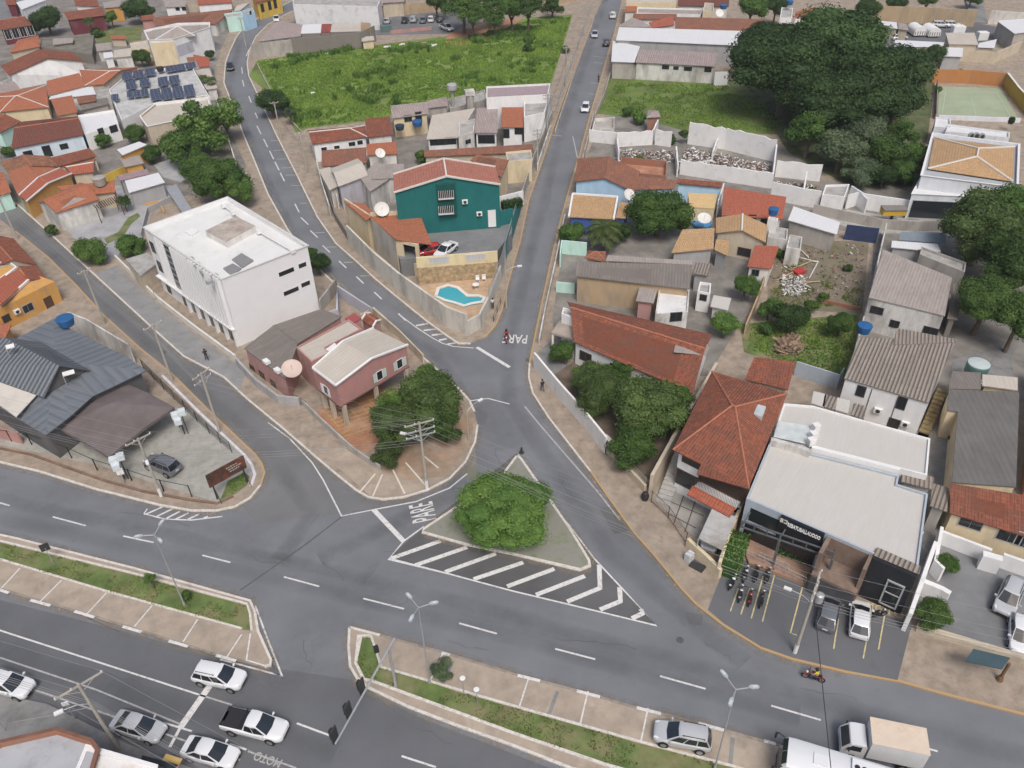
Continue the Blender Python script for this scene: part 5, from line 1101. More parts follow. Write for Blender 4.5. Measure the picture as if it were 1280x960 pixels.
# ---------------------------------------------------------------- pink house on stilts and its neighbour
H = house('low pink house with weathered grey sheet roof beside the white office building', [(305, 435), (357, 474), (372, 430), (341, 407)], 3.4, .9, 'shed', S_FIBD, W_PNK, over=.12)
for px, py in ((316, 462), (328, 470), (342, 481)): opening(H, 0, px, py, 1.0, 1.2, fr=FRB)
for px, py in ((333, 452), (347, 463)): g = MB(); g.box(G(px, py, 3.8), (.9, .6, .4), -.8); g.build('roof_vent', FRW, H.roofo)
house('grey sheet roofed back wing of the pink house touching the white office building', [(341, 407), (372, 430), (427, 396), (402, 386)], 3.6, 0, 'plain', S_FIBD, W_PNK, over=.12, cat='house')
H = house('flat beige roofed middle part of the pink house with a stepped edge', [(370, 434), (389, 452), (412, 441), (407, 434), (452, 411), (436, 399)], 4.6, 0, 'flat', S_BEI, W_PNK, par=.15)
dish('big beige satellite dish on the low pink house', (365, 462), 4.3, 1.45, -70, mat('dish_beige', (.52, .42, .37), .7, .08, 1.), 3.3, 62)
q4 = [(391, 461), (420, 483), (510, 432), (467, 411)]
P = PX(q4, 6.1); c = sum(P, Vector()) / 4; c.z = 0; H = House(); H.root = thing('house', 'pink house raised on concrete stilts at the street tip', 'house', c); W = inset([Vector((p.x, p.y, 0)) for p in P], .12); H.W = W
g = MB(); g.prism(W, 3.1, 6.0); E, F = (W[1] + W[2]) / 2, (W[3] + W[0]) / 2
for a, b, e in ((W[1], W[2], E), (W[3], W[0], F)): g.face([a + up * 5.99, b + up * 5.99, e + up * 6.85])
g.build('wall', wallm('pink_stain', (.40, .205, .19), .45), H.root)
g = MB(); E_, F_ = (P[1] + P[2]) / 2, (P[3] + P[0]) / 2; E_.z = F_.z = 7.05; P = [p + up * .08 for p in P]; g.slope([P[0], P[1], E_, F_], 0, .1); g.slope([P[2], P[3], F_, E_], 0, .1); H.roofo = g.build('roof', S_BEI, H.root)
g = MB(); 
for a, b in ((P[0], P[1]), (P[1], E_), (E_, P[2]), (P[0], F_), (F_, P[3])): g.tube(a + up * .05, b + up * .05, .15, n=4)
g.build('coping', FRW, H.roofo)
g = MB(); dd = (W[2] - W[1]).normalized(); g.prism(inset(W, -.05), 2.95, 3.1); g.build('floor_slab', wallm('slab_maroon', (.16, .08, .08), .3), H.root)
for k, (u, v) in enumerate(((0, .03), (0, .5), (0, .97), (1, .03), (1, .5), (1, .97))):
    p = (W[1] if u == 0 else W[0]).lerp(W[2] if u == 0 else W[3], v); g = MB(); g.box(p.lerp(c, .04) * 1 + up * (1.47 - p.lerp(c, .04).z), (.42, .42, 2.96), math.atan2(dd.y, dd.x)); g.build('stilt', W_BEI, H.root)
p = W[0].lerp(W[1], .5); g = MB(); g.box(p.lerp(c, .05) * 1 + up * (1.47 - p.lerp(c, .05).z), (.42, .42, 2.96), math.atan2(dd.y, dd.x)); g.build('stilt', W_BEI, H.root)
for px, py in ((474.5, 469), (499.5, 454.5)):
    f = opening(H, 1, px, py, .75, 1.15, pn=PANE)
    p, d, n = onwall(H, 1, px, py)
    for s in (-1, 1): g = MB(); g.obox(p + d * s * .48 - up * .6 + n * .05, d * s * .45, up * 1.2, n * .04 + d * s * .02); g.build('shutter', mat('shutter_mint', (.46, .56, .50), .7, .06), f)
f = opening(H, 0, 407.5, 487.5, .8, 1.1, pn=PANEB)
p, d, n = onwall(H, 0, 407.5, 487.5)
for s in (-1, 1): g = MB(); g.obox(p + d * s * .5 - up * .6 + n * .05, d * s * .4, up * 1.2, n * .04); g.build('shutter', FRW, f)
g = MB(); g.prism([G(*v, 6.6) for v in ((407, 436), (414, 440), (424, 434), (418, 428))], 5.8, 6.55); g.build('roof_box', FRW, H.roofo)
g = MB(); 
for k in range(9): a = G(404 + k * 3, 512 + k * 4.3, .2); g.tube(a, a + Vector((9.5, 4.2 + k * .05, 0)) , .03, n=4)
for k in range(6): a = G(404 + k * 12, 512 - k * 5.5, .2); g.tube(a, a + Vector((2.6, -3.6, 0)), .03, n=4)
tag(g.build('carport_grating', mat('yellow_tube', (.45, .36, .12), .6, .1), origin=c), 'yellow floor grating lines under the stilted pink house', 'grating')
wallrun('low stained wall in front of the pink house', [(380, 508), (400, 528), (430, 556), (446, 570), (476, 590)], 1.0, W_CON); wallrun('tall grey retaining wall in front of the low pink house', [(298, 458), (322, 484), (350, 505), (376, 508)], 1.3, W_GRY, .3)
wallrun('painted wall along the curved street above the pink house', [(452, 405), (468, 396), (500, 424), (530, 455)], 1.5, W_BEI); fence('thin balcony railing between the low pink house and the stilts', [(368, 500), (384, 510)], 1., IRON, .8)
house('small red-roofed water hut behind the stilted pink house', [(431, 398), (440, 405), (452, 398), (443, 391)], 4.4, 0, 'plain', mat('hut_red', (.30, .08, .08), .8, .1), W_PNK, name='hut', cat='hut', over=.05); house('small curved tile hut by the curved street behind the pink house', [(452, 400), (466, 409), (476, 400), (463, 391)], 3.4, .4, 'gable', T_RED, W_PNK, name='hut', cat='hut', over=.1, wallcap=FRW)
# ---------------------------------------------------------------- grey restaurant, brown tent, corner lot
ZG = 4.2
H = House(); out = [(5, 432), (67, 398), (88, 411), (107, 420), (160, 447), (183, 463), (150, 479), (116, 495), (87, 521), (57, 544), (20, 522), (-60, 470)]
P = PX(out, ZG); c = sum(P, Vector()) / len(P); c.z = 0; H.root = thing('restaurant', 'big grey metal roofed restaurant with a raised gable, left of the left street', 'restaurant', c); H.W = inset([Vector((p.x, p.y, 0)) for p in P], .5)
g = MB(); g.prism(H.W, 0, ZG - .1); g.build('wall', wallm('dark_wall', (.10, .10, .105), .3), H.root)
pk = G(70, 452, 5.2); g = MB(); U_ = P
for i in range(len(U_)): j = (i + 1) % len(U_); g.slope([U_[i], U_[j], pk], 0, .12)
H.roofo = g.build('roof', S_GRY, H.root)
R0, R1 = G(4, 421, 7.2), G(74, 457, 7.2); e0, e1 = G(-60, 455, 5.2), G(55, 497, 5.0); n0, n1 = G(52, 428, 5.2), G(113, 463, 4.9); g = MB(); g.slope([R0, R1, e1, e0], 0, .12); g.slope([R0, R1, n1, n0], 0, .12); g.build('raised_roof', S_GRYR, H.roofo)
g = MB(); g.face([R1 - up * .15 - (R1 - R0).normalized() * .5, e1 + up * -.1 - (R1 - R0).normalized() * .5, n1 + up * -.1 - (R1 - R0).normalized() * .5]); g.build('gable_end', mat('gable_dark', (.09, .085, .085), .8, .1), H.roofo)
w0 = [G(*v, 4.95) for v in ((-40, 478), (4, 468), (46, 493), (20, 521))]; g = MB(); g.slope(w0, 0, .1); g.build('lower_roof', mat('beige_canvas', (.56, .52, .46), .8, .08, .5, ((.4, .36, .3), .4, .6)), H.roofo)
for px, z_, sz in ((79, 6.0, 1.), (8, 8.0, .7)):
    p = G(px, 471 if px > 50 else 437, z_); t = thing('floodlight', 'white twin floodlight on the gable end of the grey restaurant' if px > 50 else 'white floodlight on the ridge of the grey restaurant', 'floodlight', p); g = MB(); g.obox(p, (1.1 * sz, .55 * sz, 0), (-.3, .55, .1), (0, 0, .12)); g.build('lamp_head', FRW, t); g = MB(); g.tube(p, p - up * 1.1, .05); g.build('bracket', STEEL, t)
tank('blue tank on the grey restaurant roof beside the orange house', (84, 406), 4.6, 1.05, 1.0)
wallrun('stained white wall by the blue tank along the left street', [(95, 415), (118, 424), (170, 456)], 3.2, W_OLD)
P = PX([(72, 535), (136, 571), (218, 509), (155, 478)], 3.1); ap = G(140, 503, 4.4); c = sum(P, Vector()) / 4; c.z = 0; t = thing('tent', 'big brown fabric tent over the corner parking lot', 'tent', c); g = MB(); TENT = mat('tent_fabric', (.14, .116, .113), .8, .14, .4, ((.175, .15, .147), .5, .4))
for i in range(4):
    j = (i + 1) % 4; m_ = (P[i] + P[j]) / 2 + up * .25
    for a, b in ((P[i], m_), (m_, P[j])):
        g.face([a, b, ap]); g.face([ap - up * .04, b - up * .04, a - up * .04])
        g.face([a - up * .04 - up * .3, b - up * .3 - up * .04, b, a])
g.build('canopy', TENT, t); 
for p in P: g = MB(); q = p.lerp(ap, .03); g.tube((q.x, q.y, 0), (q.x, q.y, q.z - .05), .07); g.build('pole', IRON, t)
for px, py, lb in ((223, 520, 'white lamp box cluster at the right corner of the brown tent'), (146, 576, 'white lamp box cluster at the lower corner of the brown tent')):
    p = G(px, py, 2.8); t = thing('lamp_cluster', lb, 'lamp', (p.x, p.y, BT)); g = MB()
    for dx, dy, dz in ((-.35, 0, .1), (.4, .25, .35), (.0, -.5, -.35)): g.box(p + Vector((dx, dy, dz)), (.75, .7, .65), .4)
    g.build('lamp_box', mat('lamp_box', (.55, .60, .62), .4, .1, 2.), t); g = MB(); g.tube(p, (p.x, p.y, BT), .08); g.tube(p + Vector((.4, 0, 0)), (p.x + .4, p.y, BT), .06); g.build('pole', IRON, t)
fence('black post fence along the avenue side of the corner lot', [(-10, 548), (40, 556), (90, 573), (122, 588), (165, 601), (205, 614), (240, 621)], 1.7, IRON, 2.4, rails=(.95,), r=.06); fence('dark fence along the left street side of the corner lot', [(180, 462), (205, 487), (232, 513), (262, 542), (290, 566)], 1.7, IRON, 2.2, rails=(.5, .95), mesh=True)
wallrun('low brown kerb wall around the corner lot', [(-30, 556), (40, 570), (90, 588), (130, 602), (180, 616), (240, 627), (272, 631), (292, 622)], .3, mat('kerb_brown', (.19, .125, .09), .9, .25, 1.), .25); wallrun('pink plastered wall at the lower left behind the fence', [(-40, 540), (0, 548), (30, 556)], 1.8, W_PNK)
t = thing('sign_pillar', 'small white pillar sign by the fence under the tent corner', 'sign', G(156, 604, BT)); p = G(156, 604, BT); g = MB(); g.box(p + up * .8, (.12, .12, 1.6)); g.build('post', STEEL, t); g = MB(); g.box(p + up * 1.7, (.7, .12, .8), .3); g.build('panel', FRW, t)
# corner billboard
p0, p1 = G(272, 624, BT), G(309, 603, BT); d = (p1 - p0); d.z = 0; L_ = d.length; d.normalize(); n = Vector((d.y, -d.x, 0)); t = thing('billboard', 'dark billboard on two black posts at the corner lot tip', 'billboard', (p0 + p1) / 2)
for p in (p0, p1): g = MB(); g.tube(p, p + up * 3.6, .09); g.tube(p + up * 2., p - n * -.9, .04); g.build('post', IRON, t)
g = MB(); g.obox(p0 + up * 2.0 - d * .4, d * (L_ + .8), up * 1.7, n * .15); pn = g.build('panel', mat('billboard_face', (.05, .035, .03), .5, .3, 1.2, ((.22, .07, .04), .8, .9)), t)
g = MB()
for r_, (u0, u1) in enumerate(((.50, .88), (.55, .93), (.58, .86))):
    x = L_ * u0
    while x < L_ * u1: ww = random.uniform(.12, .3); g.obox(p0 + d * x + up * (3.2 - r_ * .3) + n * .155, d * ww, up * .13, n * .012); x += ww + .07
g.build('lettering', mat('sign_white', (.42, .38, .32), .6, 0), pn)
# ---------------------------------------------------------------- houses at the upper left
def W3(i, *pts): return [(i, *p) for p in pts]
def hs(label, quad, h, rise, kind, roof, wall, wins=(), **k):
    fr = k.pop('fr', None); H = house(label, quad, h, rise, kind, roof, wall, **k)
    for wn in wins: opening(H, wn[0], wn[1], wn[2], wn[3], wn[4], kind=wn[5] if len(wn) > 5 else 'window', fr=fr or FRW)
    return H
NW = 'houses at the upper left'
H = hs('ochre house with a red roof and white verges, left of the left street', [(36, 349), (21, 334), (-22, 362), (0, 382)], 3.4, 1.0, 'shed', T_BRI, W_ORG, (), walls=False, over=0.)
P_ = [G(*v, 3.4) for v in ((36, 350), (67, 347))]; g = MB(); Wp = [G(79, 377, 0), G(16, 410, 0), G(-24, 430, 0), G(-60, 400, 0), G(20, 356, 0)]; g.prism(Wp, 0, 3.35); g.build('wall', W_ORG, H.root); H.W = [Vector((p.x, p.y, 0)) for p in Wp]
opening(H, 0, 62, 380, 1.0, 2.1, 'door', fr=FRB, pn=mat('door_brown', (.09, .05, .035), .7, .1)); opening(H, 0, 35, 385, 1.4, 1.1, fr=FRG); acunit(H, 0, 20, 389); opening(H, 0, 8, 398, .9, .9, fr=FRB)
g = MB()
for a, b in (((36, 350), (0, 382)), ((21, 334), (-10, 360))): g.tube(G(*a, 3.6), G(*b, 3.6), .22, n=4)
g.build('coping', FRW, H.roofo)
hs('long clay tiled roof house along the left street above the ochre house', [(46, 331), (17, 298), (-40, 300), (-8, 334)], 3.0, 1.0, 'gable', T_RED, W_BEI, cap=CAPR); hs('small clay tiled roof at the street side of the ochre house', [(58, 348), (45, 332), (23, 332), (36, 350)], 3.2, .5, 'shed', T_RED, W_ORG)
hs('white walled annex with a pale roof behind the ochre house', [(9, 324), (21, 333), (-20, 362), (-34, 340)], 3.5, 0, 'flat', CONC, W_WHT); hs('orange tiled roof at the left edge below the ochre house', [(14, 406), (6, 425), (-30, 440), (-30, 398)], 2.6, .8, 'shed', T_ORG, W_ORG)
ZB = 3.6
H = hs('long orange roof running back from the blue door gable to the street', [(124, 249), (70, 266), (46, 253), (100, 228)], 3.5, 1.1, 'gable', T_ORG, W_OLD, (), cap=CAPR)
P_ = [G(*v, 0) for v in ((83, 288), (123, 272), (118, 265), (79, 279))]; Hn = House(); c = sum(P_, Vector()) / 4; Hn.root = thing('house', 'white front annex with light blue doors beside the pergola', 'house', c); Hn.W = [Vector((p.x, p.y, 0)) for p in P_]; g = MB(); g.prism(Hn.W, 0, 3.5); a, b = Hn.W[0], Hn.W[1]; g.face([a + up * 3.49, b + up * 3.49, a.lerp(b, .55) + up * 4.6]); g.build('wall', W_OLD, Hn.root)
BLUD = mat('door_blue', (.25, .48, .68), .6, .08)
opening(Hn, 0, 86, 277, 1.1, 2.0, 'door', pn=BLUD); opening(Hn, 0, 107, 268, 1.2, 2.0, 'door', pn=BLUD); opening(Hn, 0, 95, 272, 2.0, 1.7, 'door', fr=FRD, pn=mat('shop_dark', (.03, .035, .05), .5, .2, 4.))
hs('narrow red roofed house with white verge stripe on the left street', [(33, 252), (24, 244), (75, 210), (90, 217)], 3.4, .7, 'gable', T_BRI, W_ORG, wallcap=FRW); hs('red roofed house with a rusty scattered tile roof on the street corner', [(24, 247), (10, 218), (60, 206), (74, 213)], 3.2, .8, 'gable', T_ORG, W_MNT); hs('house under loose scattered rust tiles beside the pale blue house', [(13, 219), (0, 203), (62, 195), (73, 208)], 3.2, .9, 'gable', T_SCA, W_BEI)
hs('red roofed wing touching the pale blue house', [(121, 195), (73, 208), (63, 197), (112, 185)], 3., .5, 'shed', T_RED, W_BEI); hs('bright red roof with a white ridge in the middle of the old terrace', [(117, 215), (90, 218), (78, 208), (120, 199)], 3.2, .6, 'gable', T_BRI, W_BEI, cap=CAPW); hs('long orange roof behind the grey water drum', [(144, 240), (92, 246), (70, 233), (143, 226)], 3., .7, 'shed', T_ORG, W_BEI)
p = G(126, 230, 3.2); t = tank('big grey asbestos drum lying on the orange terrace roofs', (126, 231), 3.6, 1.1, 1.3, mat('drum_grey', (.33, .31, .28), .9, .2, 1.)); 
H = hs('pale blue house with a big dark brown tiled roof', [(105, 168), (14, 186), (27, 152), (97, 145)], 3.6, 1.3, 'gable', T_DRK, W_SKY, ((0, 35, 192, 1.4, .9), (0, 59, 189, 1.3, 2.0, 'door'), (0, 80, 183, 1.3, .9)), fr=FRD, wallcap=None)
tank('blue tank at the end of the pale blue house', (104, 177), 1.6, .9, .9)
hs('red tiled roof left of the dark brown one', [(27, 152), (0, 166), (-30, 160), (-10, 143), (67, 143)][:4], 3.2, .8, 'gable', T_RED, W_MNT); hs('white flat roofed house right of the dark brown roof', [(148, 155), (106, 168), (97, 144), (142, 137)], 3.4, 0, 'flat', S_WHT, W_WHT, ((0, 126, 164, 1., 1.), (0, 142, 161, 1.4, 1.2)), fr=FRD)
hs('little orange roof above the white flat roofed house', [(97, 140), (72, 145), (63, 124), (90, 119)], 3.6, .3, 'shed', T_ORG, W_CRM); hs('white sheet roof between the orange terrace roofs', [(120, 118), (61, 124), (70, 111), (116, 108)], 3.2, .0, 'plain', S_WHT, W_WHT); hs('orange tiled house left of the white sheet roof', [(61, 134), (0, 140), (-30, 122), (58, 106)], 3.4, .9, 'hip', T_ORG, W_CRM, cap=CAPW)
hs('orange roofed house in the middle of the terrace by the white gable', [(107, 107), (61, 119), (58, 101), (99, 91)], 3.6, .6, 'shed', T_ORG, W_WHT); hs('orange hipped roof house next to the solar panel building', [(130, 105), (106, 107), (99, 87), (174, 84)], 3.6, 1.1, 'hipB', T_ORG, W_BEI, cap=CAPW); hs('grimy flat roof between orange roofs and the solar panel building', [(140, 128), (110, 132), (108, 112), (136, 108)], 3., 0, 'flat', CONC, W_CON)
A, B, AP = G(13, 93, 3.6), G(102, 76, 3.6), None; ap = G(59, 72, 5.4); dv = Vector((-ap.y * 0 + (A - B).y, -(A - B).x, 0)).normalized(); dv = dv if dv.y > 0 else -dv; t = thing('house', 'white house with a wide blank gable under a brick red roof', 'house', ((A + B) / 2).xy.to_3d()); g = MB(); b3 = dv * 9
g.face([(A.x, A.y, 0), (B.x, B.y, 0), B, ap, A]); g.face([(A.x, A.y, 0), A, A + b3, (A.x + b3.x, A.y + b3.y, 0)]); g.face([(B.x, B.y, 0), B, B + b3, (B.x + b3.x, B.y + b3.y, 0)]); g.build('wall', wallm('gable_white', (.66, .66, .65), .35), t); g = MB(); o_ = dv * -.4; g.slope([A + o_ + (A - B) * .03, ap + o_, ap + b3, A + b3 + (A - B) * .03], 0, .15); g.slope([B + o_ + (B - A) * .02, ap + o_, ap + b3, B + b3], 0, .15); g.build('roof', T_RED, t)
hs('grimy roofless lot building behind the wide white gable', [(115, 68), (50, 58), (50, 48), (117, 44)], 2.6, 0, 'flat', mat('mossy_slab', (.17, .16, .13), .9, .35, .5), W_DRK); hs('little grey hut roof in the grimy lot', [(91, 53), (66, 56), (66, 48), (92, 47)], 3., .2, 'shed', S_FIB, W_DRK); hs('orange roof by the plaza at the left edge', [(50, 58), (12, 66), (22, 50), (48, 44)], 3., .7, 'hip', T_ORG, W_BEI)
H = hs('dark red colonial house with white framed windows at the upper left', [(40, 31), (0, 37), (0, 25), (26, 20)], 4.2, 1., 'gable', T_RED, W_MAR, [(0, 10 + 9.5 * k, 43 - 1.6 * k, 1.4, 2.4) for k in range(4)]); hs('dark red long house behind the small palm', [(131, 19), (85, 25), (80, 15), (128, 9)], 4.2, .8, 'shed', T_RED, W_MAR)
H = hs('orange house with a grey roof at the top left', [(153, 8), (130, 10), (128, 3), (150, 0)], 4., .2, 'shed', S_FIB, W_ORG, ((0, 141, 17, 1., 1.6),), fr=FRB); hs('white roofed hall at the top left corner', [(57, 0), (27, 12), (20, 3), (52, -6)], 4., .3, 'shed', S_WHT, W_WHT); hs('pale gabled house with a red roof at the top left', [(124, 8), (94, 7), (92, -4), (120, -6)], 4., 1., 'gable', T_RED, W_WHT)
hs('red roof strip at the very top left', [(20, 6), (8, 6), (6, -3), (20, -4)], 3.5, .5, 'gable', T_RED, W_MAR); hs('long low red tiled row house behind the modern white house', [(270, 30), (195, 32), (190, 22), (292, 11)], 3.2, .8, 'shed', T_OLD, W_OLD); wallrun('long pale wall above the red tiled row house', [(212, 18), (250, 15), (292, 10)], 2.2, W_BEI)
hs('small red roof left of the modern white house', [(194, 24), (176, 26), (178, 20), (192, 18)], 3.4, .5, 'gable', T_RED, W_PNK); hs('grey and white house at the top above the pale wall', [(232, 8), (206, 9), (205, 0), (232, -2)], 3.6, .3, 'shed', S_FIB, W_WHT, ((0, 222, 11, 1., .8), (0, 230, 11, 1., .8)), fr=FRD); hs('bright red roof at the top edge by the pale wall', [(290, 3), (247, 6), (246, -6), (288, -8)], 3.6, .6, 'shed', T_BRI, W_WHT)
H = hs('mint green house by the curved street at the top', [(303, 19), (283, 22), (280, 17), (301, 14)], 4., 0, 'flat', CONC, W_MNT); hs('light blue house by the curved street at the top', [(318, 14), (303, 19), (301, 14), (315, 9)], 4.2, 0, 'flat', CONC, W_BLU, ((0, 313, 16, .9, 1.),)); hs('pale sheet roofed house above the mint green one', [(300, 13), (292, 14), (296, 7), (312, 3)], 4., .4, 'shed', S_BEI, W_OLD)
H = hs('yellow house with dark arched doors at the top of the curved street', [(352, -5), (320, 4), (312, -10), (345, -16)], 4.6, .6, 'shed', T_RED, W_YEL, ((0, 328, 10, 1., 2.), (0, 337, 7, 1., 2.2, 'door'), (0, 344, 5, 1., 2.2, 'door')), fr=FRD)
for lb, q_, h_, rf, wl in (('grey sheet hut right of the grimy lot', [(140, 62), (121, 64), (119, 55), (139, 53)], 2.8, S_FIB, W_OLD), ('tiny white roof below the grey sheet hut', [(142, 71), (130, 73), (129, 66), (140, 65)], 2.6, S_WHT, W_WHT), ('small orange roof on the back lawn', [(158, 49), (138, 49), (138, 44), (157, 44)], 2., T_ORG, W_BEI), ('beige lean-to left of the cream annex', [(166, 70), (143, 72), (142, 63), (164, 60)], 2.8, S_BEI, W_OLD), ('pinkish porch roof over the terrace left of the dark brown roof', [(26, 112), (0, 118), (-6, 108), (18, 102)], 2.6, S_PNK, W_GRY), ('grimy lean-to between the little orange roof and the solar building', [(136, 130), (102, 138), (98, 128), (134, 122)], 3., S_FIBD, W_CON), ('rust roof patch above the grimy lean-to', [(120, 126), (98, 130), (95, 121), (118, 118)], 3.4, T_OLD, W_CON), ('beige roof beside the curved street by the palms', [(272, 110), (258, 112), (244, 88), (262, 86)], 2.6, S_BEI, W_OFF), ('grey shed behind the ochre wall of the little lean-to', [(180, 204), (156, 209), (150, 199), (174, 194)], 2.2, S_FIB, W_ORG)): hs(lb, q_, h_, .2, 'plain', rf, wl, name='shed', cat='shed')
wallrun('pale wall along the top of the cream annex yard', [(140, 76), (168, 73), (190, 80)], 2., W_BEI); wallrun('white terrace wall along the left edge street', [(2, 112), (22, 104), (56, 101)], 1.6, W_OLD); wallrun('concrete yard wall below the dark brown roofed house', [(22, 205), (62, 196)], 1.4, W_OLD); wallrun('yard wall beside the curved street behind the wide thin tree', [(300, 222), (286, 178), (272, 132)], 1.8, W_OFF); wallrun('grey garden wall of the terrace gardens', [(98, 186), (134, 178), (152, 170)], 1.2, W_CON)
# modern white house
H = house('modern white house with a grey hipped roof and white ridges', [(262, 34), (216, 49), (186, 50), (180, 38), (222, 29), (262, 28)], 6.2, 0, 'flat', S_FIB, W_WHT, par=.5, wallcap=FRW)
g = MB(); zz = 5.8; q = [G(*v, zz) for v in ((244, 45), (194, 50), (188, 38), (250, 31))]; e1, e2 = G(222, 33, 7.2), G(226, 33, 7.2); g.slope([q[0], q[1], e1], 0, .05); g.slope([q[1], q[2], e1], 0, .05); g.slope([q[2], q[3], e1], 0, .05); g.slope([q[3], q[0], e1], 0, .05); g.build('hipped_roof', S_FIB, H.roofo); k_ = MB()
for v in q: k_.tube(v + up * .05, e1 + up * .05, .16, n=4)
k_.build('ridge_cap', FRW, H.roofo)
opening(H, 0, 232, 61, 5., 2.6, 'gate', fr=W_WHT, pn=W_PLW)
hs('beige blank flank wall block in front of the modern white house', [(217, 52), (188, 54), (187, 50), (216, 48)], 5.8, 0, 'flat', CONC, W_CRM); hs('cream annex left of the modern white house', [(187, 60), (165, 62), (162, 54), (185, 50)], 3., 0, 'flat', S_BEI, W_CRM); wallrun('red tiled strip wall in front of the modern white house', [(192, 82), (246, 77)], 1.2, W_BRK); hs('little red tiled porch at the corner of the modern white house', [(262, 83), (249, 84), (241, 68), (262, 72)], 3., .4, 'shed', T_BRI, W_WHT, wallcap=None)
# solar building
H = hs('white building whose flat roof is covered with solar panels', [(262, 121), (192, 129), (152, 150), (136, 112), (160, 92), (238, 80)], 5.0, 0, 'flat', mat('solar_roof', (.45, .45, .44), .9, .12, .5, ((.22, .22, .21), .6, .6)), W_WHT)
SOL = bpy.data.materials.new('solar_cells'); SOL.use_nodes = True; _n = SOL.node_tree; _b = _n.nodes['Principled BSDF']; br = _n.nodes.new('ShaderNodeTexBrick'); br.offset = 0; br.inputs['Color1'].default_value = (.03, .038, .07, 1); br.inputs['Color2'].default_value = (.036, .045, .08, 1); br.inputs['Mortar'].default_value = (.22, .24, .28, 1); br.inputs['Scale'].default_value = 1; br.inputs['Brick Width'].default_value = .8; br.inputs['Row Height'].default_value = .8; br.inputs['Mortar Size'].default_value = .03
_n.links.new(_n.nodes.new('ShaderNodeTexCoord').outputs['UV'], br.inputs['Vector']); _n.links.new(br.outputs[0], _b.inputs['Base Color']); _b.inputs['Roughness'].default_value = .35
def solar(q4, label):
    P = [G(*v, z) for v, z in zip(q4, (5.35, 5.35, 5.9, 5.9))]; c = sum(P, Vector()) / 4; t = thing('solar_panel', label, 'solar panel', (c.x, c.y, 4.6), 0, 'solar panels on the white building'); g = MB(); g.slope(P, 0, .05, ref=P[1] - P[0]); g.build('cells', SOL, t); g = MB()
    for p in P: g.tube(p - up * .05, (p.x, p.y, 4.65), .03, n=5)
    g.build('legs', STEEL, t)
SL = ' solar panel of the white flat roof, '; OW = ['leftmost', 'second', 'third', 'fourth']
for k, (x, y) in enumerate(((153, 97), (167, 95), (181, 92))): solar([(x, y + 3), (x + 13, y + 1), (x + 12, y - 8), (x - 1, y - 6)], OW[k] + SL + 'in the top left row')
for k, (x, y) in enumerate(((208, 89), (220, 87), (233, 85))): solar([(x, y + 1), (x + 12, y - 1), (x + 10, y - 8), (x - 2, y - 6)], OW[k] + SL + 'in the row by the red tiled porch')
for k, (x, y) in enumerate(((158, 112), (175, 109), (198, 108), (212, 106))): solar([(x, y), (x + 12, y - 2), (x + 11, y - 13), (x - 1, y - 11)], OW[k] + SL + 'in the second row')
for k, (x, y) in enumerate(((140, 126), (159, 122), (168, 121), (177, 120))): solar([(x, y), (x + 8.5, y - 1), (x + 7.5, y - 9), (x - 1, y - 8)], OW[k] + ' small' + SL + 'in the lowest row')
for k, (x, y) in enumerate(((189, 126), (203, 125), (217, 123), (231, 121))): solar([(x, y), (x + 13, y - 2), (x + 10, y - 16), (x - 2, y - 14)], OW[k] + ' big' + SL + 'in the lowest row')
tank('black tank on the solar panel roof', (201, 89), 5.2, .8, .8, mat('tank_black', (.03, .03, .033), .5, .1), 'dark water tanks'); hs('red tiled strip roof behind the solar panels', [(236, 85), (170, 93), (165, 88), (240, 78)], 4.4, .5, 'shed', T_RED, W_WHT)
H = hs('beige flat roofed building in front of the solar panels', [(236, 147), (184, 158), (175, 145), (196, 128), (258, 119), (263, 133)], 4.8, 0, 'flat', S_BEI, W_BEI, wallcap=FRW)
hs('white shed roof with a small vent beside the pergola', [(206, 228), (161, 241), (156, 226), (198, 216)], 3., 0, 'plain', S_WHT, W_GRY, name='shed', cat='shed'); hs('pink sheet roof strip above the white shed', [(187, 217), (150, 226), (145, 220), (184, 211)], 3.2, .2, 'plain', sheet('sheet_pink', (.42, .30, .32), joint=3.), W_GRY, name='shed', cat='shed'); hs('small white lean-to roof with an ochre wall', [(184, 181), (153, 194), (146, 187), (174, 177)], 3.2, 0, 'plain', S_WHT, W_ORG, name='shed', cat='shed')
t = thing('pergola', 'dark slatted pergola beside the blue door house', 'pergola', G(138, 270, BT)); g = MB()
P_ = [G(*v, 2.6) for v in ((121, 262), (150, 252), (143, 246), (116, 256))]
for p in P_: g.tube((p.x, p.y, 0), p, .07)
for k in range(12): g.obox(P_[0].lerp(P_[1], k / 11), (P_[3] - P_[0]) * 1.1, Vector((.12, .05, 0)), up * .12)
g.build('frame', FRB, t); 
wallrun('ochre garden wall by the grey yard', [(118, 236), (150, 222), (168, 212)], 1.6, W_YEL)
for lb, pts, h_ in (('concrete yard wall between the grey yard and the parked cars', [(222, 250), (186, 268), (178, 300)], 1.2), ('ochre kerb wall in the grey yard', [(182, 258), (200, 254), (206, 268)], .5)): wallrun(lb, pts, h_, W_GRY if h_ > 1 else W_ORG)
hs('grey ramp roof beside the full dark tree', [(240, 262), (228, 266), (208, 236), (220, 230)], 1.8, 0, 'plain', mat('grey_ramp', (.27, .28, .31), .8, .1), W_GRY, name='ramp', cat='ramp')
hs('pale house at the left edge above the street corner', [(14, 240), (-20, 250), (-40, 232), (4, 214)], 3., .6, 'gable', T_ORG, W_MNT)
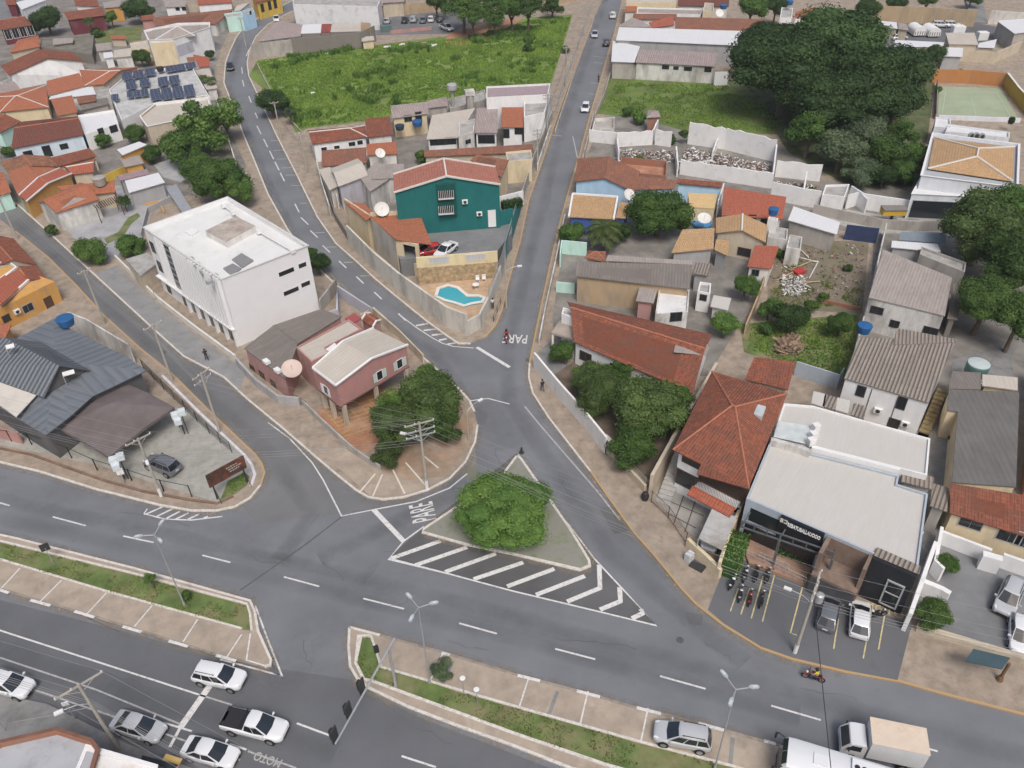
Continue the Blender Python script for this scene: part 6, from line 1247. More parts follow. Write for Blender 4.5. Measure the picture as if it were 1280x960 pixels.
# ---------------------------------------------------------------- far car park and field walls
H = hs('long peeling white wall of the roofless hall behind the parked cars', [(472, 8), (366, 5), (366, -3), (476, -2)], 6.2, 0, 'flat', CONC, mat('peeling', (.66, .66, .66), .9, .05, .4, ((.25, .25, .26), .45, .5))); hs('brown shed roof at the end of the peeling wall', [(505, 2), (477, 4), (476, -6), (508, -8)], 4., .3, 'shed', S_PNK, W_BEI); wallrun('long brown wall above the far car park', [(472, 22), (520, 18), (560, 14)], 3., W_TAN)
for lb, q_, rf in (('white section of the long shed roof above the dark wall', [(401, 41), (376, 42), (378, 31), (402, 30)], S_WHT), ('red section of the long shed roof above the dark wall', [(413, 40), (401, 41), (402, 30), (415, 30)], sheet('sheet_red', (.34, .09, .075))), ('pale grey section of the long shed roof above the dark wall', [(451, 39), (413, 40), (415, 30), (451, 29)], S_BEI), ('rusty section at the right end of the long shed roof', [(464, 38), (451, 39), (451, 28), (463, 29)], sheet('sheet_rust', (.45, .31, .18), amt=.5))):
    hs(lb, q_, 3.4, .2, 'plain', rf, W_DRK, name='shed', cat='shed', over=.05)
hs('tan gabled roof at the bend of the curved street', [(376, 45), (322, 52), (347, 26), (380, 31)], 3.4, .4, 'hip', S_PNK, W_OLD, cap=None); wallrun('tall sooty wall along the top of the green field', [(367, 68), (410, 66), (452, 61), (470, 52)], 4.0, W_DRK, .25); wallrun('stained pale wall at the bend of the curved street', [(317, 74), (340, 71), (367, 68)], 3.6, W_CON, .25)
hs('small pale hut at the end of the sooty wall', [(468, 50), (452, 52), (452, 46), (467, 45)], 2.4, 0, 'plain', S_BEI, W_CRM, name='hut', cat='hut'); wallrun('low pinkish wall at the lower edge of the far car park', [(488, 43), (540, 38)], 1., W_PNK); wallrun('brown earth wall behind the trees at the top of the field', [(640, 14), (700, 6), (742, -4)], 2.4, W_TAN)
g = MB(); p = G(483, 40, 0); g.box(p + up * .9, (3., 1.8, 1.4), .1); g.box(p + up * 1.65, (3.1, 1.9, .12), .1); tag(g.build('dumpster', mat('bin_green', (.10, .16, .15), .6, .1), origin=p), 'grey green dumpster by the far car park', 'dumpster')
for i, (x, y, s_) in enumerate(((483, 60, 1.), (502, 57, .8), (538, 58, 1.6), (530, 55, .7), (410, 68, .8), (390, 118, .5))):
    p = G(x, y, .2); g = MB(); g.box(p + up * .3, (1.4 * s_, .8 * s_, .25), i); g.box(p + Vector((.7 * s_, .3, .25)), (.8 * s_, .5, .3), i * 2.); tag(g.build('rubbish_pile', FRW if i != 3 else W_TAN, origin=p), ['pale rubbish by the dumpster at the top of the green field', 'small white rubbish pile right of the dumpster', 'largest white rubbish pile in the green field below the white pickup', 'brownish rubbish beside the largest white pile', 'pale rubbish at the foot of the sooty wall', 'lone white scrap in the lower left of the green field'][i], 'rubbish', 'rubbish in the green field')
# ---------------------------------------------------------------- block behind the green house
H = hs('white house with a red hipped roof beside the curved street, below the field', [(459, 171), (390, 180), (384, 163), (456, 157)], 3.8, .9, 'hipA', T_RED, W_WHT, ((0, 405, 186, 1., .6), (0, 421, 184, 1., .6), (0, 440, 180, 1.2, .8), (0, 450, 178, 1., .8)), cap=CAPW); hs('red tiled block right of the white hipped house', [(491, 168), (459, 172), (456, 148), (487, 145)], 4.2, .4, 'shed', T_RED, W_OFF, wallcap=None); hs('old brown tiled lean-to in front of the white hipped house', [(458, 204), (402, 208), (402, 188), (458, 184)], 3.0, .5, 'shed', T_OLD, W_OFF)
hs('orange tiled lean-to beside the brown one', [(497, 192), (459, 194), (458, 180), (495, 177)], 3.2, .3, 'shed', T_ORG, W_OFF); dish('white dish antenna on the orange lean-to', (475, 192), 4., 1.1, -60, None, 3.)
H = hs('cream house with an old pink roof and two blue tanks, at the field edge', [(535, 142), (490, 148), (488, 132), (534, 127)], 4.2, .4, 'shed', S_PNK, W_CRM, ((0, 510, 148, 1.4, 1.2), (0, 523, 145, 1.2, 1.6, 'door')), fr=mat('frame_olive', (.12, .16, .11), .7, .05)); tank('dark blue tank right of the cream house', (522, 157), 2.4, 1.0, .9); tank('dark tank left in front of the cream house', (500, 162), 2.4, .9, .8, mat('tank_dark', (.03, .05, .07), .5, .1), 'dark water tanks')
hs('rust brown strip roof along the field edge', [(560, 132), (535, 135), (534, 126), (558, 121)], 4.2, .2, 'shed', S_PNK, W_CON); H = hs('white house with a pale grey sheet roof and dark windows behind the green house', [(572, 172), (533, 174), (540, 144), (594, 135)], 4.2, .4, 'shed', S_BEI, W_WHT, ((0, 548, 177, 3., 1.2), (0, 563, 176, 2., 1.2)), fr=FRD); hs('white stepped block with a little water box beside the pale grey roof', [(592, 165), (573, 171), (574, 153), (594, 148)], 5., 0, 'flat', CONC, W_OLD, ((0, 585, 177, 1.2, .8),), fr=FRG)
hs('house with a pinkish grey sheet roof and one wide dark window', [(622, 166), (593, 166), (596, 135), (622, 133)], 4., .2, 'shed', S_PNK, W_WHT, ((0, 608, 174, 3., 1.5),), fr=FRD); H = hs('white house with a square orange tiled roof beside the hill street', [(654, 159), (627, 159), (627, 134), (654, 134)], 4.4, .4, 'shed', T_ORG, W_WHT, ((0, 633, 167, 1., 1.6, 'door'), (0, 649, 164, 1.6, 1.1)), wallcap=None, fr=FRD); hs('tall white blank walled house by the hill street', [(685, 118), (608, 122), (608, 108), (688, 104)], 6.5, 0, 'flat', mat('pink_roof', (.30, .24, .25), .9, .15), W_WHT)
hs('white lower wing beside the hill street under the tall blank walls', [(681, 140), (655, 146), (655, 122), (688, 116)], 5.2, 0, 'flat', CONC, W_WHT); hs('sooty concrete platform with a water tower at the field edge', [(608, 124), (562, 136), (560, 124), (606, 112)], 3.4, 0, 'flat', CONC, W_CON)
for px, py, lb in ((565, 112, 'grey water tower on a single stalk at the field edge'), (587, 118, 'squat white tower block at the field edge')):
    p = G(px, py, 6.5); t = thing('water_tower', lb, 'water tower', (p.x, p.y, 3.)); g = MB(); g.tube((p.x, p.y, 3), p, .3 if px < 570 else .8, n=8); g.build('stalk', W_CON, t); g = MB(); g.lathe(p, [(.9, 0), (1., .1), (1., 1.), (.9, 1.1)], 12) if px < 570 else g.box(p + up * .4, (1.9, 1.6, .9), .2); g.build('tank', W_GRY if px < 570 else W_OLD, t)
hs('rust tiled low roof strip behind the green house', [(667, 190), (530, 196), (530, 188), (666, 180)], 3., .3, 'shed', T_OLD, W_BEI); hs('collapsing rust tiled roof at the right corner of the green house', [(627, 222), (588, 200), (596, 193), (636, 200)], 5., .5, 'shed', T_OLD, W_CRM); H = hs('cream walled yard building by the hill street', [(665, 199), (634, 202), (632, 190), (664, 187)], 4.2, 0, 'flat', CONC, W_CRM)
hs('grey sheet roofed building with a blue grey wall beside the green house', [(460, 219), (423, 233), (413, 211), (447, 198)], 4.6, .8, 'gable', S_BEI, W_PLW, cap=None); hs('grey roof to the right of the blue grey wall', [(497, 217), (462, 240), (450, 222), (470, 202), (505, 205)][:4], 4.4, .2, 'plain', S_FIB, W_OLD); hs('patched grey roof touching the green house', [(505, 222), (464, 224), (470, 205), (505, 205)], 4.6, .1, 'plain', S_FIB, W_OLD)
hs('grey sheet slope left of the blue grey wall', [(424, 232), (412, 238), (398, 212), (412, 209)], 3.6, .3, 'plain', S_BEI, W_OFF); wallrun('narrow ruined walls beside the curved street', [(398, 214), (404, 240), (414, 272)], 2.2, W_OLD); wallrun('second narrow ruined wall beside the curved street', [(408, 216), (420, 246), (424, 262)], 2.4, W_OFF); wallrun('mossy retaining wall beside the yellow boundary wall', [(412, 252), (420, 276), (436, 302)], 1.6, W_DRK)
# ---------------------------------------------------------------- green house and pool
TZ = 3.0
g = MB(); g.prism([G(*v, TZ) for v in ((500, 324), (618, 318), (640, 290), (640, 270), (490, 272), (489, 300))], -.1, TZ - .02); o = struct('terrace', g, [YARD])
GA, GD = G(492.5, 241, 10.), G(625.5, 231, 10.); back = Vector(((GA - GD).y, -(GA - GD).x, 0)).normalized(); back = back if back.y > 0 else -back; GB, GC = GA + back * 6.5, GD + back * 6.5
H = House(); c = ((GA + GC) / 2).xy.to_3d(); H.root = thing('house', 'big teal green house with a red tiled gable roof above the pool', 'house', c); Wn = inset([Vector((p.x, p.y, 0)) for p in (GA, GD, GC, GB)], .15); H.W = Wn
E_, F_ = (GA + GD) / 2 + up * 1.9, (GB + GC) / 2 + up * 1.9
g = MB(); g.prism(Wn, TZ - .1, 10.); m0 = (Wn[0] + Wn[1]) / 2; m1 = (Wn[2] + Wn[3]) / 2; g.face([Wn[0] + up * 9.99, Wn[1] + up * 9.99, m0 + up * 11.75]); g.face([Wn[2] + up * 9.99, Wn[3] + up * 9.99, m1 + up * 11.75]); g.build('wall', W_GRN, H.root)
g = MB(); g.slope([GA, GB, F_, E_], 0, .14); g.slope([GD, GC, F_, E_], 0, .14); H.roofo = g.build('roof', tile('tile_rose', (.36, .13, .095), (.42, .19, .14), (.2, .1, .08), .4), H.root); g = MB()
for a, b in ((GA, E_), (E_, GD), (E_, F_), (GB, F_), (F_, GC)): g.tube(a + up * .06, b + up * .06, .17, n=4)
g.build('coping', CAPW, H.roofo)
p, d, n = onwall(H, 0, 558, 240); zt = 10.9; g = MB(); g.obox(Vector((p.x, p.y, 5.9)) - d * 1.35 + n * .0, d * 2.7, up * 4.95, n * .55); g.build('tower_bay', wallm('teal_dark', (.010, .075, .066), .1), H.root)
for py in (241, 260):
    q, _, _ = onwall(H, 0, 557, py); g = MB(); o = q - d * 1.1 + n * .58 - up * .6; g.obox(o, d * 2.2, up * 1.2, n * .03); f = g.build('window', PANE, H.root); b = MB()
    for k in range(9): b.obox(o + d * (k * .27) + n * .05, d * .06, up * 1.25, n * .35)
    b.obox(o - n * 0 - d * .05, d * 2.3, up * .08, n * .45); b.build('grille', BARS, f)
for px, py in ((581, 251.5), (599, 266.5)): acunit(H, 0, px, py)
opening(H, 0, 615, 273, 1.0, 2.6, 'door', fr=FRW, pn=FRW); wallrun('low teal wall right of the green house', [(622, 283), (641, 278)], 2.4, W_GRN, .25, TZ); wallrun('white boundary wall right of the green house', [(624, 262), (654, 254)], 2.2, W_WHT, .25, TZ - 1)
hedge([(628, 262), (652, 257)], 1.2, 1.2, 'dark', 'dark hedge in the narrow garden right of the green house', TZ)
H = house('tiled carport with a tall cream side wall in the green house yard', [(540, 306), (495, 300), (462, 271), (525, 268), (536, 272)][:4], 5.6, .3, 'plain', T_ORG, W_CRM, TZ, walls=False, name='carport', cat='carport')
cs = [(495, 298), (463, 271), (430, 251)]; 
g = MB(); P_ = [G(495, 299, 5.5), G(463, 272, 5.5), G(431, 251, 5.5)]; base_ = [Vector((p.x, p.y, 0)) for p in P_]; g.rstrip(base_[:2], .25, -.1, 5.55); g.build('side_wall', wallm('tall_grey', (.47, .45, .40), .7), H.root); g = MB(); g.rstrip(base_[1:], .25, -.1, 5.9); g.build('back_side_wall', wallm('tall_cream', (.62, .53, .36), .7), H.root)
q0, q1 = base_[0], G(523, 305, 5.5); q1 = Vector((q1.x, q1.y, 0)); dd = (q1 - q0); g = MB(); 
for a, b, z0_, z1_ in ((0, .3, -.1, 5.5), (.85, 1., -.1, 5.5), (.3, .85, 5.0, 5.5), (.3, .85, -.1, 2.2)): g.rstrip([q0 + dd * a, q0 + dd * b], .25, z0_, z1_)
g.build('front_wall', W_CRM, H.root)
hs('small red tiled shed roof behind the tall cream wall', [(468, 294 - 27), (458, 276), (430, 252), (455, 254)], 5.7, .2, 'plain', T_ORG, W_CRM, name='shed', cat='shed'); dish('white dish antenna behind the red carport roof', (477, 262), 6.6, 1.35, -70, None, 4.6, 40); wallrun('cream back wall behind the carport', [(466, 290), (500, 288)], 3.2, W_CRM, .25, TZ)
H = House(); P_ = [G(521, 333, TZ - .1), G(622, 325, TZ - .1)]; t = thing('boundary_wall', 'pale yellow parapet wall with white grilles above the stone pool wall', 'wall', P_[0]); g = MB(); a, b = [Vector((p.x, p.y, 0)) for p in P_]; g.rstrip([a, b], .3, TZ - .3, TZ + 1.35); g.build('parapet', wallm('pale_yellow', (.62, .53, .33), .2), t); d = (b - a).normalized(); n = Vector((d.y, -d.x, 0)); L_ = (b - a).length
for f in (.27, .72):
    g = MB(); o = a + d * (L_ * f - 1.3) + up * (TZ + .25) + n * .16
    q_ = MB(); q_.obox(o - n * .005, d * 2.75, up * .95, n * .02); q_.build('grille_back', W_PLW, t)
    for k in range(14): g.obox(o + n * .02 + d * (k * .2), d * .09, up * .95, n * .05)
    g.obox(o - d * .1, d * 2.9, up * .08, n * .06); g.obox(o - d * .1 + up * .9, d * 2.9, up * .08, n * .06); g.build('grille', BARS, t)
STONE = mat('stone_wall', (.40, .30, .18), .95, .45, 2.2, ((.20, .15, .10), .6, 1.6), .8); g = MB(); g.rstrip([a + n * .12, b + n * .12], .36, -.1, TZ - .28); g.build('stone_wall', STONE, t)
pool = [(545, 372), (548, 362), (560, 358), (572, 361), (584, 371), (598, 371), (606, 374), (603, 379), (590, 381), (580, 384), (568, 380), (556, 377)]
WATER = gloss('pool_water', (.03, .33, .42), .06, .3); 
g = MB(); g.face(PX(pool, BT + .10)); o = g.build('water', WATER); o['kind'] = 'structure'; g = MB(); Q = PX(pool, 0); Q.append(Q[0]); g.rstrip([Vector((p.x, p.y, 0)) for p in Q], .45, 0, BT + .16); tag(g.build('pool_coping', mat('coping_white', (.66, .62, .56), .7, .06), origin=Q[0]), 'pale rounded coping around the blue swimming pool', 'pool edge')
for i, (x, y) in enumerate(((597, 352), (605, 351), (595, 361))):
    p = G(x, y, BT); t = thing('pool_table' if i == 2 else 'pool_chair', ['white pool chair nearest the stone wall', 'white pool chair at the right by the deck corner', 'round white pool table in front of the two chairs'][i], 'table' if i == 2 else 'chair', p); g = MB()
    if i == 2: g.lathe(p, [(.25, 0), (.05, .05), (.05, .68), (.5, .7), (.5, .74)], 14); g.build('top', FRW, t)
    else:
        g.box(p + up * .42, (.55, .55, .06)); g.build('seat', FRW, t); g = MB(); g.box(p + Vector((0, .26, .68)), (.55, .06, .5)); g.build('backrest', FRW, t)
        for sx in (-.23, .23):
            for sy in (-.23, .23): g = MB(); g.tube(p + Vector((sx, sy, 0)), p + Vector((sx, sy, .42)), .03, n=6); g.build('leg', FRW, t)
wallrun('tall stained wall of the pool lot along the curved street', [(437, 306), (470, 340), (500, 366), (535, 392), (560, 410), (585, 420)], 3.4, wallm('pool_wall', (.56, .535, .47), .5), .3)
wallrun('rounded corner wall of the pool lot', [(585, 420), (600, 412), (612, 388), (626, 350)], 2.4, wallm('pool_wall2', (.52, .50, .45), .5), .25); fence('tall wire fence above the pool wall beside the hill street', [(612, 390), (628, 345), (640, 300), (648, 270)], 3.8, STEEL, 2.5, mesh=True); g = MB(); P_ = PX([(629, 340), (641, 300), (652, 262)], 0); g.rstrip([Vector((p.x, p.y, 0)) for p in P_], .06, .4, 3.4); tag(g.build('screen', mat('teal_net', (.03, .16, .16), .8, .15, 2.), origin=P_[1]), 'dark teal screen panels beside the hill street', 'screen')
wallrun('low wall along the pavement of the green field by the hill street', [(694, 168), (703, 140), (716, 100), (738, 40), (750, 0)], .8, W_CON); fence('wire fence of the green field beside the hill street', [(692, 150), (706, 108), (722, 62), (740, 8)], 2., STEEL, 4., r=.06); wallrun('wall between the tall white house and the hill street', [(652, 255), (668, 205), (690, 150)], 2., W_CON)
wallrun('ruined white walls by the dark power poles', [(688, 165), (672, 214)], 1.4, W_OLD); wallrun('low wall of the field along the curved street', [(322, 82), (336, 110), (352, 140), (378, 168)], .6, W_CON)
# ---------------------------------------------------------------- right of the hill street
W_FAC = wallm('facade_blue', (.42, .60, .74), .1)
H = hs('light blue gabled house with an old clay roof beside the hill street', [(718, 227), (722, 198), (800, 214), (793, 240)], 3.6, 1.5, 'gable', T_OLD, W_FAC, cap=None)
hs('old clay tiled wing right of the light blue gable', [(842, 236), (793, 237), (798, 220), (846, 225)], 3.2, .7, 'shed', T_OLD, W_FAC); hs('house strip with a light blue wall band and a red ridge roof', [(902, 234), (846, 229), (847, 223), (903, 228)], 3.4, .3, 'shed', T_RED, W_FAC)
H = hs('tan tiled house with white verges beside the hill street', [(767, 274), (711, 271), (716, 242), (772, 246)], 3.2, .8, 'shed', T_TAN, mat('wall_royal_blue', (.06, .12, .36), .8, .1), wallcap=None); g = MB()
for a, b in (((711, 271), (716, 242)), ((767, 274), (772, 246)), ((716, 242), (772, 246))): g.tube(G(*a, 3.35 + (0 if a[1] > 260 else .8)), G(*b, 3.35 + (0 if b[1] > 260 else .8)), .2, n=4)
g.build('coping', FRW, H.roofo); hs('narrow tan tiled wing right of the tan house', [(782, 273), (769, 272), (775, 252), (788, 254)], 3., .5, 'shed', T_TAN, mat('wall_royal_blue', (.06, .12, .36)), cap=None); g = MB(); p = G(785, 243, 3.4)
dish('white dish antenna under the light blue gable', (786, 244), 3.8, 1.2, -60, None, 2.4)
hs('yellow awning roof over the patio right of the round dense tree', [(893, 261), (862, 259), (860, 241), (897, 243)], 2.9, .2, 'plain', mat('awning_yellow', (.56, .40, .20), .8, .08), W_CRM, name='awning', cat='awning', over=.05); dish('big white dish antenna in the patio beside the yellow awning', (880, 274), 2.6, 1.3, -90, None, BT, 65)
t = thing('paddling_pool', 'blue round paddling pool under the dish antenna', 'pool', G(877, 282, BT)); g = MB(); g.lathe(G(877, 282, BT), [(1.5, 0), (1.55, .5), (1.4, .5), (1.4, .42)], 18); g.build('wall', mat('pool_blue', (.07, .25, .5), .5, .1), t)
wallrun('white pillar wall between the patio and the red roof', [(902, 250), (895, 272)], 3., W_WHT)
H = hs('red orange tiled house in the middle of the right block', [(978, 274), (902, 269), (905, 234), (983, 246)], 3.4, 1.1, 'shed', T_BRI, W_WHT, ((0, 940, 275, 1., 1.6, 'door'), (0, 955, 279, 1., 1.6, 'door')), fr=FRD); tank('blue tank on the white tower below the red orange roof', (966, 268), 5., .75, .9); hs('little white tower under the blue tank', [(972, 276), (960, 273), (962, 270), (973, 273)], 4.8, 0, 'flat', CONC, W_WHT, name='tower', cat='tower')
H = hs('yellow tiled gable house with a white ridge in the back yard', [(895, 291), (895, 272), (959, 281), (957, 303)], 3.6, 1.2, 'gable', T_TAN, W_BEI, ((3, 930, 315, 1.8, 1.2),), cap=FRW, fr=FRB)
hs('tan tiled hipped roof beside the round dense tree', [(892, 311), (839, 316), (853, 287), (893, 285)], 3.4, .7, 'shed', T_TAN, W_GRY); hs('small tan roof between the two yellow tiled ones', [(910, 320), (893, 312), (895, 299), (912, 301)], 3., .3, 'shed', T_TAN, W_GRY)
H = hs('house with a small red tiled roof at the rubble lot', [(964, 336), (934, 333), (944, 306), (974, 308)], 3.2, .5, 'shed', T_BRI, W_OFF, ((0, 944, 341, 1., 1.),), fr=FRG); hs('broken grey slab house left of the rubble lot', [(984, 300), (960, 296), (962, 282), (985, 286)], 3., 0, 'flat', CONC, W_OLD); 
hs('long weathered grey sheet roof of the mint walled house', [(862, 361), (719, 345), (720, 327), (866, 331)], 4.4, .7, 'shed', S_FIBD, W_TAN, cap=None); hs('dark upper strip of the weathered grey sheet roof', [(866, 331), (757, 326), (760, 319), (866, 326)], 4.9, .1, 'plain', S_FIB, W_BEI); hs('little rust tiled hip at the mint wall', [(758, 328), (731, 322), (735, 314), (757, 315)], 3.8, .6, 'hip', T_OLD, W_BEI)
hs('small grey sheet roof between the tan wall and the white extension', [(817, 379), (795, 376), (799, 359), (822, 360)], 3.6, .2, 'plain', S_FIB, W_PNK); H = hs('white flat extension behind the terracotta villa', [(860, 390), (819, 393), (824, 359), (862, 362)], 3.4, 0, 'flat', mat('white_roof', (.62, .62, .61), .8, .1, .5, ((.3, .3, .3), .4, .8)), W_OLD, ((0, 845, 396, 1.4, 1.2),), fr=FRD)
hs('dark slatted roof right of the weathered grey roof', [(886, 345), (866, 342), (867, 328), (889, 330)], 3., .1, 'plain', S_RIB, W_GRY, name='shed', cat='shed'); hs('little white hut with a dark window by the garden path', [(888, 367), (872, 364), (875, 352), (889, 354)], 3.2, 0, 'flat', CONC, W_WHT, ((0, 879, 372, .8, .8),), name='hut', cat='hut', fr=FRD); hs('pale flat hut roof in the narrow garden', [(910, 388), (888, 383), (892, 369), (914, 373)], 2.6, 0, 'plain', S_PALE, W_OFF, name='hut', cat='hut')
wallrun('mint green yard wall beside the hill street', [(700, 335), (702, 318), (733, 321)], 2.4, W_MNT); wallrun('pale mint wall of the lower yard beside the hill street', [(695, 366), (718, 368)], 1.8, W_MNT); wallrun('stained pavement wall along the right side of the hill street', [(706, 275), (694, 335), (682, 390), (674, 432)], 1.1, W_OLD); wallrun('crumbling wall beside the ruins on the hill street', [(742, 150), (732, 190), (728, 206)], 1.4, W_CON); wallrun('old wall of the vacant lot along the hill street', [(764, 92), (756, 120), (744, 148)], 1.2, W_CON)
# villa
H = hs('long terracotta tiled villa behind the white garden wall', [(866, 492), (717, 427), (709, 377), (890, 418)], 3.6, 2.0, 'gable', T_RED, W_WHT, ((0, 732, 446, 1.6, 1.2), (0, 770, 462, 1.6, 1.2)), fr=FRB, cap=CAPR); g = MB(); g.slope([G(*v, 5.3) for v in ((882, 444), (842, 440), (846, 425), (887, 434))], 0, .06); g.build('grey_patch', S_FIB, H.roofo)
H = hs('flat carport with a white frame at the street end of the villa', [(718, 424), (689, 416), (700, 400), (721, 405)], 3.2, 0, 'plain', mat('carport_slab', (.33, .28, .24), .9, .2, .6), W_WHT, walls=False, name='carport', cat='carport', thick=.25)
for p in [H.P[0].lerp(H.P[2], .06), H.P[1].lerp(H.P[3], .06)]: g = MB(); g.box((p.x, p.y, 1.5), (.25, .25, 3.)); g.build('post', FRW, H.root)
hs('white blank block at the street end of the villa', [(729, 401), (702, 392), (704, 384), (731, 392)], 4.6, 0, 'flat', CONC, W_WHT, name='house'); wallrun('long white garden wall on the curved right pavement', [(668, 461), (700, 500), (730, 534), (757, 568)], 2.5, wallm('garden_white', (.70, .69, .66), .2), .25)
wallrun('low wall with railing below the white garden wall', [(761, 569), (782, 590), (806, 616)], 1.1, W_BEI, .3); fence('greenish gate railings beside the white garden wall', [(761, 566), (780, 586), (806, 613)], 1.9, mat('rail_green', (.25, .30, .25), .6), 2.4, mesh=True); wallrun('tall tan side wall between the villa garden and the tiled house', [(812, 620), (838, 572), (868, 520), (892, 478)], 3., W_BEI, .35); wallrun('grey concrete gate post wall at the end of the white garden wall', [(755, 562), (764, 572)], 2.2, W_CON, .5)
# two-storey tiled house
H = hs('two-storey white house with a hipped red tiled roof beside the black shop', [(936, 610), (841, 562), (890, 464), (984, 492)], 6.0, 2.2, 'hip', T_RED, W_WHT, ((0, 866, 577, 2.2, 1.1), (0, 860, 601, 2.6, 1.9, 'gate')), fr=FRB, hipk=.85, over=.55)
q_ = onwall(H, 0, 905, 600); p, d, n = q_; a0 = H.W[0]; L_ = (H.W[0] - H.W[1]).length; o = H.W[1]; d = (H.W[0] - H.W[1]).normalized(); n = Vector((d.y, -d.x, 0)); g = MB()
g.slope([v for v in (G(*c_, 6.02) for c_ in ((936, 611), (871, 592), (878, 577), (942, 594)))], 0, .12); g.build('porch_roof', T_RED, H.root)
g = MB(); g.obox(o + d * L_ * .36 + up * 2.9 + n * .0, d * L_ * .64, up * .2, n * .9); sl = g.build('balcony', W_WHT, H.root); g = MB(); g.slope([v + n * 0 for v in (o + d * L_ * .34 + up * 2.7 + n * 1.9, o + d * L_ * 1.0 + up * 2.7 + n * 1.9, o + d * L_ * 1.0 + up * 3.15 + n * .9, o + d * L_ * .34 + up * 3.15 + n * .9)], 0, .1); g.build('awning_roof', T_BRI, sl)
g = MB()
for k in range(28): v = o + d * (L_ * (.37 + .62 * k / 27)) + n * .85; g.tube(v + up * 3.1, v + up * 4.1, .02, n=4)
g.obox(o + d * L_ * .37 + up * 4.1 + n * .83, d * L_ * .62, up * .05, n * .05); g.build('railing', FRB, sl); opening(H, 0, 905, 597, 5., 2., 'gate', fr=FRB, pn=mat('porch_dark', (.06, .04, .03), .7, .2), zc=4.4); opening(H, 0, 905, 622, 3.6, .9, fr=FRW, zc=2.0)
g = MB(); g.prism([G(*v, 6.9) for v in ((941, 520), (952, 524), (957, 511), (947, 508))], 6., 7.2); g.build('roof_well', mat('well_grey', (.42, .46, .47), .5, .15, 1.5), H.roofo)
hs('small square red tiled wing behind the two-storey house', [(985, 487), (931, 474), (943, 446), (995, 452)], 4.6, .7, 'shed', T_RED, W_BEI)
t = thing('staircase', 'concrete steps climbing along the left side of the two-storey house', 'stairs', G(828, 600, 0)); g = MB(); a, b = G(819, 628, 0), G(842, 580, 0); d_ = (b - a); s_ = Vector((d_.y, -d_.x, 0)).normalized() * 1.5
for k in range(12): v = a + d_ * (k / 12); g.obox(v, d_ / 12 * 1.02, s_, up * (.2 + .17 * k))
g.build('steps', CONC, t)
H = hs('pale grey canopy with a round stain over the parked car', [(903, 688), (873, 673), (890, 636), (921, 646)], 2.5, 0, 'plain', mat('canopy_sheet', (.42, .42, .41), .6, .08, .6, ((.23, .20, .16), .75, .22)), W_WHT, walls=False, name='canopy', cat='canopy', thick=.06)
for p in H.P: g = MB(); g.tube((p.x, p.y, 0), (p.x, p.y, 2.45), .06); g.build('post', STEEL, H.root)
wallrun('cream wall between the tiled house and the black shop', [(896, 722), (906, 690), (932, 628)], 2.2, W_CRM, .3); wallrun('low cream wall in front of the pale canopy', [(858, 685), (880, 705), (899, 724)], 1.4, W_CRM, .35); fence('rusty gate railing in front of the two-storey house', [(814, 628), (835, 648), (857, 680)], 1.7, FRB, 2.4, mesh=True)
# ---------------------------------------------------------------- black shop
H = hs('black fronted shop with a huge pale sheet roof', [(1147, 716), (933, 623), (962, 553), (1013, 566), (1124, 594), (1122, 605), (1160, 617)], 5.4, 0, 'flat', S_PALE, W_LGR, par=.22, name='shop', cat='shop'); SH = H
A, B = H.W[1], H.W[0]; d = (B - A).normalized(); n = Vector((d.y, -d.x, 0)); L_ = (B - A).length; SHP = G(1037, 655, 5.4); fr_ = lambda px, py, z: (G(px, py, z) - A).dot(d)
u1, u2 = fr_(979, 640, 5.4), fr_(1037, 656, 5.4); u3, u4 = fr_(1043, 668, 5.4), fr_(1088, 690, 5.4)
g = MB(); g.obox(A + d * u1 + up * 2.7, d * (u2 - u1), up * 2.66, n * .3); sg = g.build('sign_board', mat('sign_black', (.014, .016, .022), .6, .1), H.root)
g = MB(); addtext(g, 'REBATUBALLAUOOO', A + d * (u1 + (u2 - u1) * .57) + up * 4.75 + n * .32, d * .50, up, n, size=.62, bold=.02, depth=.02); g.build('lettering', gloss('letter_white', (.8, .8, .8), .4, 0), sg)
g = MB(); q = A + d * (u1 + (u2 - u1) * .10) + up * 4.95 + n * .31
for a_, b_, w_, h_ in ((-.35, -.25, .28, .5), (.0, -.25, .32, .12), (.0, .1, .32, .15), (.2, -.1, .14, .3)): g.obox(q + d * a_ + up * b_, d * w_, up * h_, n * .02)
g.build('emblem', mat('emblem_cream', (.6, .58, .48), .6, 0), sg)
g = MB(); g.obox(A + d * .6 + up * 2.9 - n * .02, d * 3.2, up * 1.6, n * .06); g.build('window', PANE, H.root); g = MB(); g.obox(A + d * .4 + up * .1 - n * .02, d * (u2 - .6), up * 2.3, n * .05); g.build('shop_window', PANE, H.root)
g = MB(); g.obox(A + d * (u2 + .25) + up * 2.4, d * (u4 - u2 - .0), up * .25, n * 2.6); g.obox(A + d * (u2 + .25) + up * .1, d * .35, up * 5., n * 2.2); g.obox(A + d * (u2 + .6) + up * .1, d * (u4 - u2 - .6), up * 5., n * .06); g.obox(A + d * (u4 + .0) + up * .1, d * .3, up * 5.1, n * 2.); g.build('portal', mat('portal_brown', (.20, .145, .115), .8, .25, 1.), H.root)
g = MB(); g.obox(A + d * (u2 + .3) + n * 2.3, d * (u4 - u2 - .1), up * 2.38, n * .35); g.build('porch_front', mat('porch_slate', (.07, .072, .075), .7, .2, 1.), H.root)
g = MB(); g.obox(A + d * (u4 + .35), d * (L_ - u4 - .3), up * 5.3, n * .45); bk = g.build('black_block', W_BLK, H.root)
g = MB(); q = A + d * (u4 + (L_ - u4) * .52) + n * .47 + up * .6; w_ = (L_ - u4) * .34
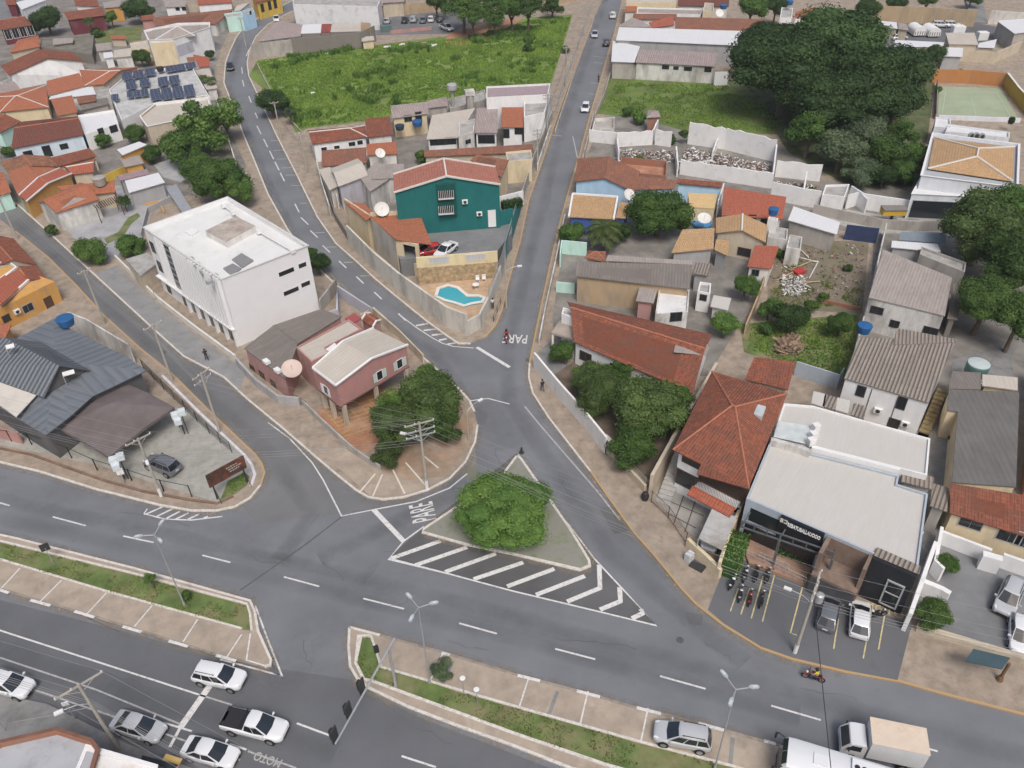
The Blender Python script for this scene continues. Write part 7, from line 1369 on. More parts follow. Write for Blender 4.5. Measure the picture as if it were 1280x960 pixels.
for a_, b_, c_ in ((q, d * w_, up * .14), (q + up * 3., d * w_, up * .14), (q, d * .14, up * 3.1), (q + d * w_, d * .14, up * 3.14), (q + up * 1.6, d * w_, up * .1)): g.obox(a_, b_, c_, n * .12)
f = g.build('window', FRG, H.root); g = MB(); g.obox(q + n * .0, d * w_, up * 3., n * .05); g.build('pane', PANE, f)
g = MB(); g.slope([G(*v, 5.44) for v in ((1149, 718), (1092, 694), (1097, 684), (1152, 708))], 0, .05); g.build('ribbed_roof', S_RIB, H.roofo)
g = MB(); 
f0, f1 = A + d * .6 + n * 2.2, A + d * 8.65 + n * 1.1
for z_ in (3.95, 4.7): g.obox(f0 + up * z_, f1 - f0, up * .13, n * .13)
for k in range(8): g.obox(f0.lerp(f1, k / 7) + up * 4., d * .1, up * .75, n * .1)
for k in (3, 7): g.obox(f0.lerp(f1, k / 7), d * .22, up * 4., n * .22)
for k in (0, 3, 7): q = f0.lerp(f1, k / 7); g.obox(q + up * 3.95, d * .12, up * .1, n * -(2.1 - 1.1 * k / 7))
g.build('front_frame', mat('frame_charcoal', (.10, .105, .11), .5, .1), H.root)
t = thing('entrance_ramp', 'terracotta ramp with railings in front of the black shop', 'ramp', G(960, 700, 0)); g = MB(); P_ = PX([(928, 690), (1008, 722), (1004, 733), (935, 708)], 0); g.prism(P_, 0, .55); P_ = PX([(918, 672), (1020, 705), (1008, 722), (928, 690)], 0); g.prism(P_, 0, .5); g.build('deck', mat('ramp_tile', (.33, .21, .15), .8, .15, 1.), t); g = MB()
for a, b in (((930, 694), (1006, 730)), ((948, 698), (985, 714))):
    va, vb = G(*a, .55), G(*b, .55)
    for k in range(7): v = va.lerp(vb, k / 6); g.tube(v, v + up * .9, .025, n=5)
    g.tube(va + up * .9, vb + up * .9, .03, n=5); g.tube(va + up * .5, vb + up * .5, .02, n=5)
g.build('railing', STEEL, t)
H2 = hs('upper pale roofed hall behind the black shop', [(1159, 594), (1013, 557), (968, 541), (980, 504), (1016, 507), (1090, 528), (1163, 548)], 5.7, 0, 'flat', S_PALE, W_WHT, par=.2, cat='hall', name='hall'); g = MB()
P_ = [G(*v, 5.55) for v in ((1014, 562), (1124, 590))]; g.rstrip([Vector((p.x, p.y, 0)) for p in P_], .35, 5.2, 5.95); g.build('coping', FRW, H2.roofo); g = MB(); g.slope([G(*v, 5.8) for v in ((1013, 556), (967, 546), (974, 526), (1016, 533))], 0, .05); g.build('glass_roof', mat('translucent_sheet', (.50, .54, .54), .4, .15, 1.), H2.roofo)
g = MB(); 
for x, y in ((1017, 544), (1014, 552), (1020, 534)): g.box(G(x, y, 6.2), (.7, .6, .8), .3)
g.build('roof_unit', FRW, H2.roofo); g = MB(); P_ = [G(*v, 5.5) for v in ((963, 553), (1000, 563), (1012, 568))]; g.rstrip([Vector((p.x, p.y, 0)) for p in P_], .5, 5.0, 6.0); g.build('rough_parapet', W_OLD, SH.roofo)
hs('small ribbed brown roof at the right end of the pale shop roofs', [(1166, 612), (1126, 602), (1129, 585), (1168, 597)], 5.0, .2, 'plain', S_RIB, W_CON); hs('ribbed brown lean-to in the side alley', [(1184, 640), (1162, 632), (1166, 604), (1186, 610)], 3.6, .1, 'plain', S_RIB, W_CON)
wallrun('white end wall beside the black shop front', [(1128, 790), (1152, 722), (1160, 700)], 2.6, W_WHT, .35)
g = MB(); p = G(1146, 668, 4.6); g.box(p, (.9, .5, .7), .4); tag(g.build('air_conditioner', FRW, origin=p), 'white air conditioner on the right flank of the pale shop roof', 'air conditioner')
# white house with ribbed roof
H = hs('white two-storey house with a ribbed brown roof behind the pale shop roofs', [(1161, 504), (1055, 473), (1074, 422), (1194, 428)], 5.4, .0, 'plain', S_RIB, W_WHT, ((0, 1076, 489, .8, 1.3), (0, 1127, 504, .8, 1.5), (0, 1117, 529, 1., 1.1)), over=.15, fr=FRD); g = MB(); g.slope([G(*v, 5.5) for v in ((1195, 428), (1116, 431), (1121, 410), (1196, 424))], 0, .1); g.build('upper_roof', S_RIB, H.roofo)
acunit(H, 0, 1132, 529); acunit(H, 0, 1098, 512)
for u_ in (.34, .66): a_, b_ = H.W[1], H.W[0]; d = (b_ - a_).normalized(); n = Vector((d.y, -d.x, 0)); g = MB(); g.obox(a_ + d * (b_ - a_).length * u_ + n * .0, d * .07, up * 5., n * .07); g.build('downpipe', FRD, H.root)
for k, (x, y, w_, m_) in enumerate(((1022, 499, 1.6, S_PALE), (1036, 503, 1.4, S_RIB), (1052, 507, 2.4, S_PALE), (1072, 514, 2.6, S_RIB))): hs(['pale', 'brown', 'second pale', 'second brown'][k] + ' patch of lean-to roof behind the shop hall', [(x + 8, y + 10), (x - 8, y + 5), (x - 5, y - 10), (x + 11, y - 6)], 3.6, 0, 'plain', m_, W_BEI, over=.05, name='lean_to', cat='shed')
wallrun('pale blue wall around the garden behind the shop hall', [(992, 470), (1045, 487), (1050, 478)], 2.2, W_LGR); t = thing('staircase', 'mossy stair along the right side of the white two-storey house', 'stairs', G(1155, 520, 0)); g = MB(); a, b = G(1146, 545, 0), G(1166, 500, 0); d_ = b - a; s_ = Vector((d_.y, -d_.x, 0)).normalized() * 1.1
for k in range(12): g.obox(a + d_ * k / 12, d_ / 12 * 1.02, s_, up * (.15 + .16 * k))
g.build('steps', mat('mossy', (.22, .17, .09), .9, .3, 2.), t)
# grey roofed row above it
H = hs('old white house with a weathered grey sheet roof above the ribbed one', [(1181, 395), (1086, 372), (1104, 312), (1190, 347)], 5., .0, 'plain', S_FIB, W_OLD, ((0, 1096, 388, 1.4, .9), (0, 1118, 405, 1., .9), (0, 1163, 414, 1.6, 1.)), over=.1, fr=FRD); tank('blue tank between the grey and the ribbed roofs', (1079, 415), 4.2, .85, .95)
wallrun('long pale side wall of the rubble lot', [(1060, 470), (1072, 425), (1088, 365), (1100, 312), (1104, 295)], 2.2, W_OLD); hs('dark side sheds of the old white house', [(1197, 400), (1184, 398), (1192, 352), (1206, 357)], 3., 0, 'plain', S_FIBD, W_DRK, name='shed', cat='shed'); hs('stained parapet strip above the grey sheet roof', [(1206, 340), (1150, 318), (1152, 308), (1208, 328)], 4., 0, 'flat', CONC, W_CON)
hs('pale curved canopy behind the grey sheet roof', [(1176, 315), (1114, 309), (1115, 301), (1172, 305)], 3.4, 0, 'plain', S_WHT, W_GRY, name='canopy', cat='canopy'); hs('blue grey carport roof below the alley', [(1182, 304), (1124, 300), (1126, 290), (1182, 291)], 3.2, 0, 'plain', mat('carport_blue', (.20, .24, .27), .6, .1), W_GRY, name='carport', cat='carport')
wallrun('dark blue shutter wall beside the rubble lot', [(1054, 300), (1094, 305)], 2.6, mat('shutter_blue', (.035, .05, .11), .6, .2), .2); wallrun('long grey alley wall above the rubble lot', [(1015, 268), (1060, 278), (1100, 287), (1140, 290), (1190, 288)], 1.8, W_CON); wallrun('white alley wall below the modern house', [(1060, 252), (1075, 262), (1135, 271)], 2.8, W_WHT, .25)
t = thing('canopy', 'yellow fuel style canopy box standing in the alley', 'canopy', G(1112, 280, 0)); p = G(1112, 280, 0); g = MB(); g.box(p + up * 2.2, (3.6, 1.6, .8), -.05); g.build('body', mat('box_yellow', (.55, .36, .05), .6, .1), t); g = MB(); g.box(p + up * 2.72, (3.6, 1.8, .2), -.05); g.build('roof', W_DRK, t); g = MB(); g.box(p + up * .9, (.3, .3, 1.8)); g.build('post', IRON, t)
hs('white sheet roof beside the broken alley walls', [(1046, 293), (985, 275), (992, 258), (1050, 278)], 3.4, 0, 'plain', S_WHT, W_CON, name='shed', cat='shed'); hs('white walled roofless hut at the alley start', [(1056, 246), (1028, 243), (1032, 231), (1062, 230)], 3., 0, 'flat', CONC, W_WHT, name='hut', cat='hut'); wallrun('white wall right of the roofless hut', [(1056, 262), (1070, 258), (1080, 268)], 2.6, W_WHT); hs('small white hut with two round vents at the rubble lot', [(1001, 312), (983, 309), (987, 293), (1003, 296)], 3., 0, 'flat', CONC, W_OLD, name='hut', cat='hut')
# dark roof, red roof, gated yard
H = hs('house with a dark charcoal sheet roof at the right edge', [(1270, 609), (1190, 603), (1197, 515), (1184, 513), (1186, 487), (1274, 490)], 4.0, 0, 'plain', S_BLK, W_CRM, over=.1); hs('brownish sheet roof above the charcoal one', [(1226, 487), (1186, 486), (1190, 464), (1226, 466)], 3.6, 0, 'plain', S_FIBD, W_GRY); hs('cream flat strip beside the brownish sheet roof', [(1272, 488), (1228, 482), (1228, 468), (1272, 472)], 3.8, 0, 'plain', S_BEI, W_CRM); wallrun('brick red boundary wall right of the charcoal roof', [(1276, 625), (1284, 520), (1288, 480)], 3.6, W_BRK)
H = hs('cream house with a red tiled roof inside the gated yard', [(1300, 676), (1187, 641), (1188, 604), (1300, 622)], 3.6, .9, 'shed', T_RED, W_CRM, ((0, 1213, 655, 1.9, 1.0), (0, 1262, 670, 1.9, 1.5), (0, 1282, 676, 1.5, 1.6)), fr=FRG)
wallrun('white low wall in front of the cream house', [(1172, 680), (1232, 703)], 1.8, W_WHT, .3); wallrun('white slanted wall at the left of the gated yard', [(1170, 676), (1162, 718), (1172, 728)], 2.0, W_WHT, .3); wallrun('white gate block in the yard wall', [(1220, 709), (1244, 716)], 2.0, W_WHT, .7); wallrun('white wall right of the gate block', [(1246, 709), (1300, 728)], 1.9, W_WHT, .3); wallrun('white stepped wall beside the bright bush', [(1146, 742), (1170, 752), (1180, 758)], 1.9, W_WHT, .5)
wallrun('low stained wall along the pavement of the gated yard', [(1144, 788), (1200, 805), (1290, 832)], .8, W_BEI, .5); t = thing('bus_shelter', 'flat dark teal bus shelter roof on a single brown post', 'bus shelter', G(1249, 850, BT)); g = MB(); p = G(1249, 850, BT); P_ = [G(*v, 2.6) for v in ((1206, 826), (1253, 836), (1263, 822), (1217, 811))]; g.slope(P_, 0, .12); g.build('roof', mat('shelter_teal', (.055, .09, .105), .5, .12, 1.), t); g = MB(); g.tube(p, (p.x, p.y, 2.5), .13); g.tube(p, p + up * .5, .28, .2); g.build('post', mat('rust_post', (.17, .10, .06), .8, .2), t)
# water tower on a stand
p = G(1219, 466, 2.); t = thing('water_tank', 'green grey round water tank with a pale lid, below the right tree clump', 'water tank', (p.x, p.y, BT)); g = MB(); g.lathe(p, [(1.2, 0), (1.25, .1), (1.25, 1.3), (1.15, 1.35)], 18); g.build('body', mat('tank_teal', (.10, .19, .17), .6, .15, 1.), t, smooth=40); g = MB(); g.lathe(p + up * 1.36, [(1.2, 0), (1.2, .06), (.6, .2), (.1, .24)], 18); g.build('lid', mat('lid_pale', (.42, .48, .47), .6, .1), t, smooth=40); g = MB()
for k in range(4): a_ = k * 1.57 + .4; g.tube((p.x + math.cos(a_), p.y + math.sin(a_), BT), p + Vector((math.cos(a_), math.sin(a_), 0)), .06)
g.build('stand', STEEL, t); t = thing('ladder', 'white metal ladder frame beside the green grey tank', 'ladder', G(1223, 476, BT)); p = G(1223, 482, BT); g = MB()
for dx in (-.5, .5): g.tube(p + Vector((dx, 0, 0)), p + Vector((dx, 0, 2.2)), .05)
for k in range(5): g.tube(p + Vector((-.5, 0, .3 + k * .42)), p + Vector((.5, 0, .3 + k * .42)), .04)
g.build('frame', FRW, t)
# ---------------------------------------------------------------- modern house, court, service yard
W_CLD = wallm('cool_white', (.60, .62, .65), .12)
H = house('modern grey house with a tan hipped roof behind white parapets at the right', [(1272, 234), (1152, 219), (1166, 166), (1274, 180)], 6.4, 0, 'flat', mat('gutter_grey', (.36, .38, .40), .7, .1), W_CLD, par=.5, wallcap=FRW); q = [G(*v, 6.2) for v in ((1266, 227), (1160, 211), (1168, 172), (1268, 184))]; e1, e2 = G(1221, 196, 7.9), G(1223, 186, 7.9); g = MB(); g.slope([q[0], q[1], e1], 0, .05); g.slope([q[1], q[2], e2, e1], 0, .05); g.slope([q[2], q[3], e2], 0, .05); g.slope([q[3], q[0], e1, e2], 0, .05); g.build('hipped_roof', T_TAN, H.roofo); g = MB()
for a, b in ((q[0], e1), (q[1], e1), (q[2], e2), (q[3], e2), (e1, e2)): g.tube(a + up * .06, b + up * .06, .17, n=5)
g.build('ridge_cap', CAPW, H.roofo)
H = hs('white roof terrace and dark garage front of the modern house', [(1226, 246), (1140, 242), (1155, 215), (1227, 228)], 4.4, 0, 'flat', S_WHT, W_CLD, ((0, 1178, 263, 9.5, 2.9, 'gate'),), fr=W_LGR, wallcap=FRW, par=.3); hs('grey annex with a dark slot right of the white roof terrace', [(1282, 252), (1226, 246), (1228, 233), (1282, 241)], 4., 0, 'flat', CONC, W_GRY); hs('white service block behind the tan hipped roof', [(1262, 172), (1182, 164), (1186, 155), (1262, 165)], 4., 0, 'flat', S_WHT, W_CLD); H = hs('white cube room at the corner of the green court', [(1189, 160), (1168, 158), (1170, 146), (1188, 148)], 3.8, 0, 'flat', S_WHT, W_CLD)
for i, (x, y) in enumerate(((1215, 170), (1221, 170), (1228, 171))): p = G(x, y, 6.4); g = MB(); g.tube(p, p + Vector((0, .35, 0)), .55, n=16); g.tube(p - Vector((0, .02, 0)), p, .35, n=12, m=1); tag(g.build('roof_fan', [STEEL, IRON], origin=p), ['left round fan behind the tan hipped roof', 'middle round fan behind the tan hipped roof', 'right round fan behind the tan hipped roof'][i], 'fan', 'roof fans')
wallrun('orange wall at the far side of the green court', [(1164, 104), (1210, 105), (1254, 109)], 3.0, wallm('court_orange', (.42, .19, .07), .45), .3); wallrun('yellow wall at the right side of the green court', [(1254, 109), (1268, 128), (1290, 152)], 3.0, wallm('court_yellow', (.50, .32, .06), .35), .3, cap=FRW); wallrun('low wall between the court and the modern house', [(1172, 150), (1274, 154)], 1., W_CLD, .3); wallrun('dark shrubby wall at the left of the green court', [(1170, 108), (1168, 150)], 1.6, W_DRK)
for i, (x, y) in enumerate(((1264, 152), (1173, 113))): tree(x, y, 4 if i == 0 else 5, 2. if i == 0 else 1.2, 'bush', 'dark' if i == 0 else 'light', ['dark narrow cypress at the court corner', 'bright shrub at the left edge of the court'][i], name='shrub', cat='shrub', zr=2.2 if i == 0 else 1.3)
for lb, q_, h_, rf, wl in (('long white sheet roof along the tan service yard wall', [(1178, 59), (1117, 58), (1119, 50), (1181, 53)], 3., S_WHT, W_BEI), ('tan sheet roofed shed in the service yard', [(1223, 56), (1186, 55), (1182, 41), (1218, 41)], 4., S_BEI, W_BEI), ('white sheet roof right of the tan shed', [(1243, 60), (1222, 59), (1224, 54), (1246, 49)], 3., S_WHT, W_BEI), ('grey gate roof box in the service yard wall', [(1203, 71), (1178, 70), (1177, 59), (1204, 60)], 3.2, S_WHT, W_GRY), ('white hall roof at the right edge of the service yard', [(1284, 40), (1268, 42), (1246, 26), (1284, 23)], 4.2, S_WHT, W_CON), ('pale shed roof under the tall palm', [(1123, 36), (1098, 33), (1098, 26), (1122, 28)], 3., S_WHT, W_BEI), ('grey shed roof right of the pale one by the tall palm', [(1136, 38), (1122, 36), (1121, 28), (1133, 30)], 3., S_FIB, W_BEI)): hs(lb, q_, h_, .1, 'plain', rf, wl, name='shed', cat='shed')
wallrun('long tan wall along the far side of the service yard', [(1078, 28), (1150, 30), (1216, 34)], 4.2, W_TAN, .3); wallrun('tan wall in front of the service yard', [(1112, 74), (1180, 75), (1240, 80), (1272, 66)], 2.6, W_BEI, .3); wallrun('pale wall at the top right corner', [(1234, 30), (1290, 34)], 3.4, W_OFF, .3); hs('grey ramp slab at the top right', [(1234, 28), (1214, 28), (1206, -4), (1228, -4)], .6, 0, 'plain', CONCD, CONCD, name='ramp', cat='ramp', over=.02)
for i, (x, y) in enumerate(((1144, 44), (1162, 45))):
    p = G(x, y, 0); t = thing('covered_truck', ['left truck under a white laced tarpaulin in the service yard', 'right truck under a white laced tarpaulin in the service yard'][i], 'truck', p, 0, 'tarpaulin trucks'); g = MB()
    for k in range(9): a0, a1 = math.pi * k / 9, math.pi * (k + 1) / 9; g.face([p + Vector((1.5 * math.cos(a), y_, 1.4 + 1.2 * math.sin(a))) for a, y_ in ((a0, -2.4), (a1, -2.4), (a1, 2.4), (a0, 2.4))])
    g.face([p + Vector((1.5 * math.cos(math.pi * k / 9), -2.4, 1.4 + 1.2 * math.sin(math.pi * k / 9))) for k in range(10)]); g.box(p + up * 1., (3., 4.8, .9)); g.build('tarpaulin', FRW, t); g = MB()
    for k in range(5): g.box(p + Vector((-1.2 + k * .6, -2.42, 1.1)), (.14, .06, .9))
    for sx in (-1.2, 1.2): g.box(p + Vector((sx, -1.6, .4)), (.3, .8, .8)); g.box(p + Vector((sx, 1.6, .4)), (.3, .8, .8))
    g.build('wheels', TYRE, t)
for i, (x, y, w_) in enumerate(((1154, 28, 2.), (1176, 30, 4.), (1190, 30, 3.), (1196, 42, 3.), (1226, 50, 2.4))):
    if i in (1, 2): car('suv', (x - 6, y), (x + 6, y + .5), 'white', ['', 'left white van by the far tan wall', 'right white van by the far tan wall'][i], 'vehicles in the service yard', BLK)
    else: p = G(x, y, .2); g = MB(); g.box(p + up * 1., (w_, 1.8, 1.8)); g.box(p + up * 1.93, (w_ * .9, 1.6, .1)); tag(g.build('container', FRW, origin=p), {0: 'white box container by the far tan wall', 3: 'white box container behind the tan shed', 4: 'white box container right of the tan shed'}[i], 'container', 'vehicles in the service yard')
car('hatch', (1118, 46), (1130, 45), 'white', 'white car beside the laced tarpaulin trucks', 'vehicles in the service yard', BLK)
# ---------------------------------------------------------------- top middle: sheds and tiled houses
hs('shed with a huge white sheet roof above the vacant lot', [(926, 57), (770, 50), (774, 34), (933, 39)], 4.8, .0, 'plain', S_WHT, W_GRY, name='warehouse', cat='warehouse'); hs('pale gabled roof end at the hill street corner of the white shed', [(815, 34), (772, 33), (790, 22), (802, 26)], 5., .2, 'plain', S_FIB, W_OFF); hs('white roofed block beside the hill street below the huge white roof', [(793, 78), (764, 77), (766, 51), (800, 58)], 4., .1, 'plain', S_WHT, W_CON)
H = hs('long pinkish grey sheet roof below the huge white roof', [(893, 83), (794, 78), (799, 62), (898, 66)], 4., .1, 'plain', S_PNK, W_OLD, ((0, 832, 84, 1.4, .7), (0, 845, 85, 1., .6), (0, 860, 86, 1.6, .7), (0, 885, 87, 1.4, .9)), fr=FRD); wallrun('stained tall wall along the top of the vacant lot', [(764, 96), (794, 99), (840, 102), (895, 105)], 3.2, W_CON, .3); wallrun('grey wall under the huge white roof edge', [(790, 68), (926, 74)], 2.8, W_GRY, .25); t = thing('metal_gate', 'white metal gate at the foot of the huge mango trees', 'gate', G(900, 108, 0)); p = G(900, 108, 0); g = MB(); g.box(p + up * 1.6, (3., .12, 3.2)); g.build('panel', FRW, t)
hs('long red tiled roof house behind the huge white roof', [(930, 40), (844, 36), (844, 21), (956, 24)], 4.6, .8, 'shed', T_OLD, W_OFF); hs('bright red gabled roof behind the huge white roof', [(843, 31), (815, 35), (811, 28), (841, 20)], 4.8, .5, 'shed', T_BRI, W_WHT); hs('red tiled strip house by the hill street', [(846, 24), (790, 24), (792, 17), (846, 17)], 4., .4, 'shed', T_OLD, W_OFF); hs('small orange roof by the hill street at the top', [(796, 14), (780, 15), (783, 7), (796, 7)], 3.8, .3, 'shed', T_ORG, W_OFF)
H = hs('white parapet row with grey panels behind the red strip', [(876, 18), (796, 16), (797, 9), (879, 11)], 4.4, 0, 'flat', S_FIB, W_WHT); hs('cream walled hall at the top edge by the hill street', [(846, 3), (783, 3), (784, -8), (848, -8)], 5., 0, 'flat', S_BEI, W_CRM); hs('dark red tiled roof at the top edge', [(911, 8), (847, 7), (848, -4), (912, -4)], 4.4, .8, 'shed', T_DRK, W_OFF); tank('blue grey tank beside the cream chimney block at the top', (904, 11), 5.4, .9, .9); dish('white dish antenna above the long red tiled roof', (899, 17), 5.8, 1.3, -80, None, 4.6); hs('cream chimney block above the long red tiled roof', [(892, 14), (879, 13), (881, 3), (892, 4)], 6., 0, 'flat', CONC, W_CRM, name='tower', cat='tower')
hs('little white house with an orange roof hidden in the grove', [(1024, 20), (993, 21), (994, 15), (1020, 8)], 6., .4, 'shed', T_BRI, W_WHT); tank('blue tank above the little white house in the grove', (987, 6), 7.4, .8, .9); hs('white wall of the little house in the grove', [(990, 22), (975, 22), (977, 9), (991, 10)], 6.4, 0, 'flat', CONC, W_WHT); hs('pale roof patch at the top edge above the tan wall', [(1091, 6), (1072, 6), (1074, -2), (1092, -2)], 4., 0, 'plain', S_BEI, W_BEI, name='shed', cat='shed')
# ---------------------------------------------------------------- ruins and rubble
W_RUIN = mat('wall_ruin', (.68, .675, .665), .9, .06, .5, ((.36, .31, .27), .3, .6), .1)
def ruin(label, pts, h, z0=0., t_=.25):
    P = PX(pts, 0); r_ = random.Random(len(label)); g = MB(); c = sum(P, Vector()) / len(P)
    for a, b in zip(P[:-1], P[1:]):
        L_ = (b - a).length; n_ = max(2, int(L_ / 1.1)); d = (b - a).normalized(); n = Vector((-d.y, d.x, 0)) * t_; hh = [h * (1 - .10 * r_.random() ** 2) for _ in range(n_ + 1)]
        for k in range(n_):
            u, v = a.lerp(b, k / n_), a.lerp(b, (k + 1) / n_); A_, B_ = up * hh[k], up * hh[k + 1]
            g.face([u, v, v + B_, u + A_]); g.face([v + n, u + n, u + n + A_, v + n + B_]); g.face([u + A_, v + B_, v + n + B_, u + n + A_]); 
            if k == 0: g.face([u, u + A_, u + n + A_, u + n])
            if k == n_ - 1: g.face([v, v + n, v + n + B_, v + B_])
    return tag(g.build('ruined_wall', [W_RUIN], origin=c), label, 'wall')
ruin('tall white back wall of the big ruin below the vacant lot', [(859, 181), (905, 188), (966, 203)], 4.4); ruin('white front wall of the big ruin above the light blue house', [(849, 219), (905, 228), (964, 237)], 3.0); ruin('white cross wall standing in the rubble of the ruin', [(890, 204), (897, 184)], 2.2); ruin('white end wall at the right of the big ruin', [(966, 203), (962, 236)], 3.4); ruin('white left back wall of the ruin beside the bush', [(770, 185), (815, 182), (822, 168)], 3.); ruin('white small ruin wall with a doorway beside the creeper', [(818, 182), (838, 185)], 3.2); ruin('pale ruin wall by the hill street', [(736, 178), (770, 182)], 2.6); ruin('right ruin back wall near the dark trees', [(968, 222), (1024, 228)], 3.2); ruin('right ruin front wall with dirty panels', [(962, 250), (1000, 258), (1022, 262)], 3.2); ruin('cross wall of the right ruin', [(1002, 256), (1006, 232)], 2.6); ruin('stub wall left of the broken brick hut', [(770, 188), (772, 205)], 2.4); ruin('white wall beside the front wall doorway', [(843, 198), (845, 222)], 2.4)
H = hs('broken brick hut with a small brown roof in the ruins', [(826, 146), (808, 147), (810, 138), (823, 138)], 3.6, .4, 'hip', S_PNK, W_BRK, name='hut', cat='hut', cap=None); hs('roofless orange walled room above the light blue house', [(833, 220), (775, 214), (776, 196), (834, 201)], 2.4, 0, 'flat', mat('orange_floor', (.38, .19, .12), .9, .35, .5), W_BRK, par=1.2, name='ruined_room', cat='ruin'); hs('low ruined slab rooms by the hill street', [(768, 160), (740, 162), (744, 148), (768, 146)], 2., 0, 'flat', W_CON, W_OLD, par=.6, name='ruined_room', cat='ruin')
def rubble(label, pts, n_, sz, mts, hmax=.9):
    P = PX(pts, BT); xs = [p.x for p in P]; ys = [p.y for p in P]; g = MB(); k = 0; c = sum(P, Vector()) / len(P)
    while k < n_:
        x, y = random.uniform(min(xs), max(xs)), random.uniform(min(ys), max(ys))
        if not inpoly(x, y, P): continue
        k += 1; z = BT + random.random() * hmax; a = random.uniform(0, 3.14); l = sz * random.uniform(.4, 2.2); e = Vector((math.cos(a), math.sin(a), .5 * rnd())).normalized(); b = e.orthogonal().normalized(); b2 = e.cross(b)
        g.obox((x, y, z), e * l, b * sz * random.uniform(.2, .6), b2 * sz * random.uniform(.1, .3), random.randrange(len(mts)))
    return tag(g.build('rubble', mts, origin=c), label, 'rubble', kind='stuff')
MW = [FRW, mat('debris_white', (.55, .54, .52), .9, .15), mat('debris_brick', (.26, .14, .10), .9, .3), mat('debris_grey', (.28, .26, .24), .9, .2), mat('debris_wood', (.16, .11, .075), .9, .3), mat('debris_dark', (.07, .06, .055), .9, .3)]
rubble('white and brown demolition rubble inside the big ruin', [(858, 188), (962, 210), (960, 226), (850, 210)], 1500, .34, MW, .7); rubble('demolition rubble in the left rooms of the ruin', [(772, 190), (840, 192), (842, 204), (772, 204)], 600, .32, MW, .6); rubble('demolition rubble in the right ruin', [(970, 228), (1020, 234), (1016, 252), (966, 246)], 400, .3, MW, .5)
rubble('pale broken timber and debris in the rubble lot', [(968, 312), (1080, 306), (1076, 372), (1000, 372), (962, 352)], 420, .26, MW[1:] + [MW[4]] * 3 + [MW[5]] * 2, .25); rubble('white plaster heap at the lower left of the rubble lot', [(976, 350), (1006, 350), (1006, 370), (978, 372)], 320, .24, MW[:2] + [MW[3]], .9); rubble('dry cut branches heap in the garden', [(972, 428), (996, 426), (1000, 444), (974, 446)], 420, .5, [MW[4], mat('dry_twig', (.25, .18, .12), .9, .3)], .8)
for i in range(9):
    a = G(985 + random.random() * 40, 318 + random.random() * 45, .4); b = a + Vector((rnd() * 4, 2 + rnd() * 4, .25 * rnd())); g = MB(); g.tube(a, b, .10, n=6); tag(g.build('timber_beam', MW[1] if i % 2 else W_TAN, origin=a), 'long pale timber lying across the rubble lot', 'timber', 'timbers in the rubble lot')
g = MB(); p = G(999, 339, .5); g.box(p, (1.6, 1.2, .3), .5); tag(g.build('red_sheet', mat('red_scrap', (.40, .04, .04), .6, .1), origin=p), 'bright red scrap sheet in the rubble lot', 'scrap'); wallrun('brown earth edge wall at the bottom of the rubble lot', [(1022, 378), (1075, 390)], .7, W_BRK)
wallrun('brick garden wall right of the little white hut', [(930, 420), (948, 376), (958, 345)], 1.8, W_TAN)
# ---------------------------------------------------------------- bottom left corner
P_ = [(-60, 960), (0, 927), (70, 911), (114, 925), (122, 936), (100, 1010), (-60, 1010)]
H = hs('building with a grey slab roof and a terracotta parapet at the bottom left corner', P_, 5.0, 0, 'flat', mat('slab_grey', (.36, .37, .39), .85, .1, .5, ((.22, .22, .22), .5, .6)), W_BRK, par=.5, wallcap=mat('coping_terracotta', (.17, .085, .06), .9, .25, 1., ((.15, .10, .08), .5, 1.)))
H = hs('white roofed building at the bottom edge beside the concrete pole', [(190, 990), (84, 990), (107, 934), (196, 958)], 4.6, 0, 'flat', mat('white_panel', (.66, .65, .63), .7, .06, .5, ((.42, .34, .24), .55, .5)), W_WHT, par=.12, wallcap=FRW); hs('black sign awning beside the white roof at the bottom edge', [(216, 962), (176, 950), (178, 944), (222, 956)], 3., 0, 'plain', W_BLK, W_BLK, name='awning', cat='awning', walls=False); g = MB(); p = G(214, 952, 2.4); g.box(p, (1.4, .8, .1), -.3); tag(g.build('yellow_board', mat('board_yellow', (.48, .34, .12), .7, .1), origin=p), 'small yellow board by the black sign awning', 'board')
for lb, a, b in (('thin street sign post left of the concrete pole', (95, 900), (97, 884)), ('thin white lamp post at the bottom left corner', (8, 915), (6, 893))):
    t = thing('sign_post', lb, 'post', G(*a, 0)); g = MB(); p = G(*a, 0); g.tube(p, p + up * 2.4, .04); g.build('post', STEEL, t); g = MB(); g.box(p + up * 2.4, (.5, .1, .4), .3); g.build('plate', FRW, t)
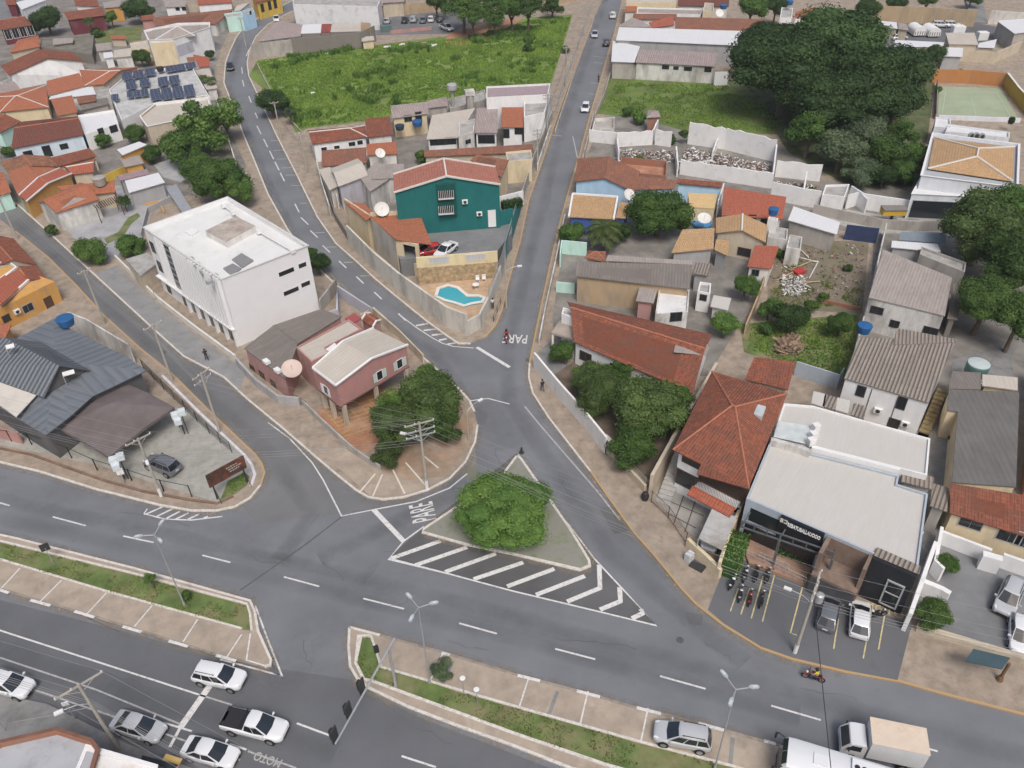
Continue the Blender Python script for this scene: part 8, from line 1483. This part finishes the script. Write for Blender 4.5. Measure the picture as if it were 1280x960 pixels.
# ================================================================== POLES, LAMPS, WIRES
POLEC = mat('pole_concrete', (.36, .335, .29), .9, .12, 1.); WIREM = mat('wire', (.24, .24, .24), .6, 0); WIRED = mat('wire_dark', (.03, .03, .03), .6, 0); INS = mat('insulator', (.55, .55, .53), .4, 0)
ARM = {}
def pole(key, label, px, h, arm=None, ang=0., trafo=False, lamp=None, r=.17, white=False, lev=(0,), grp='power poles'):
    p = G(*px, 0); t = thing('power_pole', label, 'power pole', p, 0, grp); g = MB(); g.tube(p - up * .2, p + up * h, r, r * .62, 10); g.build('pole', POLEC, t)
    if white: g = MB(); g.tube(p, p + up * 1.3, r + .012, r + .004, 10); g.build('painted_base', FRW, t)
    d = Vector((math.cos(rad(ang)), math.sin(rad(ang)), 0)); pts = []
    for z in lev:
        if arm:
            c = p + up * (h - .25 - z); g = MB(); g.obox(c - d * arm + Vector((0, 0, -.05)), d * 2 * arm, Vector((-d.y, d.x, 0)) * .12, up * .12); g.tube(c - d * arm * .6, c - up * .7, .025, n=5); g.tube(c + d * arm * .6, c - up * .7, .025, n=5); co = g.build('crossarm', POLEC if z == 0 else STEEL, t)
            for s in (-.95, -.3, .95): q = c + d * arm * s; g = MB(); g.lathe(q + up * .07, [(.05, 0), (.08, .08), (.05, .12), (.07, .18), (.02, .22)], 8); g.build('insulator', INS, co); pts.append(q + up * .28)
    if trafo: g = MB(); q = p + up * (h - 2.4) + Vector((.45, -.1, 0)); g.lathe(q, [(.3, 0), (.34, .1), (.34, .85), (.2, .95)], 12); g.build('transformer', STEEL, t)
    if lamp: a = Vector((math.cos(rad(lamp)), math.sin(rad(lamp)), 0)); q = p + up * (h * .72); g = MB(); g.path([q, q + a * .8 + up * .5, q + a * 1.7 + up * .6], .035); lo_ = g.build('lamp_arm', STEEL, t); g = MB(); g.box(q + a * 1.95 + up * .58, (.6, .28, .16), rad(lamp)); g.build('lamp_head', FRW, lo_)
    low = [p + up * (h - 2.2 - .35 * k) + Vector((.1, 0, 0)) for k in range(4)]; ARM[key] = (pts, low, p, h); return t
def wire(a, b, label, sag=.35, r=.011, mt=None, grp='overhead wires'):
    g = MB(); L_ = (b - a).length; n = max(6, int(L_ / 4)); pts = [a.lerp(b, k / n) - up * (sag * L_ / 25 * 4 * (k / n) * (1 - k / n)) for k in range(n + 1)]; g.path(pts, r, 5); return tag(g.build('overhead_wire', [mt or WIREM], origin=a), label, 'wire', grp)
def span(k1, k2, label, low=True, mt=None):
    (p1, l1, *_), (p2, l2, *_) = ARM[k1], ARM[k2]
    for i, (a, b) in enumerate(zip(p1, p2)): wire(a, b, ['left ', 'middle ', 'right '][i % 3] + ['top', 'second level', 'third level'][i // 3] + ' ' + label, .3, mt=mt)
    if low:
        for i, (a, b) in enumerate(list(zip(l1, l2))[:3]): wire(a, b, ['upper', 'middle', 'lowest'][i] + ' bundled low ' + label, .5, .015, mt)
pole('a', 'leaning concrete pole with a wide crossarm at the lower left lanes', (148, 936), 9.0, 1.7, 40, lamp=-150, lev=(0,)); pole('a0', 'concrete pole outside the lower left edge', (-130, 842), 9.0, 1.7, 40) ; pole('a2', 'concrete pole below the bottom edge', (600, 1190), 9., 1.7, 40)
pole('b', 'concrete pole with a crossarm at the avenue edge of the corner lot', (202, 621), 8.2, 1.3, 45, white=True, lamp=-60); pole('b0', 'concrete pole at the far left of the avenue pavement', (-90, 540), 8.2, 1.3, 45)
pole('c', 'power pole with tangled crossarms on the rounded street tip', (534, 611), 9.2, 1.5, 20, trafo=False, lamp=160, white=True, lev=(0, .9, 1.6)); pole('d', 'power pole with a transformer in the shop forecourt', (993, 817), 9.6, 1.3, 60, trafo=True, lamp=150, white=True, lev=(0, .9)); pole('d2', 'power pole outside the right edge', (1330, 900), 9.4, 1.3, 60)
pole('e', 'power pole beside the corner lot fence on the left street', (275, 541), 8.6, 1.2, 60, lev=(0, .8)); pole('f', 'power pole with a crossarm in the middle of the left street', (216, 478), 8.6, 1.2, 50, lev=(0,)); pole('g_', 'power pole with a white box at the upper left street', (131, 405), 8.4, .9, 50); pole('h', 'dark pole at the top of the left street', (22, 300), 7.5, .7, 50)
pole('i', 'slim pole on the kerb of the rounded tip with a curved lamp', (586, 552), 6.0, None, 0, lamp=40, r=.08); pole('j', 'thin pole at the pool corner beside the hill street', (633, 385), 8., None, 0, lamp=10, r=.13); pole('k', 'dark power pole by the ruined white walls of the hill street', (672, 212), 7.5, .9, 20, lev=(0, .7)); pole('l', 'dark power pole beside the tall white blank house', (684, 168), 8., .9, 20, lev=(0, .7)); pole('m', 'power pole at the field edge of the hill street', (707, 108), 8.6, .8, 20, lamp=0); pole('n', 'far power pole on the left of the hill street', (731, 46), 8., .8, 20)
pole('o', 'pole on the pavement of the curved street beside the field', (352, 175), 7.6, .8, 20); pole('p', 'pole with a dark base near the red hipped house', (384, 215), 7.4, .8, 20); pole('q', 'pole at the far bend of the curved street', (308, 60), 7.5, .8, 20); pole('r', 'pole with a sign by the driveway of the white office building', (196, 378), 3.4, None, 0, r=.06)
span('a0', 'a', 'long grey wire over the lower left lanes'); span('a', 'a2', 'grey wire running from the leaning pole to the bottom edge'); span('b0', 'b', 'wire passing over the brown tent'); span('b', 'c', 'wire across the left street to the rounded tip'); span('c', 'd', 'wire crossing above the round island tree'); span('d', 'd2', 'wire leaving the shop pole to the right'); span('e', 'f', 'wire along the left street beside the grey restaurant'); span('f', 'g_', 'wire along the upper left street'); span('g_', 'h', 'wire at the far end of the left street', False); span('e', 'c', 'wire from the corner lot pole to the rounded tip', False); span('k', 'l', 'wire beside the tall white blank house', True, WIRED); span('l', 'm', 'wire along the field edge of the hill street', True, WIRED); span('m', 'n', 'wire up the hill street', False, WIRED); span('o', 'p', 'wire beside the red hipped house', True, WIRED); span('o', 'q', 'wire along the green field and the curved street', False, WIRED)
wire(ARM['d'][1][0], G(975, 905, 9.5) + Vector((0, -14, 0)), 'black cable hanging from the shop pole over the coach', .1, .03, WIRED); wire(ARM['a'][1][2], G(15, 903, 5.), 'cable from the leaning pole to the left corner', .3, .03)
def lamp3(label, base_, top, rot):
    p = G(*base_, BT); t = thing('street_lamp', label, 'street lamp', p, 0, 'triple street lamps of the medians'); x, y, _ = p; lo, hi = 5., 14.
    r_ = ray(*top); dxy = Vector((r_.x, r_.y)); s = Vector((p.x, p.y)).dot(dxy) / dxy.dot(dxy); h = CAMH + r_.z * s; h = max(8., min(11., h)); g = MB(); g.tube(p, p + up * h, .075, .045, 8); g.tube(p, p + up * .5, .14, .1, 8); g.build('pole', STEEL, t)
    for k in range(3):
        a = rad(rot + 120 * k); d = Vector((math.cos(a), math.sin(a), 0)); q = p + up * h; g = MB(); g.path([q - up * .1, q + d * .9 + up * .12], .035); ar = g.build('lamp_arm', STEEL, t); n = Vector((-d.y, d.x, 0)); g = MB(); o = q + d * .85 + up * .1
        P0 = [o - n * .07, o + d * .18 - n * .14, o + d * .6 - n * .13, o + d * .7, o + d * .6 + n * .13, o + d * .18 + n * .14, o + n * .07]; g.face(P0); Q = [v + up * .12 for v in P0]; g.face(Q)
        for i in range(7): j = (i + 1) % 7; g.face([P0[i], P0[j], Q[j], Q[i]])
        hd = g.build('lamp_head', mat('lamp_grey', (.36, .40, .42), .45, .05), ar); g = MB(); g.obox(o + d * .25 - n * .07 + up * .125, d * .3, n * .14, up * .03); g.build('cover', mat('lamp_cover', (.52, .55, .57), .4, 0), hd)
lamp3('triple lamp post on the grass of the left median', (231, 757), (191, 670), 75); lamp3('triple lamp post at the start of the right median', (537, 853), (523, 760), 130); lamp3('triple lamp post beside the silver car on the right median', (893, 962), (924, 864), 0)
p = G(495, 858, BT); t = thing('traffic_light', 'traffic light gantry with a long arm and three black signal heads over the lower lanes', 'traffic light', p); h = 5.2; g = MB(); g.tube(p, p + up * h, .14, .11, 10); g.build('pole', STEEL, t); a_, b_ = G(493, 798, h + .3), G(419, 930, h + .3); g = MB(); g.tube(a_, b_, .10, .07, 8); g.build('arm', STEEL, t); d = (b_ - a_).normalized(); n = Vector((-d.y, d.x, 0))
for f in (.50, .72, .94):
    q = a_.lerp(b_, f) - n * .35; g = MB(); g.obox(q - d * .35 - up * .7, d * .7, n * -.12, up * 1.5); bp = g.build('back_plate', IRON, t); g = MB(); g.obox(q - d * .18 - up * .55 - n * .12, d * .36, n * -.25, up * 1.15); sgn = g.build('signal_head', PLASTIC, bp); g = MB()
    for k in range(3): c_ = q - n * .37 + up * (-.35 + .38 * k); g.tube(c_, c_ - n * .02, .13, n=12)
    g.build('lens', mat('lens_dark', (.05, .03, .03), .3, 0), sgn)
p = G(475, 834, BT); t = thing('pedestrian_signal', 'small black and white signal box at the grass tip of the right median', 'signal', p); g = MB(); g.tube(p, p + up * 2.4, .05); g.build('post', FRW, t); g = MB(); g.box(p + up * 2.6, (.4, .3, .7), .4); g.build('signal_head', PLASTIC, t)
p = G(67, 704, BT); t = thing('sign_post', 'black backed sign on the grass of the left median', 'sign', p); g = MB(); g.tube(p, p + up * 2.2, .04); g.build('post', STEEL, t); g = MB(); g.box(p + up * 2.3, (.8, .06, .9), .5); g.build('plate', IRON, t)
for lb, x, y in (('left thin white post on the right median', 580, 866), ('right thin white post on the right median', 597, 880)): p = G(x, y, BT); t = thing('sign_post', lb, 'post', p); g = MB(); g.tube(p, p + up * 2.1, .035); g.build('post', STEEL, t); g = MB(); g.lathe(p + up * 2.1, [(.22, 0), (.24, .03), (.2, .05)], 10); g.build('plate', FRW, t)
tree(552, 838, 16, 1.1, 'loose', 'dull', 'sparse young shrub on the paving of the right median', name='shrub', cat='shrub'); tree(187, 723, 8, 1.6, 'loose', 'light', 'young thin tree on the left median'); tree(232, 745, 8, .7, 'bush2', 'mid', 'low bush at the lamp post of the left median', name='shrub', cat='shrub')
p = G(861, 700, BT); g = MB(); g.box(p + up * .5, (.75, .6, .9), .7); tag(g.build('utility_box', mat('box_grey', (.50, .52, .54), .6, .08), origin=p), 'pale grey utility box by the low cream wall', 'utility box'); g = MB(); p = G(872, 708, BT); g.box(p + up * .06, (1.4, 1., .06), -.7); tag(g.build('drain_grate', IRON, origin=p), 'dark drain grate on the right pavement', 'drain'); g = MB(); p = G(806, 624, BT); g.lathe(p, [(.35, 0), (.42, .5), (.3, .9), (.1, 1.)], 10); tag(g.build('rubbish_bag', PLASTIC, origin=p), 'black rubbish bag at the foot of the staircase', 'rubbish bag')
g = MB(); p = G(652, 566, 0); g.lathe(p, [(.3, 0), (.3, .05), (.12, .1), (.1, .8), (.02, .85)], 10); tag(g.build('traffic_cone', IRON, origin=p), 'dark stub post at the apex of the traffic island', 'post')
for i, (x, y, w_, h_) in enumerate(((623, 352, 3.4, 1.),)): fence('dark bench frame in the pool corner by the hill street', [(617, 402), (626, 380)], 1., IRON, 1.5)
g = MB(); g.box((0, 420, 30.4), (1240, 1000, 65.2)); o = g.build('haze', bpy.data.materials.new('haze')); o['kind'] = 'stuff'
hm = o.data.materials[0]; hm.use_nodes = True; hn = hm.node_tree; hn.nodes.remove(hn.nodes['Principled BSDF'])
pv = hn.nodes.new('ShaderNodeVolumePrincipled'); pv.inputs['Density'].default_value = .0002; pv.inputs['Color'].default_value = (.93, .95, 1, 1); pv.inputs['Anisotropy'].default_value = .2
hn.links.new(pv.outputs[0], hn.nodes['Material Output'].inputs['Volume'])
for o in bpy.data.objects:
    if o.type == 'MESH' and o.parent is None and 'label' not in o and 'kind' not in o: print('UNTAGGED', o.name)
if '_used' in CARP.get('suv', {}): pass
for r in CARP.values():
    if '_used' in r: del r['_used']
print('OBJS', len(bpy.data.objects), 'tris', sum(len(m_.polygons) for m_ in bpy.data.meshes))
